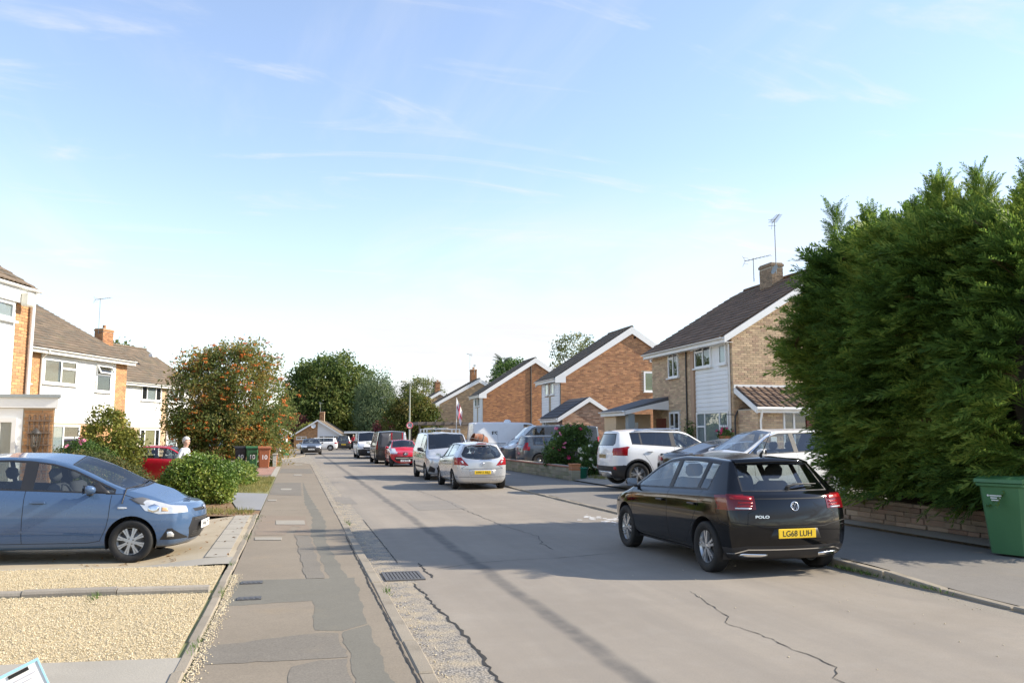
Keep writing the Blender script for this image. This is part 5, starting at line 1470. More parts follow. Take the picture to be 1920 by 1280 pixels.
# ---------------------------------------------------------------- black hatchback at the right kerb
def car_black_hatch():
    L = 4.05
    sp = hatch_spec(L, 1.75, 1.45, 0.72, 2.55, 0.312, gc=0.17, hood=1.00, nose=0.74, cowl=3.02, roof_f=2.28, belt_r=1.00, belt_f=0.925, sh_r=0.94, sh_f=0.86, glass_z=1.01, yr=0.665, spoil=0.24, mid=0.55, bow=(0.16, 0.16), plan_r=(0.75, 0.12), tail_x=0.03)
    sp['rear'] = (0.24, 0.17, 0.13, 0.20, 0.27, 0.56, 0.50)
    sp['yk'] = (0.82, 0.965, 1.0, 0.985, 0.91)
    sp['yrail'] = [(0.2, 0.615),(0.7, 0.64),(1.3, 0.66),(2.28, 0.66),(3.02, 0.83),(3.3, 0.80),(3.75, 0.74)]
    sp['rail'] = [(0.24,1.325),(0.6,1.365),(1.2,1.395),(1.8,1.395),(2.2,1.355),(2.45,1.27),(3.0,0.985),(3.12,0.955),(3.55,0.81),(3.85,0.72)]
    sp['top'] = [(0.24,1.375),(0.6,1.415),(1.2,1.45),(1.8,1.45),(2.2,1.425),(2.4,1.375),(3.08,1.0),(3.22,0.975),(3.5,0.85),(3.83,0.74)]
    c = Car('parked_car', 'black hatchback with yellow rear plate parked by the right kerb under the hedge', 'car', sp, paint('black', (0.003,0.003,0.004), 0.09, coat=0.42), (5.80, 10.93, 0.0), R(91.2))
    c.side_glass(0.74, 3.05, low=0.025, high=0.05, pillars=((0.95, 1.03), (1.74, 1.86)))
    c.windscreen(2.30, 2.98)
    c.rear_glass([(-0.585,1.02),(-0.575,1.06),(-0.51,1.325),(0.51,1.325),(0.575,1.06),(0.585,1.02)])
    # tail lamps wrap from the tailgate round the corner
    bk = lambda q, nn: nn.x < -0.12
    for sg in (1, -1):
        k = c.cut('tail_light', [(sg*0.50,0.80),(sg*0.50,0.955),(sg*0.90,0.99),(sg*0.90,0.79)], 'x', M_redd, 0.004, bk)
        c.cut('tail_light', [(0.0,0.79),(0.0,0.985),(0.50,0.955),(0.40,0.83)], 'y', M_redd, 0.004, lambda q, nn, sg=sg: nn.y*sg > 0.12 and q.y*sg > 0.64 and q.x < 0.55, reuse=k)
    c.cut('lower_bumper', [(-0.95,0.15),(-0.95,0.33),(-0.62,0.375),(0.62,0.375),(0.95,0.33),(0.95,0.15)], 'x', M_trim, 0.0, bk)
    for x in (0.72, 3.27): c.arch(x, 0.365, 0.315)
    c.finish()
    # door, tailgate and bumper shut lines
    c.seam([(3.02,0.90),(3.00,0.62),(2.93,0.34),(2.72,0.29),(1.30,0.29),(1.13,0.45),(1.02,0.62),(0.90,0.80),(0.84,0.99)])
    c.seam([(1.78,0.98),(1.79,0.60),(1.74,0.29)])
    c.seam([(0.10,0.60),(0.36,0.66),(0.40,0.70)])
    c.seam([(-0.80,0.655),(-0.52,0.62),(-0.42,0.60),(0.42,0.60),(0.52,0.62),(0.80,0.655)], -1, 0.010, None, 'panel_seam', 'x')
    c.seam([(-0.70,0.925),(0.70,0.925)], -1, 0.012, None, 'crease', 'x')
    c.seam([(-0.62,0.60),(-0.60,0.76),(-0.505,0.80)], -1, 0.008, None, 'panel_seam', 'x'); c.seam([(0.62,0.60),(0.60,0.76),(0.505,0.80)], -1, 0.008, None, 'panel_seam', 'x')
    c.seam([(0.55,0.865),(1.5,0.855),(2.9,0.80)], 1, 0.010, c.paint, 'crease', off=0.006)
    c.seam([(1.2,0.235),(2.85,0.235)], 1, 0.03, M_trim, 'sill_trim', off=0.005)
    # bright lamp strips
    for sg in (1, -1):
        c.patch('lamp_strip', [(sg*0.53,0.865),(sg*0.53,0.885),(sg*0.70,0.89),(sg*0.70,0.868)], 'x', M_red, -1, 0.008)
        c.patch('lamp_strip', [(sg*0.53,0.905),(sg*0.53,0.945),(sg*0.78,0.965),(sg*0.78,0.92)], 'x', M_red, -1, 0.008)
        c.patch('lamp_strip', [(sg*0.54,0.83),(sg*0.54,0.848),(sg*0.72,0.85),(sg*0.72,0.832)], 'x', M_red, -1, 0.008)
        c.patch('reversing_lamp', [(sg*0.56,0.805),(sg*0.56,0.82),(sg*0.74,0.823),(sg*0.74,0.808)], 'x', M_clear, -1, 0.008)
    # plate recess, chrome line and exhaust-shaped trims
    c.patch('plate_recess', [(-0.36,0.455),(-0.30,0.575),(0.30,0.575),(0.36,0.455)], 'x', mat('recess_black', (0.018,0.018,0.018), 0.35, 0.05), -1, 0.004)
    c.plate('LG68 LUH', 0.52, True)
    c.seam([(-0.78,0.28),(-0.60,0.335),(0.60,0.335),(0.78,0.28)], -1, 0.014, M_chrome, 'chrome_strip', 'x', 0.01)
    for sg in (1, -1): c.patch('exhaust_trim', [(sg*0.36,0.245),(sg*0.36,0.275),(sg*0.66,0.285),(sg*0.70,0.265),(sg*0.64,0.245)], 'x', M_chrome, -1, 0.012)
    # badge: a ring with a V over a W
    Mx = c.badge_ring(0, 0.835, 0.05, False)
    mb = MB(); rr = 0.052
    mb.tube([(rr*math.cos(t), rr*math.sin(t), 0) for t in np.linspace(0, 2*math.pi, 25)], 0.006, 6, 0, Mx)
    mb.lathe([(0, -0.004),(rr, -0.004)], 24, 1, Mx)
    for pts in ([(-0.024,0.044),(0,0.006),(0.024,0.044)], [(-0.043,0.026),(-0.019,-0.040),(0,0.000),(0.019,-0.040),(0.043,0.026)]):
        mb.tube([(p[0], p[1], 0.002) for p in pts], 0.0048, 5, 0, Mx)
    mb.obj('badge', [M_chrome, M_trim], c.root)
    h, nn = c.hit((-3, 0.44, 0.715), (1, 0, 0))
    xa = Vector((0,0,1)).cross(nn).normalized(); ya = nn.cross(xa)
    Mt = Matrix.Translation(h+c.off+nn*0.008) @ Matrix((xa, ya, nn)).transposed().to_4x4()
    text('POLO', 0.045, M_chrome, c.root, Mt, 'lettering', 0.002, 0.001, sx=1.5)
    # spoiler lip, wiper, antenna
    mb = MB(); ys = np.linspace(-0.53, 0.53, 13); vs = []
    for y in ys:
        k = 1-(y/0.60)**2; x = 0.30+0.14*(y/0.50)**4; z = 1.372-0.022*(y/0.50)**2
        vs += [(x, y, z), (x+0.16, y, z+0.032), (x+0.02, y, z-0.03), (x+0.16, y, z-0.05)]
    fs = []
    for i in range(len(ys)-1):
        a, b = 4*i, 4*i+4
        fs += [(a, a+1, b+1, b), (a, b, b+2, a+2), (a+2, b+2, b+3, a+3)]
    mb.add(vs, fs, 0, None, True); mb.obj('roof_spoiler', c.paint, c.root, c.off)
    def rp(y, z, o): 
        h, nn = c.hit((-3, y, z), (1, 0, 0)); return h+nn*o
    mb = MB(); mb.tube([rp(0.0,1.045,0.02), rp(-0.10,1.055,0.045), rp(-0.26,1.065,0.035), rp(-0.46,1.072,0.02)], [0.016,0.014,0.011,0.006], 6); mb.tube([rp(0,1.03,-0.01), rp(0,1.045,0.03)], 0.025, 8)
    mb.obj('rear_wiper', M_trim, c.root, c.off)
    mb = MB(); mb.tube([(0.74,0,1.42),(0.72,0,1.45),(0.68,0,1.48)], [0.022,0.016,0.008], 8); mb.tube([(0.68,0,1.48),(0.48,0.0,1.72)], [0.005,0.003], 5)
    mb.obj('antenna', M_trim, c.root, c.off)
    c.mirror(2.83, 0.945, c.paint, 1.05)
    c.handle(1.98, 0.80); c.handle(1.02, 0.81)
    c.wheels('five_double', r=0.312)
    c.cabin((0.30, 0.52))
    c.root.scale = (0.965, 0.98, 1.0)
car_black_hatch()
# ---------------------------------------------------------------- blue hatchback on the left drive
def car_blue_hatch():
    L = 3.78
    sp = hatch_spec(L, 1.66, 1.50, 0.60, 2.385, 0.291, gc=0.16, hood=1.02, nose=0.78, cowl=2.84, roof_f=2.02, belt_r=1.02, belt_f=0.93, sh_r=0.90, sh_f=0.84, yr=0.69, spoil=0.22, mid=0.50, bow=(0.08, 0.26), plan_f=(0.80, 0.20), fronthood=0.08)
    sp['yk'] = (0.83, 0.965, 1.0, 0.97, 0.915)
    sp['top'] = [(0.22,1.42),(0.6,1.47),(1.2,1.50),(1.75,1.49),(2.15,1.445),(2.45,1.345),(2.75,1.20),(3.05,1.05),(3.17,1.015),(3.36,0.955),(3.44,0.90),(3.52,0.82)]
    sp['rail'] = [(0.22,1.36),(0.7,1.42),(1.2,1.445),(1.7,1.42),(2.05,1.345),(2.35,1.215),(2.62,1.08),(2.86,0.985),(2.97,0.965),(3.25,0.885),(3.45,0.79),(3.55,0.72)]
    P = paint('blue', (0.072,0.128,0.232), 0.28, 0.15)
    a = R(-6.0)
    # front right wheel stands at (-2.03, 12.10)
    fw = np.array((-2.09, 12.45)); fwd = np.array((math.cos(a), math.sin(a))); lf = np.array((-math.sin(a), math.cos(a)))
    ctr = fw-fwd*(0.60+2.385-L/2)+lf*0.76
    c = Car('parked_car', 'blue hatchback standing nose to the street on the left drive', 'car', sp, P, (ctr[0], ctr[1], -0.025), a)
    c.side_glass(0.42, 2.72, low=0.03, high=0.055, pillars=((0.80, 0.86), (1.50, 1.66)))
    c.windscreen(2.10, 2.82, bowx=0.22)
    c.rear_glass([(-0.52,1.02),(-0.46,1.36),(0.46,1.36),(0.52,1.02)])
    for sg in (1, -1):
        k = c.cut('headlight', [(3.04,0.845),(3.16,0.705),(3.34,0.655),(3.80,0.66),(3.80,0.72),(3.48,0.77),(3.22,0.845)], 'y', M_clear, 0.003, lambda q, nn, sg=sg: q.y*sg > 0.50 and (nn.y*sg > 0.08 or nn.z > 0.1 or nn.x > 0.2) and q.x > 2.9)
        c.cut('fog_lamp_surround', [(3.36,0.30),(3.38,0.33),(3.46,0.45),(3.52,0.455),(3.66,0.31),(3.66,0.29)], 'y', M_trim, 0.002, lambda q, nn, sg=sg: q.y*sg > 0.40 and q.x > 3.1)
    ft = lambda q, nn: nn.x > 0.25
    c.cut('upper_grille', [(-0.36,0.655),(-0.40,0.70),(0.40,0.70),(0.36,0.655)], 'x', M_trim, -0.004, ft)
    c.cut('lower_grille', [(-0.40,0.27),(-0.50,0.43),(-0.44,0.575),(0.44,0.575),(0.50,0.43),(0.40,0.27)], 'x', M_trim, -0.006, ft)
    c.cut('lower_lip', [(-0.95,0.10),(-0.95,0.205),(0.95,0.205),(0.95,0.10)], 'x', M_trim, 0.0, lambda q, nn: q.x > 3.1)
    for x in (0.60, 2.985): c.arch(x, 0.340, 0.296)
    c.finish()
    for sg in (1, -1):
        c.patch('lamp_bezel', [(2.94,0.87),(3.06,0.80),(3.15,0.78),(3.20,0.855),(3.10,0.885)], 'y', mat('bezel_grey', (0.12,0.12,0.125), 0.3), sg, 0.006)
        c.patch('reflector_bowl', [(3.20,0.70),(3.20,0.77),(3.27,0.79),(3.34,0.76),(3.34,0.70),(3.27,0.675)], 'y', M_chrome, sg, 0.006)
        c.patch('indicator', [(3.37,0.69),(3.37,0.745),(3.44,0.735),(3.46,0.69)], 'y', mat('lamp_amber', (0.65,0.42,0.22), 0.2), sg, 0.006)
    for z in (0.31, 0.34, 0.37, 0.54, 0.56): c.seam([(-0.38,z),(0.38,z)], 1, 0.008, M_iron, 'grille_bar', 'x', 0.004)
    c.seam([(2.70,0.92),(2.685,0.62),(2.66,0.48),(2.58,0.30),(2.42,0.275),(1.10,0.275),(0.95,0.42),(0.86,0.62),(0.72,0.80),(0.70,1.0)])
    c.seam([(1.575,1.0),(1.57,0.60),(1.575,0.275)])
    c.seam([(2.62,0.935),(2.85,0.93),(3.05,0.86)], 1, 0.008)
    c.seam([(0.9,0.42),(1.6,0.44),(2.5,0.385)], 1, 0.03, P, 'body_crease', off=0.006)
    c.patch('fog_lamp', [(3.455,0.335),(3.455,0.41),(3.51,0.41),(3.535,0.375),(3.53,0.335)], 'y', M_clear, -1, 0.012)
    for sg in (-1, 1):
        c.patch('side_repeater', [(2.80,0.735),(2.80,0.765),(2.90,0.757),(2.925,0.745),(2.88,0.733)], 'y', M_clear, sg, 0.006)
        c.patch('mirror_quarter', [(2.36,1.0),(2.50,0.955),(2.68,0.945),(2.50,1.09)], 'y', M_trim, sg, 0.004)
    c.plate('HW66 FYE', 0.455, False, wid=0.52, xo=0.008)
    Mx = c.badge_ring(0, 0.70, 0.05, True)
    mb = MB()
    mb.tube([(0.065*math.cos(t), 0.034*math.sin(t), 0.004) for t in np.linspace(0, 2*math.pi, 21)], 0.006, 6, 0, Mx)
    for pts in ([(-0.034,-0.020),(-0.022,0.022)], [(0.022,-0.022),(0.034,0.020)], [(-0.028,-0.004),(0,0.002),(0.028,0.004)]): mb.tube([(p[0], p[1], 0.004) for p in pts], 0.006, 5, 0, Mx)
    mb.obj('badge', M_chrome, c.root)
    mb = MB()
    for y0 in (0.35, -0.25):
        P0 = []
        for k in range(7):
            y = y0-0.55*k/6; x = 2.95+0.06*math.sin(math.pi*(0.5-y))-0.05*k/6; h, nn = c.hit((x, y, 4), (0,0,-1)); P0.append(h+nn*0.018)
        mb.tube(P0, 0.009, 5)
    mb.obj('wipers', M_trim, c.root, c.off)
    c.mirror(2.36, 0.955, P, 1.1)
    c.handle(1.76, 0.825, 0.20, P); c.handle(0.92, 0.85, 0.20, P)
    c.wheels('cover', mat('wheel_cover', (0.52,0.52,0.50), 0.4, 0.06, metal=0.3), r=0.291, wid=0.175)
    c.cabin((0.30, 0.53))
    c.root.scale = (0.975, 0.975, 0.975)
    # fluffy pink ornament hanging from the mirror
    o = MB().lathe([(0,-0.03),(0.03,0),(0.02,0.03),(0,0.045)], 8).obj('hanging_ornament', mat('pink', (0.7,0.08,0.16), 0.8), c.root, Vector((2.02,0.05,1.22))+c.off)
car_blue_hatch()
# ---------------------------------------------------------------- the other vehicles
LOD[0] = 1
def van_spec(L, W, H, ra, wb, wr, gc=0.19, hood=1.18, nose=0.90, cowl=None, roof_f=None, belt=1.12, yr=0.80, bow=(0.05, 0.16), **kw):
    cowl = cowl or L-0.62; roof_f = roof_f or L-1.55
    d = hatch_spec(L, W, H, ra, wb, wr, gc, hood, nose, cowl, roof_f, roof_r=0.12, belt_r=belt, belt_f=belt-0.04, mid=0.60, sh_r=belt-0.08, sh_f=belt-0.12, glass_z=belt, yr=yr, spoil=0.07, bow=bow)
    d['rear'] = (0.10, 0.07, 0.05, 0.055, 0.06, 0.11, 0.10)
    d['yk'] = (0.85, 0.965, 1.0, 0.99, 0.965)
    d['plan_r'] = (0.3, 0.04)
    d['yrail'] = [(0, yr),(roof_f, yr),(cowl, yr+0.12),(L-0.3, yr+0.04)]
    d.update(kw)
    return d
bk_ = lambda q, nn: nn.x < -0.12
ft_ = lambda q, nn: nn.x > 0.2
def tails(c, pr, pside=None, m=None, off=0.004):
    """lamps at both rear corners: polygon (y, z) for the left, plus the wrap-round part (x, z)"""
    for sg in (1, -1):
        k = c.cut('tail_light', [(sg*y, z) for y, z in pr], 'x', m or M_red, off, bk_)
        if pside: c.cut('tail_light', pside, 'y', m or M_red, off, lambda q, nn, sg=sg: nn.y*sg > 0.12 and q.y*sg > c.w*0.74 and q.x < 0.8, reuse=k)
def heads(c, ps, ymin=0.4, xmin=None, m=None):
    for sg in (1, -1):
        c.cut('headlight', ps, 'y', m or M_clear, 0.003, lambda q, nn, sg=sg: q.y*sg > ymin and q.x > (xmin or c.L-0.9) and (nn.y*sg > 0.05 or nn.z > 0.1 or nn.x > 0.2))
def blob_badge(c, z, front, r=0.05, ry=None):
    Mx = c.badge_ring(0, z, r, front)
    mb = MB(); mb.tube([(r*math.cos(t), (ry or r)*math.sin(t), 0.003) for t in np.linspace(0, 2*math.pi, 17)], 0.007, 5, 0, Mx); mb.lathe([(0,0.004),(r*0.55,0.006),(r*0.6,0.0)], 12, 0, Mx)
    mb.obj('badge', M_chrome, c.root)
M_silver = paint('silver', (0.60,0.61,0.62), 0.25, 0.45)
def car_silver():
    L = 4.0
    sp = hatch_spec(L, 1.71, 1.49, 0.70, 2.51, 0.30, hood=1.02, nose=0.76, cowl=3.0, roof_f=2.15, belt_r=1.04, belt_f=0.95, sh_r=0.93, sh_f=0.86, glass_z=1.0, yr=0.655, spoil=0.26, bow=(0.14, 0.18), plan_r=(0.7, 0.13))
    c = Car('parked_car', 'silver hatchback parked in front of the roof rack van, rear to camera', 'car', sp, M_silver, (5.69, 27.6, 0), R(90))
    c.side_glass(0.70, 3.02, 0.025, 0.05, pillars=((1.72, 1.82),))
    c.windscreen(2.18, 2.96)
    c.rear_glass([(-0.50,0.985),(-0.60,1.03),(-0.62,1.10),(-0.50,1.31),(-0.30,1.365),(0.30,1.365),(0.50,1.31),(0.62,1.10),(0.60,1.03),(0.50,0.985),(0.2,0.95),(-0.2,0.95)])
    tails(c, [(0.92,1.0),(0.66,1.0),(0.60,0.93),(0.44,0.76),(0.46,0.745),(0.92,0.78)], [(0.0,0.78),(0.36,0.86),(0.40,0.95),(0.30,1.0),(0.0,1.0)])
    for x in (0.70, 3.21): c.arch(x, 0.35, 0.303)
    c.finish()
    for sg in (1, -1): c.patch('reversing_lamp', [(sg*0.585,0.82),(sg*0.62,0.90),(sg*0.68,0.89),(sg*0.63,0.81)], 'x', M_clear, -1, 0.008)
    c.patch('plate_recess', [(-0.40,0.46),(-0.42,0.62),(0.42,0.62),(0.40,0.46)], 'x', M_silver, -1, 0.003)
    c.seam([(-0.66,0.66),(-0.40,0.645),(0.40,0.645),(0.66,0.66)], -1, 0.010, None, 'panel_seam', 'x'); c.seam([(-0.85,0.40),(0.85,0.40)], -1, 0.012, None, 'panel_seam', 'x')
    c.seam([(-0.66,0.66),(-0.50,0.76)], -1, 0.010, None, 'panel_seam', 'x'); c.seam([(0.66,0.66),(0.50,0.76)], -1, 0.010, None, 'panel_seam', 'x')
    c.seam([(3.0,0.92),(2.98,0.4),(2.7,0.29),(1.85,0.29),(1.77,0.45),(1.77,1.0)])
    c.plate('HW11 NLJ', 0.54, True)
    blob_badge(c, 0.80, False, 0.05)
    MB().cbox(-0.16,0.16,-0.03,0.03,-0.015,0.015,0.006).obj('brake_light', M_red, c.root, Vector((0.20,0,1.42))+c.off, R(90))
    mb = MB(); mb.tube([(0.75,0,1.46),(0.55,0,1.66)], [0.008,0.004], 5); mb.obj('antenna', M_trim, c.root, c.off)
    h, nn = c.hit((-3, 0, 0.955), (1,0,0)); mb = MB(); mb.tube([h+Vector((-0.02,0.02,0)), h+Vector((-0.03,-0.2,0.02)), h+Vector((-0.02,-0.42,0.05))], 0.012, 5); mb.obj('rear_wiper', M_trim, c.root, c.off)
    c.mirror(2.75, 0.97, M_trim, 1.1); c.handle(1.95, 0.85, m=M_trim)
    c.wheels('seven', r=0.30); c.cabin((0.30, 0.5))
car_silver()
def van_silver():
    L = 4.39
    sp = van_spec(L, 1.83, 1.84, 0.75, 2.755, 0.315, hood=1.16, nose=0.84, cowl=3.55, roof_f=2.80, belt=1.10, yr=0.76, bow=(0.05, 0.20))
    sp['top'] = [(0.07,1.78),(0.6,1.83),(1.8,1.84),(2.75,1.80),(2.85,1.77),(3.60,1.18),(3.75,1.13),(4.0,0.99),(4.2,0.84)]
    c = Car('parked_van', 'silver van with a roof rack, nose to camera behind the silver hatchback', 'van', sp, M_silver, (5.72, 33.2, 0), R(-90))
    c.side_glass(2.12, 3.52, 0.03, 0.09, pillars=((2.95, 3.03),))
    c.windscreen(2.86, 3.54, 0.93, 0.93)
    heads(c, [(3.55,1.06),(3.72,0.86),(4.0,0.74),(4.39,0.76),(4.39,0.86),(4.0,0.95),(3.8,1.05)], 0.48, 3.4)
    c.cut('lower_grille', [(-0.50,0.28),(-0.56,0.50),(0.56,0.50),(0.50,0.28)], 'x', M_trim, -0.004, ft_)
    c.cut('upper_grille', [(-0.40,0.66),(-0.48,0.78),(0.48,0.78),(0.40,0.66)], 'x', M_trim, -0.004, ft_)
    for sg in (1, -1): c.cut('fog_lamp_surround', [(sg*0.62,0.30),(sg*0.60,0.45),(sg*0.80,0.56),(sg*0.84,0.34)], 'x', M_trim, 0.001, ft_)
    for x in (0.75, 3.505): c.arch(x, 0.365, 0.318)
    c.finish()
    c.seam([(3.45,1.05),(3.42,0.5),(3.1,0.32),(2.15,0.32),(2.08,0.5),(2.06,1.6)]); c.seam([(2.0,1.6),(2.02,0.35),(0.9,0.35)]); c.seam([(0.6,0.85),(2.0,0.87)], 1, 0.03, M_trim, 'door_rail')
    c.seam([(1.0,0.48),(3.1,0.48)], 1, 0.07, M_trim, 'rub_strip', off=0.012)
    c.seam([(-0.5,0.72),(0.5,0.72)], 1, 0.03, M_chrome, 'grille_bar', 'x', 0.012)
    blob_badge(c, 0.80, True, 0.06); c.plate('HJ14 VXM', 0.56, False)
    c.mirror(3.18, 1.10, M_trim, 1.35); c.handle(2.3, 0.98, m=M_trim)
    c.wheels('seven', mat('wheel_grey', (0.45,0.45,0.45), 0.45, 0.1), r=0.315)
    c.cabin((0.52,))
    # rack: cross bars on feet with pale timber lengths
    for k, x in enumerate((0.7, 1.6, 2.4)):
        b = MB(); b.tube([(x,-0.68,1.93),(x,0.68,1.93)], 0.018, 6)
        for s in (1, -1): b.box(x-0.03,x+0.03,s*0.66-0.03,s*0.66+0.03,1.74,1.93)
        b.obj('roof_bar', M_alloy, c.root, c.off)
    for y in (-0.45, 0.1): MB().tube([(0.3,y,1.965),(2.7,y+0.03,1.965)], 0.03, 6).obj('roof_tube', mat('rack_tube', (0.70,0.62,0.50), 0.7, 0.1), c.root, c.off)
    MB().box(3.05,3.25,-0.35,0.15,1.135,1.15).obj('dashboard_papers', mat('papers', (0.75,0.6,0.25), 0.8, 0.2), c.root, c.off)
van_silver()
def car_red_front():
    L = 3.43
    sp = hatch_spec(L, 1.63, 1.47, 0.55, 2.34, 0.285, hood=1.02, nose=0.78, cowl=2.62, roof_f=1.92, belt_r=1.02, belt_f=0.95, sh_r=0.92, sh_f=0.88, yr=0.70, spoil=0.2, bow=(0.08, 0.20), plan_f=(0.7, 0.18), fronthood=0.02)
    P = paint('red', (0.52,0.012,0.03), 0.22, 0.0)
    c = Car('parked_car', 'small red hatchback facing the camera on the right, in front of the grey van', 'car', sp, P, (5.80, 46.9, 0), R(-90))
    c.side_glass(0.45, 2.52, 0.03, 0.05, pillars=((1.4, 1.5),)); c.windscreen(1.96, 2.58)
    heads(c, [(2.62,0.98),(2.85,0.80),(3.05,0.70),(3.43,0.70),(3.43,0.78),(3.1,0.88),(2.85,0.98)], 0.47, 2.55)
    c.cut('mouth_grille', [(-0.46,0.30),(-0.58,0.42),(-0.52,0.545),(0.52,0.545),(0.58,0.42),(0.46,0.30)], 'x', M_trim, -0.005, ft_)
    for x in (0.55, 2.89): c.arch(x, 0.33, 0.288)
    c.finish()
    c.seam([(-0.50,0.47),(0.50,0.47)], 1, 0.05, M_chrome, 'bumper_bar', 'x', 0.016)
    c.plate('EY06 XPR', 0.33, False, xo=0.01)
    # shield-shaped badge with a dark surround
    c.patch('badge_surround', [(-0.16,0.72),(-0.10,0.62),(0,0.59),(0.10,0.62),(0.16,0.72),(0.1,0.75),(-0.1,0.75)], 'x', M_trim, 1, 0.006)
    blob_badge(c, 0.68, True, 0.06, 0.07)
    c.mirror(2.28, 0.98, P, 1.15); c.wheels('steel', mat('wheel_cover', (0.52,0.52,0.50), 0.4), r=0.285); c.cabin((0.32, 0.52))
car_red_front()
LOD[0] = 1
def van_generic(name, label, P, loc, head, front=None, L=4.97, H=1.97, yellow=None, dark_low=False, rearglass=False, sideglass=True, W=1.95, text_side=None):
    sp = van_spec(L, W, H, 0.95, 2.93, 0.33, hood=1.22, nose=0.92, cowl=L-0.85, roof_f=L-1.65, belt=1.15, yr=0.81, bow=(0.04, 0.17))
    c = Car(name, label, 'van', sp, P, loc, head)
    if sideglass: c.side_glass(L-2.05, L-0.88, 0.03, 0.10)
    c.windscreen(L-1.60, L-0.88, 0.94, 0.94)
    heads(c, [(L-0.80,1.06),(L-0.70,0.90),(L-0.35,0.80),(L,0.82),(L,0.90),(L-0.4,0.99),(L-0.6,1.07)], 0.50, L-0.9)
    tails(c, [(0.86,0.86),(0.86,1.42),(0.99,1.42),(0.99,0.86)], [(0.0,0.86),(0.0,1.42),(0.10,1.42),(0.10,0.86)])
    c.cut('front_bumper', [(-1.1,0.2),(-1.1,0.62),(-0.6,0.70),(0.6,0.70),(1.1,0.62),(1.1,0.2)], 'x', M_trim if dark_low else P, 0.0, lambda q, nn: q.x > L-0.5)
    c.cut('upper_grille', [(-0.52,0.72),(-0.60,0.84),(0.60,0.84),(0.52,0.72)], 'x', M_trim, -0.004, ft_)
    c.cut('rear_bumper', [(-1.1,0.2),(-1.1,0.52),(1.1,0.52),(1.1,0.2)], 'x', M_trim, 0.0, lambda q, nn: q.x < 0.3)
    if rearglass:
        for sg in (1, -1): c.cut('rear_window', [(sg*0.06,1.20),(sg*0.06,1.68),(sg*0.68,1.66),(sg*0.76,1.20)], 'x', M_glassd, -0.003, bk_)
    for x in (0.95, 3.88): c.arch(x, 0.385, 0.333)
    c.finish()
    c.seam([(0,0.5),(0,1.86)], -1, 0.012, None, 'panel_seam', 'x')
    for sg in (1, -1): c.seam([(sg*0.84,0.54),(sg*0.80,1.2),(sg*0.72,1.84)], -1, 0.012, None, 'panel_seam', 'x')
    c.seam([(L-0.98,1.1),(L-1.0,0.5),(L-1.25,0.33),(L-2.1,0.33),(L-2.14,1.7)]); c.seam([(L-2.2,1.75),(L-2.2,0.36),(1.45,0.36),(1.42,1.75)]); c.seam([(0.5,1.02),(L-2.2,1.04)], 1, 0.025, None, 'door_rail')
    if yellow: c.plate(yellow, 0.68, True)
    if front: c.plate(front, 0.48, False)
    blob_badge(c, 0.78, True, 0.06)
    c.mirror(L-1.15, 1.16, M_trim, 1.5); c.handle(L-1.95, 1.02, m=M_trim); c.wheels('steel', mat('wheel_grey', (0.45,0.45,0.45), 0.45), r=0.33, wid=0.21); c.cabin((L-2.15)/L and ((L-2.15)/L,))
    return c
M_vwhite = paint('white', (0.78,0.78,0.77), 0.3, 0.0)
M_vgrey = paint('dark_grey', (0.060,0.058,0.058), 0.25, 0.3)
M_slate_p = paint('slate_blue', (0.060,0.075,0.095), 0.3, 0.1)
vt = van_generic('parked_van', 'dark grey panel van with red stripe and yellow plate, rear doors to camera', M_vgrey, (5.62, 52.4, 0), R(90), yellow='BK66 ODE', rearglass=False)
vt.patch('stripe', [(0.02,0.95),(0.02,1.84),(0.10,1.84),(0.10,0.95)], 'x', M_red, -1, 0.004); vt.patch('stripe', [(-0.62,1.0),(-0.62,1.84),(-0.54,1.84),(-0.54,1.0)], 'x', M_red, -1, 0.004); vt.patch('rear_panel', [(-0.90,1.0),(-0.74,1.84),(-0.64,1.84),(-0.64,1.0)], 'x', M_silver, -1, 0.003)
vt.patch('rear_panel', [(0.12,0.80),(0.12,1.80),(0.70,1.80),(0.80,0.80)], 'x', mat('panel_graphite', (0.10,0.10,0.105), 0.35), -1, 0.003)
van_generic('parked_van', 'white van with black bumper facing the camera, farthest of the parked row', M_vwhite, (5.42, 64.4, 0), R(-90), front='WX19 KLF', dark_low=True)
van_generic('parked_van', 'slate blue van parked nose to the street behind the pink rose bush', M_slate_p, (12.0, 39.4, 0.24), R(180), L=4.9, H=1.97)
def van_white_big():
    c = van_generic('parked_van', 'long white van standing side on behind the concrete mixer', M_vwhite, (11.85, 45.6, 0.22), R(0), L=5.0, H=2.22)
    h, nn = c.hit((1.25, -3, 1.55), (0, 1, 0))
    text('ES', 0.34, M_ink, c.root, Matrix.Translation(h+c.off+Vector((0,-0.006,0))) @ Matrix.Rotation(R(90), 4, 'X'), 'lettering', 0.001, 0.006)
    MB().lathe([(0.20,0),(0.20,0.06),(0.12,0.14),(0.0,0.15)], 14).obj('roof_vent', M_wht, c.root, Vector((2.2,0,2.20))+c.off)
van_white_big()
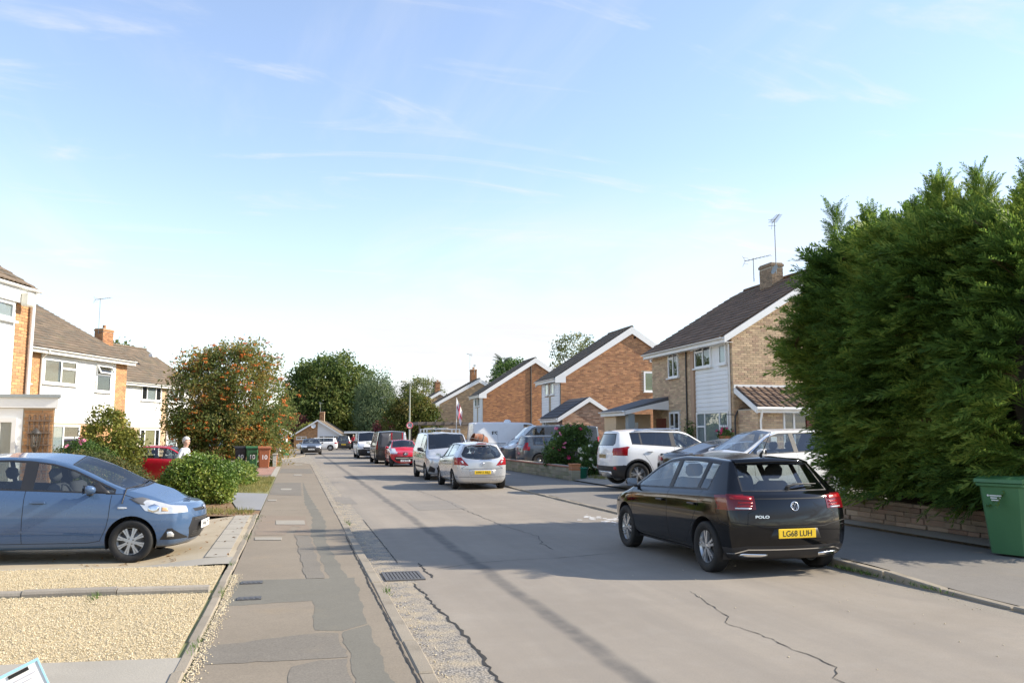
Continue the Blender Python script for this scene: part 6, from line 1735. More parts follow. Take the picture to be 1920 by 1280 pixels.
def car_white_suv():
    L = 4.28
    sp = hatch_spec(L, 1.78, 1.66, 0.76, 2.555, 0.345, gc=0.21, hood=1.12, nose=0.86, cowl=3.16, roof_f=2.30, belt_r=1.20, belt_f=1.06, sh_r=1.06, sh_f=0.96, glass_z=1.18, yr=0.66, spoil=0.20, mid=0.66, bow=(0.12, 0.16), plan_r=(0.6, 0.14))
    c = Car('parked_car', 'white crossover with black lower trim parked on the drive beside the white roses', 'car', sp, M_vwhite, (11.02, 23.5, 0.215), R(0))
    c.side_glass(0.62, 3.12, 0.03, 0.06, pillars=((0.88, 0.93), (1.85, 1.99)), priv=1.86); c.windscreen(2.34, 3.12)
    c.rear_glass([(-0.56,1.18),(-0.62,1.24),(-0.52,1.50),(0.52,1.50),(0.62,1.24),(0.56,1.18)], M_glassd)
    tails(c, [(0.92,1.12),(0.62,1.10),(0.60,0.98),(0.72,0.90),(0.92,0.88)], [(0.0,0.88),(0.16,0.90),(0.40,1.02),(0.52,1.13),(0.46,1.15),(0.0,1.08)])
    c.cut('lower_trim', [(-1,0.15),(-1,0.62),(-0.6,0.58),(0.6,0.58),(1,0.62),(1,0.15)], 'x', M_trim, 0.002, lambda q, nn: q.x < 0.35)
    for sg in (1, -1): c.cut('sill_cladding', [(0.30,0.1),(0.30,0.62),(0.42,0.60),(1.1,0.42),(2.95,0.42),(2.95,0.1)], 'y', M_trim, 0.002, lambda q, nn, sg=sg: q.y*sg > 0.4)
    for x in (0.76, 3.315): c.arch(x, 0.40, 0.348)
    c.finish()
    for x in (0.76, 3.315):
        c.seam([(x+0.425*math.cos(t), 0.348+0.425*math.sin(t)) for t in np.linspace(-0.25, math.pi+0.25, 15)], 1, 0.05, M_trim, 'arch_cladding', off=0.006)
    c.seam([(3.06,1.04),(3.02,0.6),(2.85,0.45),(2.0,0.44),(1.92,0.6),(1.92,1.15)]); c.seam([(1.92,0.44),(1.25,0.45),(1.12,0.7),(0.92,0.95)])
    for sg in (1, -1):
        c.patch('reflector', [(sg*0.66,0.48),(sg*0.66,0.57),(sg*0.78,0.57),(sg*0.78,0.48)], 'x', M_red, -1, 0.008)
        MB().tube([(0.75,sg*0.60,1.60),(1.3,sg*0.605,1.655),(2.2,sg*0.60,1.66)], 0.018, 6).obj('roof_rail', M_chrome, c.root, c.off)
    c.patch('skid_plate', [(-0.5,0.26),(-0.5,0.42),(0.5,0.42),(0.5,0.26)], 'x', M_alloy, -1, 0.008)
    c.patch('sunroof', [(1.0,-0.42),(1.0,0.42),(2.1,0.42),(2.1,-0.42)], 'z', mat('sunroof_dark', (0.03,0.025,0.022), 0.15, 0.0), 1, 0.004)
    c.plate('WU15 OZT', 0.86, True, mm=mat('plate_dusty', (0.45,0.33,0.15), 0.6))
    c.mirror(2.85, 1.07, M_vwhite, 1.2); c.handle(2.1, 0.98, m=M_vwhite); c.handle(1.15, 1.0, m=M_vwhite); c.wheels('five_double', r=0.345, wid=0.215); c.cabin((0.30, 0.52))
car_white_suv()
def car_white_facing():
    L = 4.40
    sp = hatch_spec(L, 1.84, 1.63, 0.85, 2.65, 0.345, gc=0.2, hood=1.10, nose=0.84, cowl=3.22, roof_f=2.35, belt_r=1.12, belt_f=1.02, sh_r=1.02, sh_f=0.94, yr=0.66, spoil=0.25, mid=0.64)
    c = Car('parked_car', 'white car facing the street at the edge of the tall hedge', 'car', sp, M_vwhite, (10.75, 17.75, 0.215), R(184))
    c.side_glass(0.62, 3.18, 0.03, 0.06, pillars=((0.85, 0.9), (1.85, 1.97))); c.windscreen(2.38, 3.18)
    heads(c, [(3.5,0.95),(3.75,0.78),(4.4,0.74),(4.4,0.84),(3.9,0.92)], 0.5, 3.4)
    for x in (0.85, 3.5): c.arch(x, 0.39, 0.348)
    c.finish(); c.seam([(3.1,1.0),(3.06,0.55),(2.85,0.4),(2.0,0.4),(1.91,0.6),(1.91,1.1)])
    c.seam([(3.16,1.045),(2.6,1.42),(2.3,1.53)], 1, 0.02, M_chrome, 'window_trim', off=0.008)
    c.mirror(2.86, 1.05, M_vwhite, 1.25); c.wheels('ten', r=0.345, wid=0.215); c.cabin((0.32, 0.54))
car_white_facing()
def car_dark_coupe():
    L = 4.62
    sp = hatch_spec(L, 1.82, 1.40, 0.95, 2.80, 0.33, gc=0.15, hood=0.95, nose=0.70, cowl=3.30, roof_f=2.55, belt_r=0.98, belt_f=0.90, sh_r=0.90, sh_f=0.82, yr=0.64, spoil=0.20, mid=0.55)
    sp['rail'] = [(0.0,0.96),(0.35,1.0),(1.0,1.20),(1.5,1.31),(2.1,1.345),(2.5,1.325),(2.7,1.27),(3.28,0.94),(3.4,0.90),(4.1,0.77),(4.4,0.68)]
    sp['top'] = [(0.0,1.02),(0.35,1.06),(1.0,1.27),(1.5,1.365),(2.1,1.40),(2.5,1.375),(2.65,1.345),(3.35,0.955),(3.5,0.93),(4.1,0.80),(4.4,0.70)]
    sp['yrail'] = [(0,0.78),(1.0,0.70),(1.8,0.64),(2.55,0.64),(3.3,0.80),(4.3,0.72)]
    c = Car('parked_car', 'black sloping-roofed car between the two white cars on the drive', 'car', sp, paint('black2', (0.02,0.02,0.022), 0.2), (11.9, 20.6, 0.215), R(2))
    c.side_glass(1.05, 3.2, 0.03, 0.045, pillars=((1.9, 2.0),)); c.windscreen(2.6, 3.25)
    tails(c, [(0.92,0.92),(0.45,0.90),(0.45,0.80),(0.92,0.80)])
    for x in (0.95, 3.75): c.arch(x, 0.375, 0.333)
    c.finish(); c.seam([(1.0,1.04),(1.4,1.235),(2.0,1.30),(2.5,1.285)], 1, 0.018, M_chrome, 'window_trim', off=0.008)
    c.mirror(3.0, 0.95, None, 1.1); c.wheels('ten', r=0.33); c.cabin((0.38, 0.55))
car_dark_coupe()
def car_simple(label, P, loc, head, L=4.3, W=1.78, H=1.47, tail=True, head_l=True, plate_f=None, plate_r=None, style='five_double', tailpoly=None, estate=False, name='parked_car', kidney=False):
    sp = hatch_spec(L, W, H, 0.80, L-1.65, 0.315, hood=0.98, nose=0.74, cowl=L-1.18, roof_f=L-2.0, belt_r=1.0, belt_f=0.93, sh_r=0.92, sh_f=0.84, yr=0.68, spoil=0.2 if estate else 0.34)
    c = Car(name, label, 'car', sp, P, loc, head)
    c.side_glass(0.55, L-1.2, 0.03, 0.05, pillars=((1.0, 1.07), (L*0.46, L*0.46+0.1))); c.windscreen(L-1.96, L-1.22)
    c.rear_glass([(-0.55,1.02),(-0.47,1.33),(0.47,1.33),(0.55,1.02)])
    tails(c, tailpoly or [(0.95,0.95),(0.58,0.95),(0.58,0.78),(0.95,0.78)], [(0,0.78),(0,0.95),(0.3,0.93),(0.25,0.8)])
    heads(c, [(L-0.75,0.84),(L-0.55,0.68),(L,0.63),(L,0.72),(L-0.4,0.79)], 0.40, L-0.9)
    c.cut('lower_grille', [(-0.5,0.25),(-0.5,0.42),(0.5,0.42),(0.5,0.25)], 'x', M_trim, -0.004, ft_)
    if kidney:
        for sg in (1, -1): c.cut('kidney_grille', [(sg*0.04,0.54),(sg*0.04,0.70),(sg*0.28,0.70),(sg*0.24,0.54)], 'x', M_trim, -0.004, ft_)
    else: c.cut('upper_grille', [(-0.35,0.58),(-0.4,0.68),(0.4,0.68),(0.35,0.58)], 'x', M_trim, -0.004, ft_)
    for x in (0.80, L-0.85): c.arch(x, 0.36, 0.318)
    c.finish()
    c.seam([(L-1.2,0.92),(L-1.22,0.5),(L-1.4,0.3),(1.4,0.3),(1.15,0.6),(1.0,0.95)]); c.seam([(L*0.46+0.05,1.0),(L*0.46+0.05,0.3)])
    if plate_f: c.plate(plate_f, 0.48, False)
    if plate_r: c.plate(plate_r, 0.60, True)
    c.mirror(L-1.5, 0.97, P, 1.1); c.wheels(style, r=0.315); c.cabin((0.32, 0.52))
    return c
LOD[0] = 2
M_redp = MATS['paint_red']
car_simple('red hatchback beside the man, half hidden by shrubs on the left', M_redp, (-4.55, 35.0, -0.16), R(-12), 3.95, 1.72, 1.47)
car_simple('dark grey saloon facing the camera at the far left kerb', M_vgrey, (1.42, 77.4, 0), R(-90), 4.6, 1.82, 1.44, plate_f='YF18 NRU', kidney=True)
car_simple('white estate car standing across the end of the street', M_vwhite, (2.4, 96.0, 0), R(176), 4.6, 1.80, 1.46, estate=True)
car_simple('dark off-roader with yellow plate on the bungalow drive', M_vgrey, (5.75, 104.5, 0.0), R(88), 4.3, 1.82, 1.68, plate_r='RJ05 HVC', estate=True)
car_simple('black estate with tall red tail lamps behind the low garden wall', M_slate_p, (12.1, 37.0, 0.24), R(0), 4.5, 1.76, 1.47, estate=True, style='steel', tailpoly=[(0.95,1.12),(0.66,1.12),(0.66,0.78),(0.95,0.78)])
car_simple('dark blue car roof showing beside the long white van', paint('navy', (0.02,0.03,0.07), 0.25), (11.6, 54.0, 0.22), R(184), 4.3, 1.78, 1.50)
car_simple('dark car parked beyond the rowan at the side road corner', M_vgrey, (-4.6, 64.5, 0.0), R(-60), 4.4, 1.8, 1.6)
car_simple('white car by the far green bin, beyond the rowan', M_vwhite, (-2.9, 75.5, 0.0), R(-50), 4.2, 1.8, 1.45)
# ================================================================ plants
M_bark = mat('bark', (0.13,0.10,0.075), 0.95, 0.25, 6, 40, 0.6)
M_twig = mat('twig', (0.10,0.07,0.045), 0.95, 0.2)
def rand_dirs(n, up=0.0):
    v = RNG.normal(size=(n, 3)); v[:, 2] += up
    return v/np.linalg.norm(v, axis=1, keepdims=True)
def leaf_mesh(name, P, size, m, up=0.3, aspect=0.5, jitter=0.35, out=None, fold=0.0, droop=0.0):
    """one diamond-shaped leaf per point; out: preferred normals"""
    n = len(P)
    N = rand_dirs(n, up)
    if out is not None: N = N*0.75+out; N /= np.linalg.norm(N, axis=1, keepdims=True)+1e-9
    A = np.cross(N, rand_dirs(n)); A /= np.linalg.norm(A, axis=1, keepdims=True)+1e-9
    if droop: A[:, 2] -= droop; A /= np.linalg.norm(A, axis=1, keepdims=True)+1e-9
    B = np.cross(N, A); B /= np.linalg.norm(B, axis=1, keepdims=True)+1e-9
    s = size*(1+RNG.uniform(-jitter, jitter, n))[:, None]
    V = np.stack([P-A*s*0.5, P+B*s*aspect*0.5-A*s*0.05+N*s*0.08, P+A*s*0.5, P-B*s*aspect*0.5-A*s*0.05+N*s*0.08], 1).reshape(-1, 3)
    F = np.arange(4*n).reshape(n, 4)
    return np_mesh(name, V, F, m)
def shell(n, c, r, inner=0.55, noise=0.16, zmin=None, lobes=7, seed=0):
    """points in an uneven ellipsoid: denser toward the outside, with lobes and dents"""
    g = np.random.default_rng(seed+5)
    L = g.normal(size=(lobes, 3)); L /= np.linalg.norm(L, axis=1, keepdims=True)
    amp = g.uniform(-noise, noise*1.2, lobes)
    D = rand_dirs(n)
    k = 1+sum(a*np.clip(D@l, 0, 1)**3 for a, l in zip(amp, L))
    R_ = (inner+(1-inner)*RNG.random(n)**0.55)*k
    P = np.array(c)+D*R_[:, None]*np.array(r)
    if zmin is not None: P = P[P[:, 2] > zmin]
    return P, D
def clumped(centres, rad, per, flat=0.7):
    c = np.repeat(centres, per, 0); n = len(c)
    q = RNG.normal(size=(n, 3))*0.5; q[:, 2] *= flat
    return c+q*rad
def limbs(mb, base, top, targets, r0, r1=0.02):
    base, top = Vector(base), Vector(top)
    mb.tube([base, base.lerp(top, 0.5)+Vector((random.uniform(-.08,.08), random.uniform(-.08,.08), 0)), top], [r0, r0*0.8, r0*0.6], 9)
    for t in targets:
        t = Vector(t); s = base.lerp(top, random.uniform(0.55, 1.0))
        m_ = s.lerp(t, 0.5)+Vector((0, 0, (t-s).length*0.12))
        mb.tube([s, m_, t], [r0*0.42, r0*0.25, r1], 6)
def tree(name, label, loc, H, trunk_h, crowns, n_clump, per, crad, lsize, lm, tr=0.16, group=None, droop=0.0, seed=0, extra=None, up=0.3, asp=0.5, flat=0.7, inner=0.6, noise=0.2):
    t = thing(name, label, 'tree', loc, 0, group)
    C = []
    tot = sum(c[1][0]*c[1][1]*c[1][2] for c in crowns)
    for k, (c, r) in enumerate(crowns):
        P, _ = shell(max(6, int(n_clump*r[0]*r[1]*r[2]/tot)), c, r, inner, noise, seed=seed+k, zmin=0.15)
        C.append(P)
    C = np.concatenate(C)
    o = link('crown', leaf_mesh('crown', clumped(C, crad, per, flat), lsize, lm, up, asp, droop=droop), t)
    mb = MB(); limbs(mb, (0,0,-0.2), (0,0,trunk_h), [C[i] for i in RNG.choice(len(C), min(26, len(C)), replace=False)], tr)
    mb.obj('trunk', M_bark, t)
    return t, C
def shrub(name, label, loc, crowns, n, lsize, lm, cat='shrub', group=None, seed=0, flowers=None, inner=0.6, per=14, crad=0.14, noise=0.2, asp=0.55):
    t = thing(name, label, cat, loc, 0, group)
    tot = sum(c[1][0]*c[1][1]*c[1][2] for c in crowns); C = []
    for k, (c, r) in enumerate(crowns):
        P, _ = shell(max(8, int(n/per*r[0]*r[1]*r[2]/tot)), c, r, inner, noise, seed=seed+k, zmin=0.02); C.append(P)
    C = np.concatenate(C)
    link('foliage', leaf_mesh('foliage', clumped(C, crad, per, 0.8), lsize, lm, 0.5, asp), t)
    mb = MB()
    for i in RNG.choice(len(C), min(22, len(C)), replace=False):
        p = Vector(C[i]); b = Vector((p.x*0.15, p.y*0.15, -0.05)); mb.tube([b, b.lerp(p, 0.5)+Vector((0,0,0.06)), p], [0.022, 0.015, 0.006], 5)
    mb.obj('stems', M_twig, t)
    if flowers:
        for (m, pts, r) in flowers:
            for p in pts:
                fm = MB()
                for k in range(7):
                    a = k*0.9; fm.add([(0,0,0),(r*math.cos(a),r*math.sin(a),r*0.3),(r*0.9*math.cos(a+0.5),r*0.9*math.sin(a+0.5),r*0.75),(0,0,r*0.6)], [(0,1,2,3)])
                fm.obj('flower', m, t, p, rotz=random.uniform(0, 6)).rotation_euler = (random.uniform(-1,1), random.uniform(-1,1), random.uniform(0,6))
    return t
# ---------------------------------------------------------------- the tall cypress hedge on the right
L_hedge = leaf_mat('hedge_leaf', ((0.062,0.122,0.027), (0.150,0.245,0.046), (0.36,0.43,0.085)), 0.55, 0.9, 0.55, 0.25)
def frond_tmpl():
    V = []; F = []
    def blade(a, b, w):
        a, b = np.array(a, float), np.array(b, float); d = b-a; n = np.cross(d, (0,0,1)); n = n/np.linalg.norm(n)*w
        i = len(V); mid = a+d*0.45
        V.extend([a, mid+n, b, mid-n]); F.append((i, i+1, i+2, i+3))
    K = 9
    for k in range(K):
        t = k/K; x = t; z = -0.16*t*t
        x2 = (k+1.4)/K; blade((x, 0, z), (x2, 0, -0.16*x2*x2), 0.018)
        for s in (1, -1):
            ln = 0.42*(1-t)**0.8*(1 if k % 2 else 0.8)+0.08
            tip = np.array((x+ln*0.88, s*ln*0.46, z-0.12*ln+0.04*math.sin(k*2.0)))
            o = np.array((x, 0, z)); blade(o, tip, 0.021)
            for j in (0.52,):
                q = o+(tip-o)*j
                for s2 in (1, -1):
                    l2 = ln*0.36*(1.15-j); blade(q, q+np.array((l2*0.9, s*l2*0.25+s2*l2*0.5, 0.03*s2)), 0.016)
    return np.array(V), np.array(F)
_frond = frond_tmpl()
def fronds(name, P, D, size, m, jit=0.3):
    n = len(P)
    X = D+RNG.normal(size=(n, 3))*jit; X /= np.linalg.norm(X, axis=1, keepdims=True)
    U = np.tile(np.array((-0.35,0,1.0)), (n, 1))+RNG.normal(size=(n, 3))*0.45
    Y = np.cross(U, X); Y /= np.linalg.norm(Y, axis=1, keepdims=True)+1e-9
    Z = np.cross(X, Y)
    s = size*RNG.uniform(0.65, 1.3, n)
    T = np.zeros((n, 4, 4)); T[:, :3, 0] = X*s[:, None]; T[:, :3, 1] = Y*s[:, None]; T[:, :3, 2] = Z*s[:, None]; T[:, :3, 3] = P; T[:, 3, 3] = 1
    return stamp(name, _frond, T, m)
def cypress_hedge():
    y0, y1 = 9.2, 14.2
    h = thing('cypress_hedge', 'tall dark green cypress hedge towering over the low stone wall', 'hedge', (0,0,0))
    top = lambda y: np.interp(y, [9.2, 9.8, 10.9, 12.5, 13.6, 14.1, 14.5, 14.9], [4.2, 4.65, 4.9, 5.0, 4.85, 4.5, 3.9, 3.1])
    def front(y, z):      # x of the street face
        t = z/top(y)
        return 10.02-0.55*np.sin(np.clip(t*1.25, 0, 1)*math.pi*0.62)+0.9*np.clip(t-0.72, 0, 1)**1.3*1.6+0.16*np.sin(y*2.3+z*1.1)+0.10*np.sin(y*5.1-z*2.7)
    yfar = lambda z: np.interp(z, [0.4, 1.4, 2.6, 3.8, 4.6, 5.2], [12.7, 13.3, 13.95, 13.95, 13.6, 13.0])
    # solid dead-twig core blocking the view through, inner shade painted into its dark brown
    mb = MB(); vs = []; ny, nz = 18, 10
    for i in range(ny+1):
        y = y0+0.35+(12.75-y0-0.35)*i/ny
        for j in range(nz+1):
            z = 0.3+(top(y)-0.75)*j/nz; vs.append((front(y, z)+0.42+0.5*max(0, j/nz-0.8), y, z))
    b = len(vs)
    for i in range(ny+1):
        y = y0+0.35+(12.75-y0-0.35)*i/ny
        for j in range(nz+1):
            z = 0.3+(top(y)-0.75)*j/nz; vs.append((12.4-0.5*max(0, j/nz-0.8), y, z))
    n2 = nz+1; fs = []
    for i in range(ny):
        for j in range(nz):
            a = i*n2+j; fs.append((a, a+1, a+n2+1, a+n2)); fs.append((b+a, b+a+n2, b+a+n2+1, b+a+1))
        fs.append((i*n2+nz, b+i*n2+nz, b+(i+1)*n2+nz, (i+1)*n2+nz))
    for j in range(nz):
        fs.append((j, j+1, b+j+1, b+j)); e = ny*n2; fs.append((e+j, b+e+j, b+e+j+1, e+j+1))
    mb.add(vs, fs, 0, None, True)
    mb.obj('shaded_dead_core', mat('shaded_dead_twigs', (0.050,0.040,0.024), 0.95, 0.4, 5, 30, 1.0), h)
    P = []; D = []
    def add(p, d): P.append(p); D.append(d)
    # street face in shelves of foliage
    n = 5200
    y = RNG.uniform(y0, y1, n); z = 0.74+(top(y)-0.74)*RNG.random(n)**0.92
    ok_ = y < yfar(z); y, z = y[ok_], z[ok_]; n = len(y)
    x = front(y, z)+RNG.uniform(-0.05, 0.42, n)
    P1 = np.stack([x, y, z], 1); D1 = np.stack([np.full(n, -1.0), RNG.normal(0.55, 0.40, n), 0.05+0.60*(z/top(y))**2+RNG.normal(0, 0.15, n)], 1)
    # far end and near end
    n = 1250
    z = RNG.uniform(0.5, 4.3, n); x = RNG.uniform(9.7, 12.2, n); e = RNG.random(n) < 0.7
    P2 = np.stack([x, np.where(e, yfar(z)+RNG.uniform(-0.35, 0.05, n), y0+RNG.uniform(-0.1, 0.3, n)), z*np.where(e, 1.0, 1.0)], 1); D2 = np.stack([RNG.normal(-0.4, 0.3, n), np.where(e, 1.0, -1.0), RNG.normal(0.4, 0.2, n)], 1)
    # top with upright growth
    n = 1500
    y = RNG.uniform(y0, 13.5, n); x = RNG.uniform(9.8, 12.3, n)
    P3 = np.stack([x, y, top(y)-0.25+RNG.uniform(-0.2, 0.25, n)], 1); D3 = np.stack([RNG.normal(-0.35, 0.35, n), RNG.normal(0.1, 0.35, n), np.full(n, 0.9)], 1)
    link('foliage', fronds('foliage', np.concatenate([P1, P2, P3]), np.concatenate([D1, D2, D3]), 0.66, L_hedge), h, kind='stuff')
    i = RNG.choice(len(P1), 110, replace=False)
    link('dead_sprays', fronds('dead_sprays', P1[i]+np.array((-0.06,0,0)), D1[i], 0.42, leaf_mat('dead_spray', ((0.10,0.055,0.025), (0.16,0.09,0.04), (0.24,0.15,0.07)), 0.2, 1.0)), h, kind='stuff')
    # leaders: plumes standing above the top
    PL = []; DL = []
    for (lx, ly, lz, hh, lean) in [(9.85,12.9,5.0,1.15,(-0.25,0.2)), (9.95,12.4,5.1,0.8,(-0.1,0.1)), (10.1,11.6,5.0,0.75,(0.0,0.0)), (10.0,10.6,5.0,0.95,(-0.15,0.2)), (10.2,10.1,4.95,1.05,(-0.15,0.15)), (10.15,10.35,4.9,0.8,(0.1,0.1)), (10.3,10.8,4.95,0.7,(-0.1,-0.1)), (9.9,11.0,5.1,0.7,(0,0)), (10.4,9.7,4.9,0.9,(0.05,-0.1)), (9.75,13.4,4.5,0.7,(-0.35,0.25)), (9.7,13.6,4.0,0.5,(-0.5,0.3)), (9.7,11.7,4.9,0.6,(-0.3,0.1)), (11.2,12.2,5.1,0.9,(0.1,0)), (11.3,10.4,5.2,1.0,(0,0))]:
        lz = lz-0.35; k = 90; t = RNG.random(k)**0.8
        base = np.array((lx, ly, lz)); ax = np.array((lean[0], lean[1], 1.0))*hh
        r = 0.55*(1-t)**0.8
        a = RNG.uniform(0, 6.28, k)
        PL.append(base+ax*t[:, None]+np.stack([np.cos(a)*r*0.3, np.sin(a)*r*0.3, np.zeros(k)], 1))
        DL.append(np.stack([np.cos(a)*0.7+lean[0], np.sin(a)*0.7+lean[1], 0.7+0.8*t], 1))
    link('leaders', fronds('leaders', np.concatenate(PL), np.concatenate(DL), 0.33, L_hedge, 0.2), h, kind='stuff')
    for yy in np.arange(9.8, 14.4, 1.1):
        MB().tube([(11.0,yy,-0.1),(11.0,yy+0.1,1.5),(11.0,yy,3.2)], [0.12,0.10,0.05], 8).obj('trunk', M_bark, h)
cypress_hedge()
# ---------------------------------------------------------------- rowan
L_rowan = leaf_mat('rowan_leaf', ((0.105,0.155,0.045), (0.205,0.235,0.068), (0.44,0.30,0.09)), 0.5, 0.5)
rw, RC = tree('rowan_tree', 'rowan tree loaded with orange berries behind the wheelie bins', (-3.55, 48.2, -0.05), 7, 2.0,
    [((-1.5,0,3.6),(1.9,1.9,3.0)), ((1.3,-0.2,3.3),(1.75,1.8,3.0)), ((0.1,0.3,4.7),(2.2,1.9,2.2)), ((-0.2,-1.0,2.1),(2.6,1.6,1.7)), ((2.1,0,1.9),(1.0,1.2,1.5)), ((-1.9,0.2,2.0),(1.2,1.3,1.4))], 1150, 30, 0.52, 0.19, L_rowan, 0.13, seed=3, asp=0.42, inner=0.55, noise=0.28)
bc = RC[RNG.choice(len(RC), 640)]+RNG.normal(size=(640, 3))*0.30
bc = np.repeat(bc, 11, 0)+RNG.normal(size=(640*11, 3))*np.array((0.085, 0.085, 0.035))
oct_v = np.array([(1,0,0),(-1,0,0),(0,1,0),(0,-1,0),(0,0,1),(0,0,-1)], float); oct_f = np.array([(0,2,4),(2,1,4),(1,3,4),(3,0,4),(2,0,5),(1,2,5),(3,1,5),(0,3,5)])
def dots(name, P, r, m, sq=(1,1,1)):
    n = len(P); s = r*RNG.uniform(0.7, 1.3, (n, 1, 1))
    A = oct_v[None]*s*np.array(sq)
    a = RNG.uniform(0, 6.28, n); ca, sa = np.cos(a), np.sin(a)
    X = A[:, :, 0]*ca[:, None]-A[:, :, 1]*sa[:, None]; Y = A[:, :, 0]*sa[:, None]+A[:, :, 1]*ca[:, None]
    V = np.stack([X, Y, A[:, :, 2]], 2)+P[:, None]
    return np_mesh(name, V.reshape(-1, 3), (oct_f[None]+(np.arange(n)*6)[:, None, None]).reshape(-1, 3), m, None, True)
link('berries', dots('berries', bc, 0.034, mat('berry_orange', (0.60,0.13,0.015), 0.45, 0.1, rnd=0.25, rnd2=(0.65,0.22,0.03))), rw, kind='stuff')
# ---------------------------------------------------------------- shrubs on the left
L_priv = leaf_mat('privet_leaf', ((0.06,0.12,0.022), (0.14,0.22,0.035), (0.34,0.38,0.08)), 0.3, 1.6, 0.4, 0.4)
L_brown = leaf_mat('cotoneaster_leaf', ((0.05,0.075,0.022), (0.11,0.125,0.035), (0.24,0.17,0.06)), 0.3, 1.2, 0.5)
L_yel = leaf_mat('golden_leaf', ((0.085,0.115,0.025), (0.19,0.20,0.04), (0.38,0.34,0.08)), 0.35, 1.1, 0.5)
L_mid = leaf_mat('mid_leaf', ((0.04,0.085,0.02), (0.085,0.155,0.035), (0.20,0.28,0.07)), 0.35, 1.0, 0.5)
L_dark = leaf_mat('dark_leaf', ((0.018,0.042,0.012), (0.04,0.08,0.02), (0.10,0.14,0.035)), 0.3, 0.9, 0.55)
M_pink = mat('petal_pink', (0.75,0.06,0.22), 0.6, 0.1); M_pinkp = mat('petal_pale', (0.80,0.28,0.42), 0.6, 0.1); M_petal = mat('petal_white', (0.82,0.80,0.70), 0.6, 0.05)
shrub('round_shrub', 'big rounded light green shrub beside the blue car', (-2.22, 21.7, 0.0), [((0,0,0.62),(0.82,0.9,0.60)), ((0.42,-0.2,0.42),(0.45,0.55,0.42)), ((-0.42,0,0.45),(0.45,0.5,0.45))], 20000, 0.075, L_priv, seed=2, per=16, crad=0.13, noise=0.14, inner=0.7)
shrub('low_hedge', 'low brownish green hedge between the blue car and the red car', (-5.1, 24.8, 0.0), [((-0.2,0,0.62),(1.0,1.0,0.62)), ((0.75,0.1,0.42),(0.55,0.8,0.44)), ((-1.5,0,0.68),(0.9,0.9,0.66))], 22000, 0.06, L_brown, 'hedge', seed=8, noise=0.12, inner=0.75)
shrub('golden_shrub', 'tall yellow green shrub with one pink rose against the white wall', (-6.55, 33.0, -0.1), [((0,0,1.45),(0.75,0.8,1.15)), ((0.55,0,1.0),(0.6,0.7,1.0)), ((-0.5,0,0.9),(0.5,0.6,0.9))], 9000, 0.13, L_yel, seed=4, flowers=[(M_pink, [(-0.75,-0.6,1.65),(-0.70,-0.65,1.58),(-0.80,-0.6,1.52)], 0.10)], noise=0.3, crad=0.2)
shrub('flower_bush', 'bright green bush with small pink flowers below the blinds window', (-6.25, 27.6, 0.0), [((0,0,0.85),(0.7,0.6,0.72)), ((0.6,0.1,0.7),(0.6,0.5,0.6))], 6000, 0.08, L_mid, seed=5, flowers=[(M_pinkp, [(0.1,-0.5,1.45),(0.25,-0.55,1.5),(-0.2,-0.5,1.35)], 0.08)])
shrub('trailing_shrub', 'loose pale shrub spilling onto the grass in front of the bins', (-1.75, 29.5, 0.02), [((0,0,0.35),(0.55,1.6,0.42)), ((-0.3,2,0.3),(0.5,1.4,0.4))], 5000, 0.09, L_priv, seed=6)
# ---------------------------------------------------------------- roses on the right, plants at the buff house
def pts_on(c, r, n, zlo=0.1):
    P, _ = shell(n*3, c, r, 0.95, 0.1, zmin=zlo); return [tuple(p) for p in P if p[1] < c[1]+0.2][:n]
shrub('pink_rose_bush', 'dark leaved rose bush with pink blooms behind the garden wall', (10.55, 31.6, 0.12), [((0,0,1.05),(0.80,0.75,0.95)), ((0.45,0.1,1.5),(0.45,0.5,0.55)), ((-0.5,0,0.8),(0.55,0.6,0.7))], 8000, 0.10, L_mid, seed=11, flowers=[(M_pink, pts_on((0,0,1.1),(0.8,0.8,0.95),7,0.7), 0.10), (M_pinkp, pts_on((-0.3,0,1.2),(0.7,0.7,0.8),5,0.9), 0.09)], noise=0.3)
shrub('white_rose_bush', 'white flowering rose bush between the garden wall and the white crossover', (10.95, 29.5, 0.12), [((0,0,0.70),(0.70,0.6,0.66)), ((0.5,0.0,0.6),(0.5,0.5,0.6))], 8000, 0.085, L_mid, seed=12, flowers=[(M_petal, pts_on((0.1,0,0.75),(0.85,0.65,0.66),34,0.3), 0.10)], noise=0.25)
shrub('laurel', 'dark green shrub under the front window of the buff house', (13.55, 26.6, 0.2), [((0,0,0.6),(0.5,1.0,0.65))], 4500, 0.11, L_dark, seed=13)
shrub('basket_flowers', 'pink flowers growing in the hanging basket', (13.75, 25.0, 1.62), [((0,0,0.12),(0.26,0.26,0.14))], 500, 0.07, L_mid, 'flowers', seed=14, flowers=[(M_pink, pts_on((0,0,0.15),(0.26,0.26,0.14),10,0.1), 0.055)], per=6, crad=0.08)
shrub('creeper', 'thin creeper climbing the brick beside the narrow window', (14.1, 28.2, 0.3), [((0,0,1.5),(0.06,0.35,0.6))], 500, 0.09, L_mid, 'plant', seed=15)
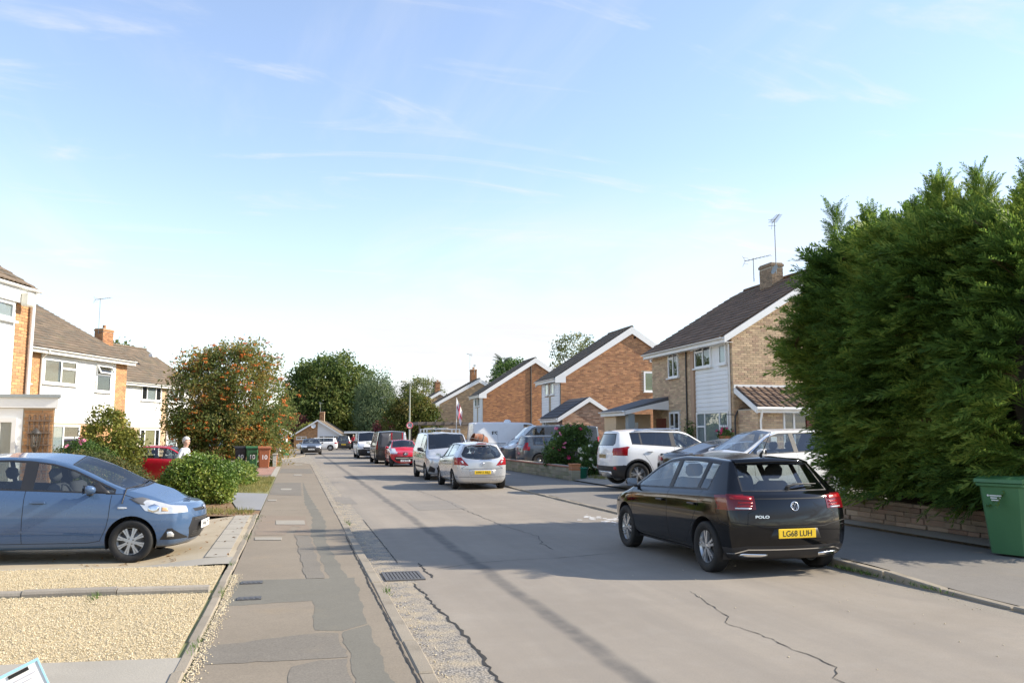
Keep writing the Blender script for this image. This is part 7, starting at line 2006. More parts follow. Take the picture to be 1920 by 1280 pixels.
# ---------------------------------------------------------------- trees beyond
L_big = leaf_mat('broadleaf_dark', ((0.055,0.10,0.028), (0.125,0.175,0.046), (0.25,0.265,0.075)), 0.45, 0.22)
L_birch = leaf_mat('birch_leaf', ((0.065,0.105,0.05), (0.12,0.17,0.08), (0.22,0.26,0.12)), 0.35, 0.4)
L_maple = leaf_mat('maple_leaf', ((0.05,0.085,0.018), (0.12,0.14,0.028), (0.27,0.20,0.06)), 0.35, 0.5)
L_red = leaf_mat('copper_leaf', ((0.06,0.018,0.022), (0.12,0.03,0.035), (0.22,0.07,0.055)), 0.3, 0.8)
L_pale = leaf_mat('pale_leaf', ((0.09,0.12,0.045), (0.17,0.20,0.075), (0.28,0.27,0.11)), 0.35, 0.5)
tree('broadleaf_tree', 'largest dark green tree rising behind the end bungalow', (5.0, 134, 0), 15, 4, [((0,0,7.0),(6.6,6.0,5.6)), ((-4.2,-1,4.8),(3.6,4,4.4)), ((3.5,-1,5.6),(4.3,4,4.8)), ((-0.6,-1,10.3),(3.6,4,2.7))], 1150, 40, 1.15, 0.50, L_big, 0.5, seed=21, noise=0.25)
tree('birch_tree', 'drooping grey green birch in front of the largest tree', (10.9, 121, 0), 10, 4, [((0,0,5.6),(3.0,2.8,4.7)), ((0.8,-0.3,4.0),(2.9,2.4,3.6))], 520, 40, 0.75, 0.34, L_birch, 0.22, seed=22, droop=1.2, asp=0.3, up=0.0, flat=1.8)
tree('maple_tree', 'rounded yellow green maple beside the lamp post', (10.6, 79, 0.2), 6, 1.6, [((0,0,3.5),(2.3,2.2,2.1)), ((-1.2,0,2.7),(1.4,1.5,1.6)), ((1.4,0,3.0),(1.6,1.6,1.9))], 430, 34, 0.5, 0.24, L_maple, 0.16, seed=23, noise=0.25)
for i, (x, y, z, r, lab) in enumerate([(10.9,97,1.5,1.9,'copper leaved shrub above the white van roof'), (-0.2,124,2.0,2.4,'copper tree peeping over the left slope of the bungalow roof'), (1.9,119,1.6,1.2,'golden bush at the left corner of the end bungalow')]):
    tree('copper_tree' if i < 2 else 'golden_bush', lab, (x, y, 0), 4, 1.0, [((0,0,z+0.6),(r,r,r*0.85))], 150, 26, 0.45, 0.25, L_red if i < 2 else L_yel, 0.08, seed=30+i)
def conifer(label, loc, H, r, n, seed):
    t = thing('conifer', label, 'tree', loc)
    k = RNG.random(n)**0.8; a = RNG.uniform(0, 6.28, n); rr = r*(1-k)**0.8*RNG.uniform(0.5, 1.05, n)
    P = np.stack([np.cos(a)*rr, np.sin(a)*rr, 0.8+(H-0.8)*k], 1)
    D = np.stack([np.cos(a), np.sin(a), np.full(n, 0.25)], 1)
    link('crown', fronds('crown', P, D, 1.1, leaf_mat('conifer_leaf', ((0.02,0.045,0.022), (0.045,0.08,0.035), (0.10,0.14,0.06)), 0.25, 0.5)), t)
    MB().tube([(0,0,-0.2),(0,0,H*0.9)], [0.22, 0.04], 8).obj('trunk', M_bark, t)
conifer('broad conifer behind the roof of the deep orange house', (24.5, 99, 0), 11.0, 2.2, 700, 1)
conifer('slim pointed conifer to the right of the broad one', (26.0, 97, 0), 10.2, 0.9, 220, 2)
tree('roadside_tree', 'pale tree behind the farthest gable', (19.0, 128, 0), 10, 3, [((0,0,7.5),(3.6,3,3.0))], 200, 26, 0.7, 0.32, L_pale, 0.2, seed=41)
tree('roadside_tree', 'tree tuft above the ridge of the window gable house', (27.5, 78, 0), 12, 5, [((0,0,8.4),(3.0,3,2.8))], 200, 24, 0.6, 0.28, L_pale, 0.2, seed=42)
tree('roadside_tree', 'dark tree tuft on the roofline of the window gable house', (22.5, 86, 0), 12, 5, [((0,0,7.6),(2.4,2.4,2.2))], 150, 24, 0.6, 0.30, L_mid, 0.2, seed=43)
tree('broadleaf_tree', 'dark tree behind the white clad houses on the left', (-18.5, 92, 0), 11, 4, [((0,0,7.4),(4.0,3.5,3.8)), ((2.5,0,6.5),(3,3,3))], 330, 32, 0.8, 0.36, L_big, 0.3, seed=44)
tree('small_tree', 'upright green garden tree right of the rowan', (-1.9, 71.8, 0), 4, 0.6, [((0,0,1.5),(0.75,1.2,1.5))], 160, 24, 0.3, 0.16, L_mid, 0.06, seed=45)
# far wood closing the view
P = np.concatenate([clumped(np.stack([RNG.uniform(-120, 160, 900), RNG.uniform(175, 200, 900), RNG.uniform(0.5, 7.5, 900)*RNG.uniform(0.6, 1.1, 900)], 1), 2.4, 14)])
w_ = link('far_wood', leaf_mesh('far_wood', P, 1.5, L_big), kind='stuff'); tag(w_, 'distant line of dark trees on the horizon', 'trees')
# ---------------------------------------------------------------- grass, weeds, litter and gravel
def blades(name, P, h, w, m):
    n = len(P); a = RNG.uniform(0, 6.28, n); s = h*RNG.uniform(0.5, 1.3, n)
    dx, dy = np.cos(a), np.sin(a); lean = RNG.normal(size=(n, 2))*0.45
    b0 = P-np.stack([dx*w, dy*w, np.zeros(n)], 1); b1 = P+np.stack([dx*w, dy*w, np.zeros(n)], 1)
    tp = P+np.stack([lean[:, 0]*s, lean[:, 1]*s, s], 1)
    V = np.stack([b0, b1, tp], 1).reshape(-1, 3)
    return np_mesh(name, V, np.arange(3*n).reshape(n, 3), m)
L_grass = leaf_mat('grass_blade', ((0.11,0.13,0.03), (0.22,0.21,0.06), (0.38,0.31,0.12)), 0.3, 0.8)
def in_poly(n, poly, z):
    poly = np.array(poly); lo, hi = poly.min(0), poly.max(0); out = []
    while len(out) < n:
        q = RNG.uniform(lo, hi, (n*2, 2)); ins = np.zeros(len(q), bool); j = len(poly)-1
        for i in range(len(poly)):
            xi, yi = poly[i]; xj, yj = poly[j]
            ins ^= ((yi > q[:, 1]) != (yj > q[:, 1])) & (q[:, 0] < (xj-xi)*(q[:, 1]-yi)/(yj-yi+1e-12)+xi); j = i
        out += list(q[ins])
    q = np.array(out[:n])
    return np.concatenate([q, np.full((n, 1), z)], 1)
gp = [in_poly(9000, [(-0.72,25.2),(-0.72,34.0),(-3.2,36),(-3.0,25.5)], 0.04), in_poly(1500, [(-0.72,45.6),(-0.72,52),(-3,52),(-3,45.6)], 0.05), in_poly(500, [(-0.8,18.3),(-0.8,19.2),(-1.9,19.6),(-1.9,18.4)], 0.05), in_poly(1600, [(10.1,26.9),(10.1,28.4),(12.6,28.6),(12.6,26.9)], 0.2)]
g1 = link('grass', blades('grass', np.concatenate(gp), 0.11, 0.007, L_grass), kind='stuff'); tag(g1, 'dry yellowish grass on the verges and beds', 'grass')
wd = []
for (x, y, n, s) in [(0.98,9.0,30,.03), (-0.70,7.0,60,.03), (-0.69,9.3,70,.03), (6.72,8.9,120,.05), (6.70,9.3,80,.04), (6.73,7.9,60,.04), (-1.9,9.55,90,.05), (-0.72,11.2,60,.03), (0.99,16.0,40,.05), (-0.69,14.2,60,.06), (-0.69,17.3,90,.10), (9.75,12.2,60,.12)]:
    wd.append(np.stack([RNG.normal(x, s*0.5, n), RNG.normal(y, s*4, n), np.full(n, 0.05 if x < 6 else 0.02)], 1))
w1 = link('weeds', blades('weeds', np.concatenate(wd), 0.05, 0.005, L_mid), kind='stuff'); tag(w1, 'small weeds growing along the kerbs and edgings', 'weeds')
M_peb = mat('pebble', (0.56,0.46,0.29), 0.85, 0.1, 20, 60, 0, rnd=0.18, rnd2=(0.64,0.57,0.42))
gA, gB = strip(6.74, 9.38, 0.09, 4.6), strip(9.58, 11.28, 0.09, 4.9)
q = np.concatenate([in_poly(38000, gA, 0.056), in_poly(24000, gB, 0.056)]); q[:, 2] += RNG.uniform(-0.004, 0.010, len(q))
sp_ = np.stack([RNG.normal(-0.63, 0.035, 1500), RNG.uniform(5.6, 10.5, 1500), np.full(1500, 0.064)], 1); q = np.concatenate([q, sp_])
pb = link('gravel', dots('gravel', q, 0.0070, M_peb, (1.1, 0.8, 0.6)), kind='stuff'); tag(pb, 'golden gravel covering the near left plot', 'gravel')
lt = in_poly(1300, [(-0.70,18.05),(-0.70,19.2),(-1.2,19.35),(-2.0,24.5),(-4.5,24),(-4.5,18.6),(-1.8,18.2)], 0.066); lt = np.concatenate([lt, in_poly(160, strip(12, 17.9, 0.1, 2.5), 0.076)]); lt[-160:, 2] = [zdrv(a, b)+0.008 for a, b in lt[-160:, :2]]
ll = link('fallen_leaves', leaf_mesh('fallen_leaves', lt, 0.06, mat('dead_leaf', (0.25,0.14,0.06), 0.9, 0.2, rnd=0.35), 3.0), kind='stuff'); tag(ll, 'brown fallen leaves beside the rounded shrub', 'leaves')
st = np.concatenate([np.stack([RNG.uniform(3.5, 6.7, 24), RNG.uniform(5.2, 10, 24), np.full(24, 0.004)], 1), np.stack([RNG.normal(6.6, 0.1, 120), RNG.uniform(5, 25, 120), np.full(120, 0.004)], 1), np.stack([RNG.normal(1.1, 0.06, 500), RNG.uniform(5, 22, 500), np.full(500, 0.004)], 1)])
sg_ = link('grit', dots('grit', st, 0.0075, M_peb, (1, 0.8, 0.6)), kind='stuff'); tag(sg_, 'loose grit and small stones on the road edges', 'grit')
# ================================================================ walls, bins, lamp post and small things
M_stone = mat('wall_stone', (0.34,0.26,0.185), 0.9, 0.2, 4, 40, 0.6, rnd=0.2, rnd2=(0.29,0.19,0.135), dirt=0.3, dirtcol=(0.18,0.16,0.11))
def stone_wall():
    w = thing('stone_wall', 'low coursed stone wall below the tall hedge', 'wall', (10.05, 9.3, 0.06), R(92.0))
    L = 5.6
    MB().box(0, L, -0.22, -0.02, -0.2, 0.42).obj('core', M_mortar, w)
    z = 0.0; T = []
    for row in range(5):
        hgt = (0.095, 0.075, 0.10, 0.08, 0.085)[row]; x = -random.uniform(0, 0.2)
        while x < L:
            ln = random.uniform(0.22, 0.48); a, b = max(0, x), min(L, x+ln)
            if b-a > 0.06:
                d = random.uniform(0.0, 0.03)
                MB().cbox(a+0.005, b-0.005, -0.10, 0.0+d, z+0.004, z+hgt-0.004, 0.008).obj('stone', M_stone, w)
            x += ln
        z += hgt
    x = 0.0
    while x < L:
        ln = random.uniform(0.4, 0.62); MB().cbox(x+0.004, min(L, x+ln)-0.004, -0.26, 0.05+random.uniform(0,0.02), z, z+0.055+random.uniform(0,0.012), 0.012).obj('coping_stone', M_stone, w); x += ln
stone_wall()
def garden_wall():
    M_blk = mat('wall_block', (0.30,0.265,0.19), 0.95, 0.2, 4, 40, 0.5, rnd=0.16, rnd2=(0.22,0.215,0.13), dirt=0.4, dirtcol=(0.14,0.15,0.08))
    M_cop = mat('coping_red', (0.36,0.15,0.10), 0.85, 0.15, 4, 40, 0.2, rnd=0.12)
    w = thing('garden_wall', 'low block wall with red tile coping in front of the rose bushes', 'wall', (9.72, 28.75, 0.09), R(90)); L = 10.6
    MB().box(0.01, L-0.01, -0.09, 0.09, -0.2, 0.50).obj('core', M_mortar, w)
    b = MB().cbox(0.005, 0.435, -0.11, 0.11, 0.004, 0.146, 0.01).mesh('block', M_blk)
    for r in range(3):
        for i in range(24):
            x = i*0.44+(0.22 if r % 2 else 0)
            if x+0.44 <= L: link('block', b, w, (x, random.uniform(-.005,.005), -0.02+r*0.15))
    c = MB().cbox(0.003, 0.297, -0.15, 0.15, 0.0, 0.045, 0.008).mesh('coping_tile', M_cop)
    for i in range(35): link('coping_tile', c, w, (i*0.3, 0, 0.44+random.uniform(-.002,.004)))
    p = MB(); p.box(-0.34, -0.0, -0.15, 0.15, -0.2, 0.52); pr_ = p.obj('pier', M_mortar, w)
    for k in range(6):
        m_ = M_blk if k < 4 else mat('pier_brick', (0.50,0.21,0.09), 0.9, 0.15, rnd=0.2)
        MB().cbox(-0.352, -0.18, -0.162, 0.162, -0.05+k*0.1, 0.042+k*0.1, 0.006).obj('brick', m_, pr_); MB().cbox(-0.17, 0.004, -0.162, 0.162, -0.05+k*0.1, 0.042+k*0.1, 0.006).obj('brick', m_, pr_)
    MB().cbox(-0.37, 0.02, -0.18, 0.18, 0.545, 0.59, 0.01).obj('pier_cap', mat('pier_brick', (0.50,0.21,0.09), 0.9), w)
garden_wall()
# ---------------------------------------------------------------- wheelie bins
def wheelie_bin(label, col, loc, rz, number=None, group=None, lab=False, col2=None):
    m = mat('bin_'+label.split()[0]+str(round(col[1], 3)), col, 0.5, 0.08, 3, 30, 0.05, dirt=0.25, dirtcol=(col[0]*0.6+0.02, col[1]*0.6+0.02, col[2]*0.6+0.01))
    b = thing('wheelie_bin', label, 'bin', loc, rz, group)
    # front faces local -y
    q = MB(); W0, W1, D0, D1, H = 0.235, 0.285, 0.22, 0.33, 0.97
    rows = []
    for z, t in ((0.03, 0), (0.35, 0.36), (0.80, 0.85), (H, 1.0)):
        w = W0+(W1-W0)*t; d = D0+(D1-D0)*t; c = 0.04
        rows.append([(-w+c,-d,z),(w-c,-d,z),(w,-d+c,z),(w,d-c,z),(w-c,d,z),(-w+c,d,z),(-w,d-c,z),(-w,-d+c,z)])
    vs = [p for r in rows for p in r]; fs = []
    for i in range(3):
        for k in range(8): fs.append((8*i+k, 8*i+(k+1) % 8, 8*i+8+(k+1) % 8, 8*i+8+k))
    fs += [tuple(range(8))[::-1], tuple(range(24, 32))]
    q.add(vs, fs); q.obj('bin_body', m, b)
    MB().cbox(-W1-0.02, W1+0.02, -D1-0.025, D1+0.02, H-0.05, H, 0.012).obj('rim', m, b)
    ld = MB(); ld.prism([(-D1-0.045, H+0.004),(-D1-0.035, H+0.05),(-D1+0.1, H+0.085),(D1-0.1, H+0.10),(D1+0.03, H+0.075),(D1+0.05, H+0.004)], 0, -W1-0.03, W1+0.03); ld.obj('bin_lid', m, b)
    MB().tube([(-0.2, D1+0.09, H+0.01),(0.2, D1+0.09, H+0.01)], 0.018, 8).obj('handle', m, b)
    for s in (1, -1): MB().lathe([(0.0,-0.03),(0.10,-0.03),(0.10,0.03),(0.0,0.03)], 18, 0, Matrix.Translation((s*0.22, D0+0.06, 0.10)) @ Matrix.Rotation(R(90), 4, 'Y'), False).obj('bin_wheel', M_rubber, b)
    tilt = math.atan2(D1-D0, H-0.03)
    def onfront(x, z, o=0.004): 
        t = (z-0.03)/(H-0.03); return Matrix.Translation((x, -(D0+(D1-D0)*t)-o, z)) @ Matrix.Rotation(R(90)+tilt, 4, 'X')
    if number: text(number, 0.30, M_white, b, onfront(0, 0.52), 'bin_number', 0.001, 0.008)
    if lab:
        for k in range(3):
            l = MB().box(-0.085+0.01*k, 0.075-0.015*k, -0.008, 0.008, 0, 0.001).obj('label_line', M_white, b); l.matrix_local = onfront(-0.06, 0.80-0.03*k)
        l = MB().lathe([(0.0,0.0),(0.014,0.001)], 10).obj('label_mark', M_white, b); l.matrix_local = onfront(-0.165, 0.80)
    return b
for x, y, col, lb in [(-2.66,45.0,(0.025,0.027,0.032),'black wheelie bin numbered 10, left of the three'), (-2.08,44.6,(0.035,0.13,0.05),'green wheelie bin numbered 10, middle of the three'), (-1.46,43.8,(0.33,0.115,0.05),'brown wheelie bin numbered 10, right of the three')]:
    wheelie_bin(lb, col, (x, y, 0.075), R(4), '10', 'wheelie bins outside number ten')
wheelie_bin('light green wheelie bin beyond the side road', (0.07,0.25,0.10), (-0.72, 71.0, 0.06), R(10))
wheelie_bin('tall green wheelie bin with white label on the right pavement', (0.062,0.175,0.070), (9.42, 9.35, 0.08), R(-72), lab=True)
# small green pail by the wall pier
pl_ = thing('pail', 'small green plastic pail beside the wall pier', 'bucket', (10.0, 28.55, 0.11))
MB().lathe([(0.0,0.0),(0.15,0.0),(0.20,0.40),(0.215,0.40),(0.215,0.43),(0.19,0.43),(0.14,0.02)], 20).obj('pail_body', mat('pail_green', (0.02,0.19,0.12), 0.4, 0.08), pl_)
MB().tube([(0.21*math.cos(t), 0.08*math.sin(t)-0.1, 0.40-0.10*math.sin(t)) for t in np.linspace(0, math.pi, 11)], 0.008, 5).obj('handle', M_chrome, pl_)
# ---------------------------------------------------------------- lamp post with a round sign
lp = thing('lamp_post', 'slim green-grey street lamp post with a round speed sign', 'lamp post', (7.75, 58.5, 0.08))
M_post = mat('post_paint', (0.30,0.31,0.25), 0.6, 0.1)
MB().tube([(0,0,0),(0,0,1.1),(0,0,1.12),(0,0,5.0)], [0.085,0.085,0.06,0.045], 12).obj('column', M_post, lp)
MB().tube([(0,0,4.95),(-0.05,-0.1,5.25),(-0.2,-0.2,5.35),(-0.45,-0.35,5.36)], 0.03, 8).obj('bracket_arm', M_post, lp)
MB().cbox(-0.75,-0.35,-0.09,0.09,-0.07,0.06,0.03).obj('lantern', M_post, lp, (0,-0.3,5.34), 0.3)
sgn = MB().tube([(0,-0.075,2.30),(0,-0.06,2.30)], 0.24, 28, sm=False).obj('sign_plate', M_wht, lp)
MB().tube([(0.205*math.cos(t), -0.08, 2.30+0.205*math.sin(t)) for t in np.linspace(0, 2*math.pi, 29)], 0.03, 5).obj('red_ring', mat('sign_red', (0.55,0.02,0.03), 0.5), lp)
text('20', 0.24, M_ink, lp, Matrix.Translation((0, -0.082, 2.30)) @ Matrix.Rotation(R(90), 4, 'X'), 'lettering', 0.001, 0.004)
# ---------------------------------------------------------------- concrete mixer, flag, carport
mx_ = thing('concrete_mixer', 'rusty concrete mixer drum tipped toward the street by the long white van', 'mixer', (8.95, 41.0, 0.12), R(10))
M_rust = mat('mixer_rust', (0.24,0.09,0.045), 0.85, 0.35, 6, 40, 0.4, dirt=0.7, dirtcol=(0.30,0.27,0.24))
dm = Matrix.Translation((0,0,1.28)) @ Matrix.Rotation(R(-62), 4, 'Y')
d = MB(); d.lathe([(0.0,-0.42),(0.22,-0.40),(0.36,-0.25),(0.38,0.0),(0.33,0.18),(0.22,0.40),(0.23,0.43),(0.20,0.42),(0.30,0.16),(0.34,0.0)], 24, 0, dm); d.obj('drum', M_rust, mx_)
MB().tube([(0.38*math.cos(t),0.38*math.sin(t),0.0) for t in np.linspace(0, 2*math.pi, 25)], 0.022, 6, 0, dm).obj('gear_ring', M_iron, mx_)
for s in (1, -1):
    l = MB(); l.tube([(0,s*0.42,1.28),(0.40,s*0.40,0.03)], 0.03, 6); l.tube([(0,s*0.42,1.28),(-0.40,s*0.40,0.03)], 0.03, 6); l.obj('leg', M_rust, mx_)
MB().tube([(0,-0.44,1.28),(0,0.44,1.28)], 0.03, 6).obj('axle', M_iron, mx_)
MB().cbox(-0.2,0.2,-0.14,0.14,0.6,0.9,0.03).obj('motor_box', M_pipe_d, mx_)
MB().tube([(-0.05,-0.45,1.3),(-0.55,-0.5,1.42),(-0.85,-0.5,1.40)], 0.018, 6).obj('tipping_handle', M_iron, mx_)
fg = thing('flag', 'white flag with a red cross hanging from a pole by the long white van', 'flag', (9.0, 47.5, 0.1))
MB().tube([(0,0,0),(0,0,3.75)], 0.02, 6).obj('pole', M_wht, fg)
def cloth(u0, u1, v0, v1, o):
    vs = []; nu, nv = 12, 12; fs = []
    for j in range(nv+1):
        for i in range(nu+1):
            u = u0+(u1-u0)*i/nu; v = v0+(v1-v0)*j/nv
            vs.append((0.02+0.34*u-0.12*u*v, 0.10*math.sin(u*9+v*2)*u+o, 3.7-0.85*v-0.75*u))
    for j in range(nv):
        for i in range(nu): a = j*(nu+1)+i; fs.append((a, a+1, a+nu+2, a+nu+1))
    return vs, fs
MB().add(*cloth(0,1,0,1,0), 0, None, True).obj('flag_cloth', mat('flag_white', (0.78,0.76,0.74), 0.85, 0.05), fg)
for o in (0.006, -0.006):
    MB().add(*cloth(0.40,0.60,0,1,o), 0, None, True).obj('cross_bar', mat('flag_red', (0.58,0.10,0.14), 0.85), fg); MB().add(*cloth(0,1,0.40,0.60,o*1.6), 0, None, True).obj('cross_bar', MATS['flag_red'], fg)
cp = thing('carport', 'grey timber carport standing in front of the pale gable house', 'carport', (8.6, 60.0, 0.1), 0)
M_timb = mat('carport_timber', (0.17,0.14,0.115), 0.9, 0.2)
for (x, y) in ((0.1,0.1),(5.3,0.1),(0.1,4.8),(5.3,4.8)): MB().box(x-0.06,x+0.06,y-0.06,y+0.06,-0.1,2.35).obj('post', M_timb, cp)
MB().box(-0.1,5.5,-0.1,5.0,2.35,2.55).obj('roof', M_timb, cp)
for k in range(9): MB().box(-0.08+k*0.65,-0.02+k*0.65,-0.16,-0.104,2.34,2.56).obj('fascia_batten', M_timb, cp)
# ---------------------------------------------------------------- low walls and kerb-side bits beyond the bins
lw = thing('brick_wall', 'short low brick wall with a pale end beside the brown bin', 'wall', (-1.0, 45.9, 0.05), R(90))
MB().box(0,2.2,-0.09,0.09,-0.1,0.60).obj('core', M_mortar, lw)
bricks(lw, Matrix(((1,0,0,0),(0,-1,0,-0.09),(0,0,1,0),(0,0,0,1))), 0, 2.2, 0, 0.6, M_orng); bricks(lw, gable_frame(0, 0.09), 0, 0.18, 0, 0.6, mat('white_brick', (0.65,0.62,0.56), 0.8))
MB().cbox(-0.04,2.24,-0.13,0.13,0.60,0.66,0.012).obj('coping', M_conc, lw)
lw2 = thing('brick_wall', 'low pinkish wall by the side road beyond the rowan', 'wall', (-8.5, 61.3, 0.0), R(12))
MB().box(0,5.5,-0.1,0.1,-0.1,0.9).obj('core', M_mortar_o, lw2); bricks(lw2, Matrix(((-1,0,0,5.5),(0,-1,0,-0.1),(0,0,1,0),(0,0,0,1))), 0, 5.5, 0, 0.9, M_orng2); MB().cbox(-0.03,5.53,-0.13,0.13,0.9,0.96,0.01).obj('coping', M_conc, lw2)
for i, (x, y) in enumerate([(-1.25,66.2),(-2.0,68.9)]):
    g = thing('gate_post', ['pale gate post left of the far green bin', 'pale gate post right behind the far green bin'][i], 'post', (x, y, 0.0)); MB().cbox(-0.16,0.16,-0.16,0.16,-0.1,1.1,0.02).obj('shaft', M_kerb, g); MB().cbox(-0.2,0.2,-0.2,0.2,1.1,1.18,0.02).obj('cap', M_kerb, g)
# ---------------------------------------------------------------- printed board in the near left corner
bd = thing('notice_board', 'small white printed notice on a stake in the bottom left corner', 'notice', (-1.13, 4.44, 0.12), R(16))
MB().box(-0.28,-0.25,0.012,0.03,-0.1,0.45).obj('stake', M_timb, bd)
RB = Matrix.Translation((0,0,0.535)) @ Matrix.Rotation(R(-24), 4, 'Y')       # corner of the card, rolled
def card(nm, x0, x1, z0, z1, y, m): put(MB().box(x0, x1, y, y+0.004, z0, z1).obj(nm, m, bd), RB)
m_bl = mat('pale_blue', (0.35,0.62,0.80), 0.5, 0.03)
card('board', -0.46, 0.0, -0.32, 0.0, 0.0, M_wht); card('blue_edge', -0.46, 0.0, -0.012, 0.0, -0.005, m_bl); card('blue_edge', -0.008, 0.0, -0.32, -0.013, -0.005, m_bl)
for k in range(3): card('black_band', -0.135-k*0.13, -0.05-k*0.13, -0.032, -0.016, -0.005, M_ink)
for k in range(7): card('print_line', -0.40, -0.03-0.02*(k % 3), -0.055-k*0.02, -0.051-k*0.02, -0.005, mat('print_grey', (0.45,0.45,0.5), 0.7))
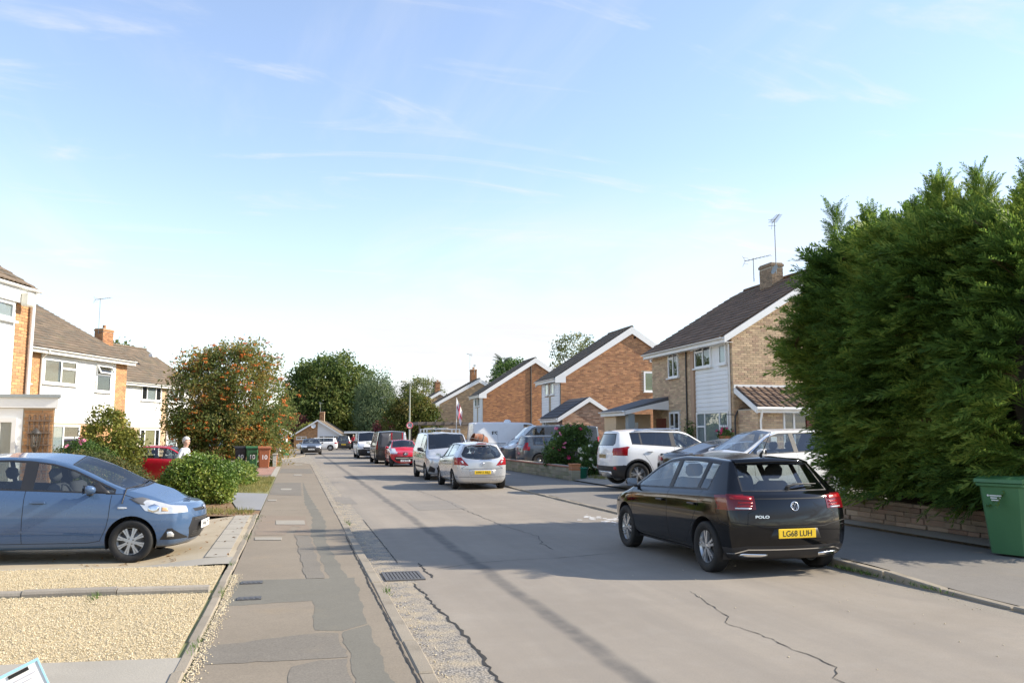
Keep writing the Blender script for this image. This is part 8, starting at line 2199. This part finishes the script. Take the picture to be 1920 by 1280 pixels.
# ---------------------------------------------------------------- people
def person(label, loc, rz, top, legs, skin=(0.55,0.33,0.24), hair=(0.55,0.53,0.50), scale=1.0, braces=False, pose=0):
    p = thing('person', label, 'person', loc, rz)
    # faces local -y. joints with radii (x, y radius)
    J = {'pel': ((0,0,0.93),0.155), 'waist': ((0,-0.01,1.08),0.15), 'chest': ((0,0.0,1.28),0.165), 'neck0': ((0,-0.01,1.45),0.075), 'neck': ((0,-0.03,1.51),0.056), 'head0': ((0,-0.045,1.575),0.080), 'head1': ((0,-0.04,1.66),0.090), 'head2': ((0,-0.03,1.72),0.070)}
    E = [('pel','waist'),('waist','chest'),('chest','neck0'),('neck0','neck'),('neck','head0'),('head0','head1'),('head1','head2')]
    for s, n in ((1,'l'),(-1,'r')):
        sw = 0.16*s*pose
        J.update({n+'sh': ((s*0.17,0,1.40),0.068), n+'el': ((s*0.24,0.03-sw*0.4,1.13),0.047), n+'wr': ((s*0.25,-0.10-sw,0.92),0.034), n+'pm': ((s*0.245,-0.14-sw,0.855),0.036),
                  n+'hip': ((s*0.09,0,0.86),0.105), n+'kn': ((s*0.10,-0.03+sw,0.50),0.066), n+'an': ((s*0.10,0.02+sw*1.8,0.09),0.044), n+'to': ((s*0.115,-0.12+sw*1.6,0.035),0.035)})
        E += [('chest',n+'sh'),(n+'sh',n+'el'),(n+'el',n+'wr'),(n+'wr',n+'pm'),('pel',n+'hip'),(n+'hip',n+'kn'),(n+'kn',n+'an'),(n+'an',n+'to')]
        for f in range(5):
            a = (f-2)*0.016; k = n+'f%d' % f
            base = J[n+'pm'][0]; tip = (base[0]+a*0.5, base[1]-0.02-(0.02 if f == 0 else 0)+a, base[2]-(0.05 if f == 0 else 0.085-abs(f-2.5)*0.008))
            J[k] = (tip, 0.010); E.append((n+'pm', k))
    J['nose'] = ((0,-0.145,1.625),0.014); E.append(('head1','nose'))
    for s in (1, -1): J['ear%d' % s] = ((s*0.088,-0.03,1.63),0.018); E.append(('head1','ear%d' % s))
    names = list(J); me = bpy.data.meshes.new('body')
    me.from_pydata([J[k][0] for k in names], [(names.index(a), names.index(b)) for a, b in E], [])
    tmp = bpy.data.objects.new('body_tmp', me); COL.objects.link(tmp)
    sk = tmp.modifiers.new('skin', 'SKIN'); sk.use_smooth_shade = True
    for i, k in enumerate(names):
        sv = me.skin_vertices[0].data[i]; sv.radius = (J[k][1], J[k][1]*(0.8 if k in ('pel','waist','chest') else 1)); sv.use_root = (k == 'pel')
    sb = tmp.modifiers.new('sub', 'SUBSURF'); sb.levels = 2; sb.render_levels = 2
    dg = bpy.context.evaluated_depsgraph_get(); bme = bpy.data.meshes.new_from_object(tmp.evaluated_get(dg))
    bpy.data.objects.remove(tmp)
    bme.name = 'body'
    for m in (mat('skin', skin, 0.6, 0.06), top, legs, mat('shoe', (0.03,0.025,0.02), 0.5)): bme.materials.append(m)
    for f in bme.polygons:
        c = f.center; arm = abs(c.x) > 0.20
        k = 0
        if c.z > 0.95 and c.z < 1.475 and not (arm and c.z < 1.16): k = 1
        elif c.z <= 0.98 and not arm: k = 2 if c.z > 0.085 else 3
        f.material_index = k; f.use_smooth = True
    b = link('body', bme, p)
    hm = mat('hair_%d' % int(hair[0]*100), hair, 0.8, 0.15, 20, 80, 0.4)
    h = MB(); h.lathe([(0.0,0.118),(0.045,0.110),(0.082,0.075),(0.100,0.020),(0.102,-0.02)], 18); hv = []
    for (x, y, z) in h.v: hv.append((x*0.96, y*1.08, z if y > -0.03 else max(z, 0.035)))
    h.v = hv; h.obj('hair', hm, p, (0,-0.03,1.665))
    bk2 = MB(); bk2.lathe([(0.096,0.03),(0.094,-0.03),(0.075,-0.085)], 18); bk2.v = [(x*0.98, abs(y)*1.05+0.004, z) for x, y, z in bk2.v]; bk2.obj('hair_back', hm, p, (0,-0.03,1.66))
    for s in (1, -1):
        MB().lathe([(0,-0.011),(0.008,-0.006),(0.011,0),(0.008,0.006),(0,0.011)], 8).obj('eye', mat('eye', (0.6,0.58,0.55), 0.3), p, (s*0.032,-0.122,1.652))
        MB().lathe([(0,-0.005),(0.005,0),(0,0.005)], 6).obj('iris', M_ink, p, (s*0.032,-0.131,1.652))
    MB().cbox(-0.024,0.024,-0.006,0.006,-0.004,0.004,0.002).obj('mouth', mat('lip', (0.42,0.16,0.13), 0.6), p, (0,-0.122,1.572))
    if braces:
        bv = BVHTree.FromPolygons([v.co for v in bme.vertices], [pp.vertices for pp in bme.polygons])
        for s in (1, -1):
            vs = []
            for t in np.linspace(0, 1, 16):
                z = 1.02+0.44*t; x = s*(0.05+0.035*t)
                l, n, i, d = bv.ray_cast(Vector((x, 2, z)), Vector((0, -1, 0)))
                if l: vs += [l+n*0.004+Vector((-0.014,0,0)), l+n*0.004+Vector((0.014,0,0))]
            if len(vs) > 3: MB().add(vs, [(2*i, 2*i+1, 2*i+3, 2*i+2) for i in range(len(vs)//2-1)]).obj('brace', M_pipe_d, p)
    p.scale = (scale,)*3
    return p
person('white haired man in white shirt with dark braces beside the red car', (-2.78, 23.4, -0.02), R(70), mat('shirt_white', (0.72,0.74,0.78), 0.85, 0.06), mat('trousers', (0.12,0.11,0.10), 0.9, 0.1), scale=0.94, braces=True, pose=0.8)
person('person in red top standing by the bungalow garage', (7.1, 106.5, 0.0), R(-20), mat('top_red', (0.55,0.03,0.04), 0.85, 0.1), mat('trousers_dark', (0.04,0.04,0.05), 0.9), hair=(0.50,0.42,0.30))

# ---------------------------------------------------------------- groups of like things
for o in list(COL.objects):
    if o.parent or 'category' not in o or 'group' in o: continue
    c, x = o['category'], o.location.x
    if c in ('car', 'van'): o['group'] = 'vehicles parked along the right kerb' if 4 < x < 7 and o.location.y < 90 else 'vehicles standing on the right driveways' if x > 8 else 'vehicles on the left and at the end of the street'
    elif c == 'house': o['group'] = 'houses on the right of the street' if x > 0 else 'houses on the left of the street'
    elif c == 'bungalow': o['group'] = 'bungalows at the end of the street'
    elif c == 'tree': o['group'] = 'trees along and beyond the street'
    elif c == 'shrub': o['group'] = 'shrubs in the right front gardens' if x > 0 else 'shrubs in the left front gardens'
    elif c == 'bin': o['group'] = 'other wheelie bins'
    elif c == 'person': o['group'] = 'people in the street'
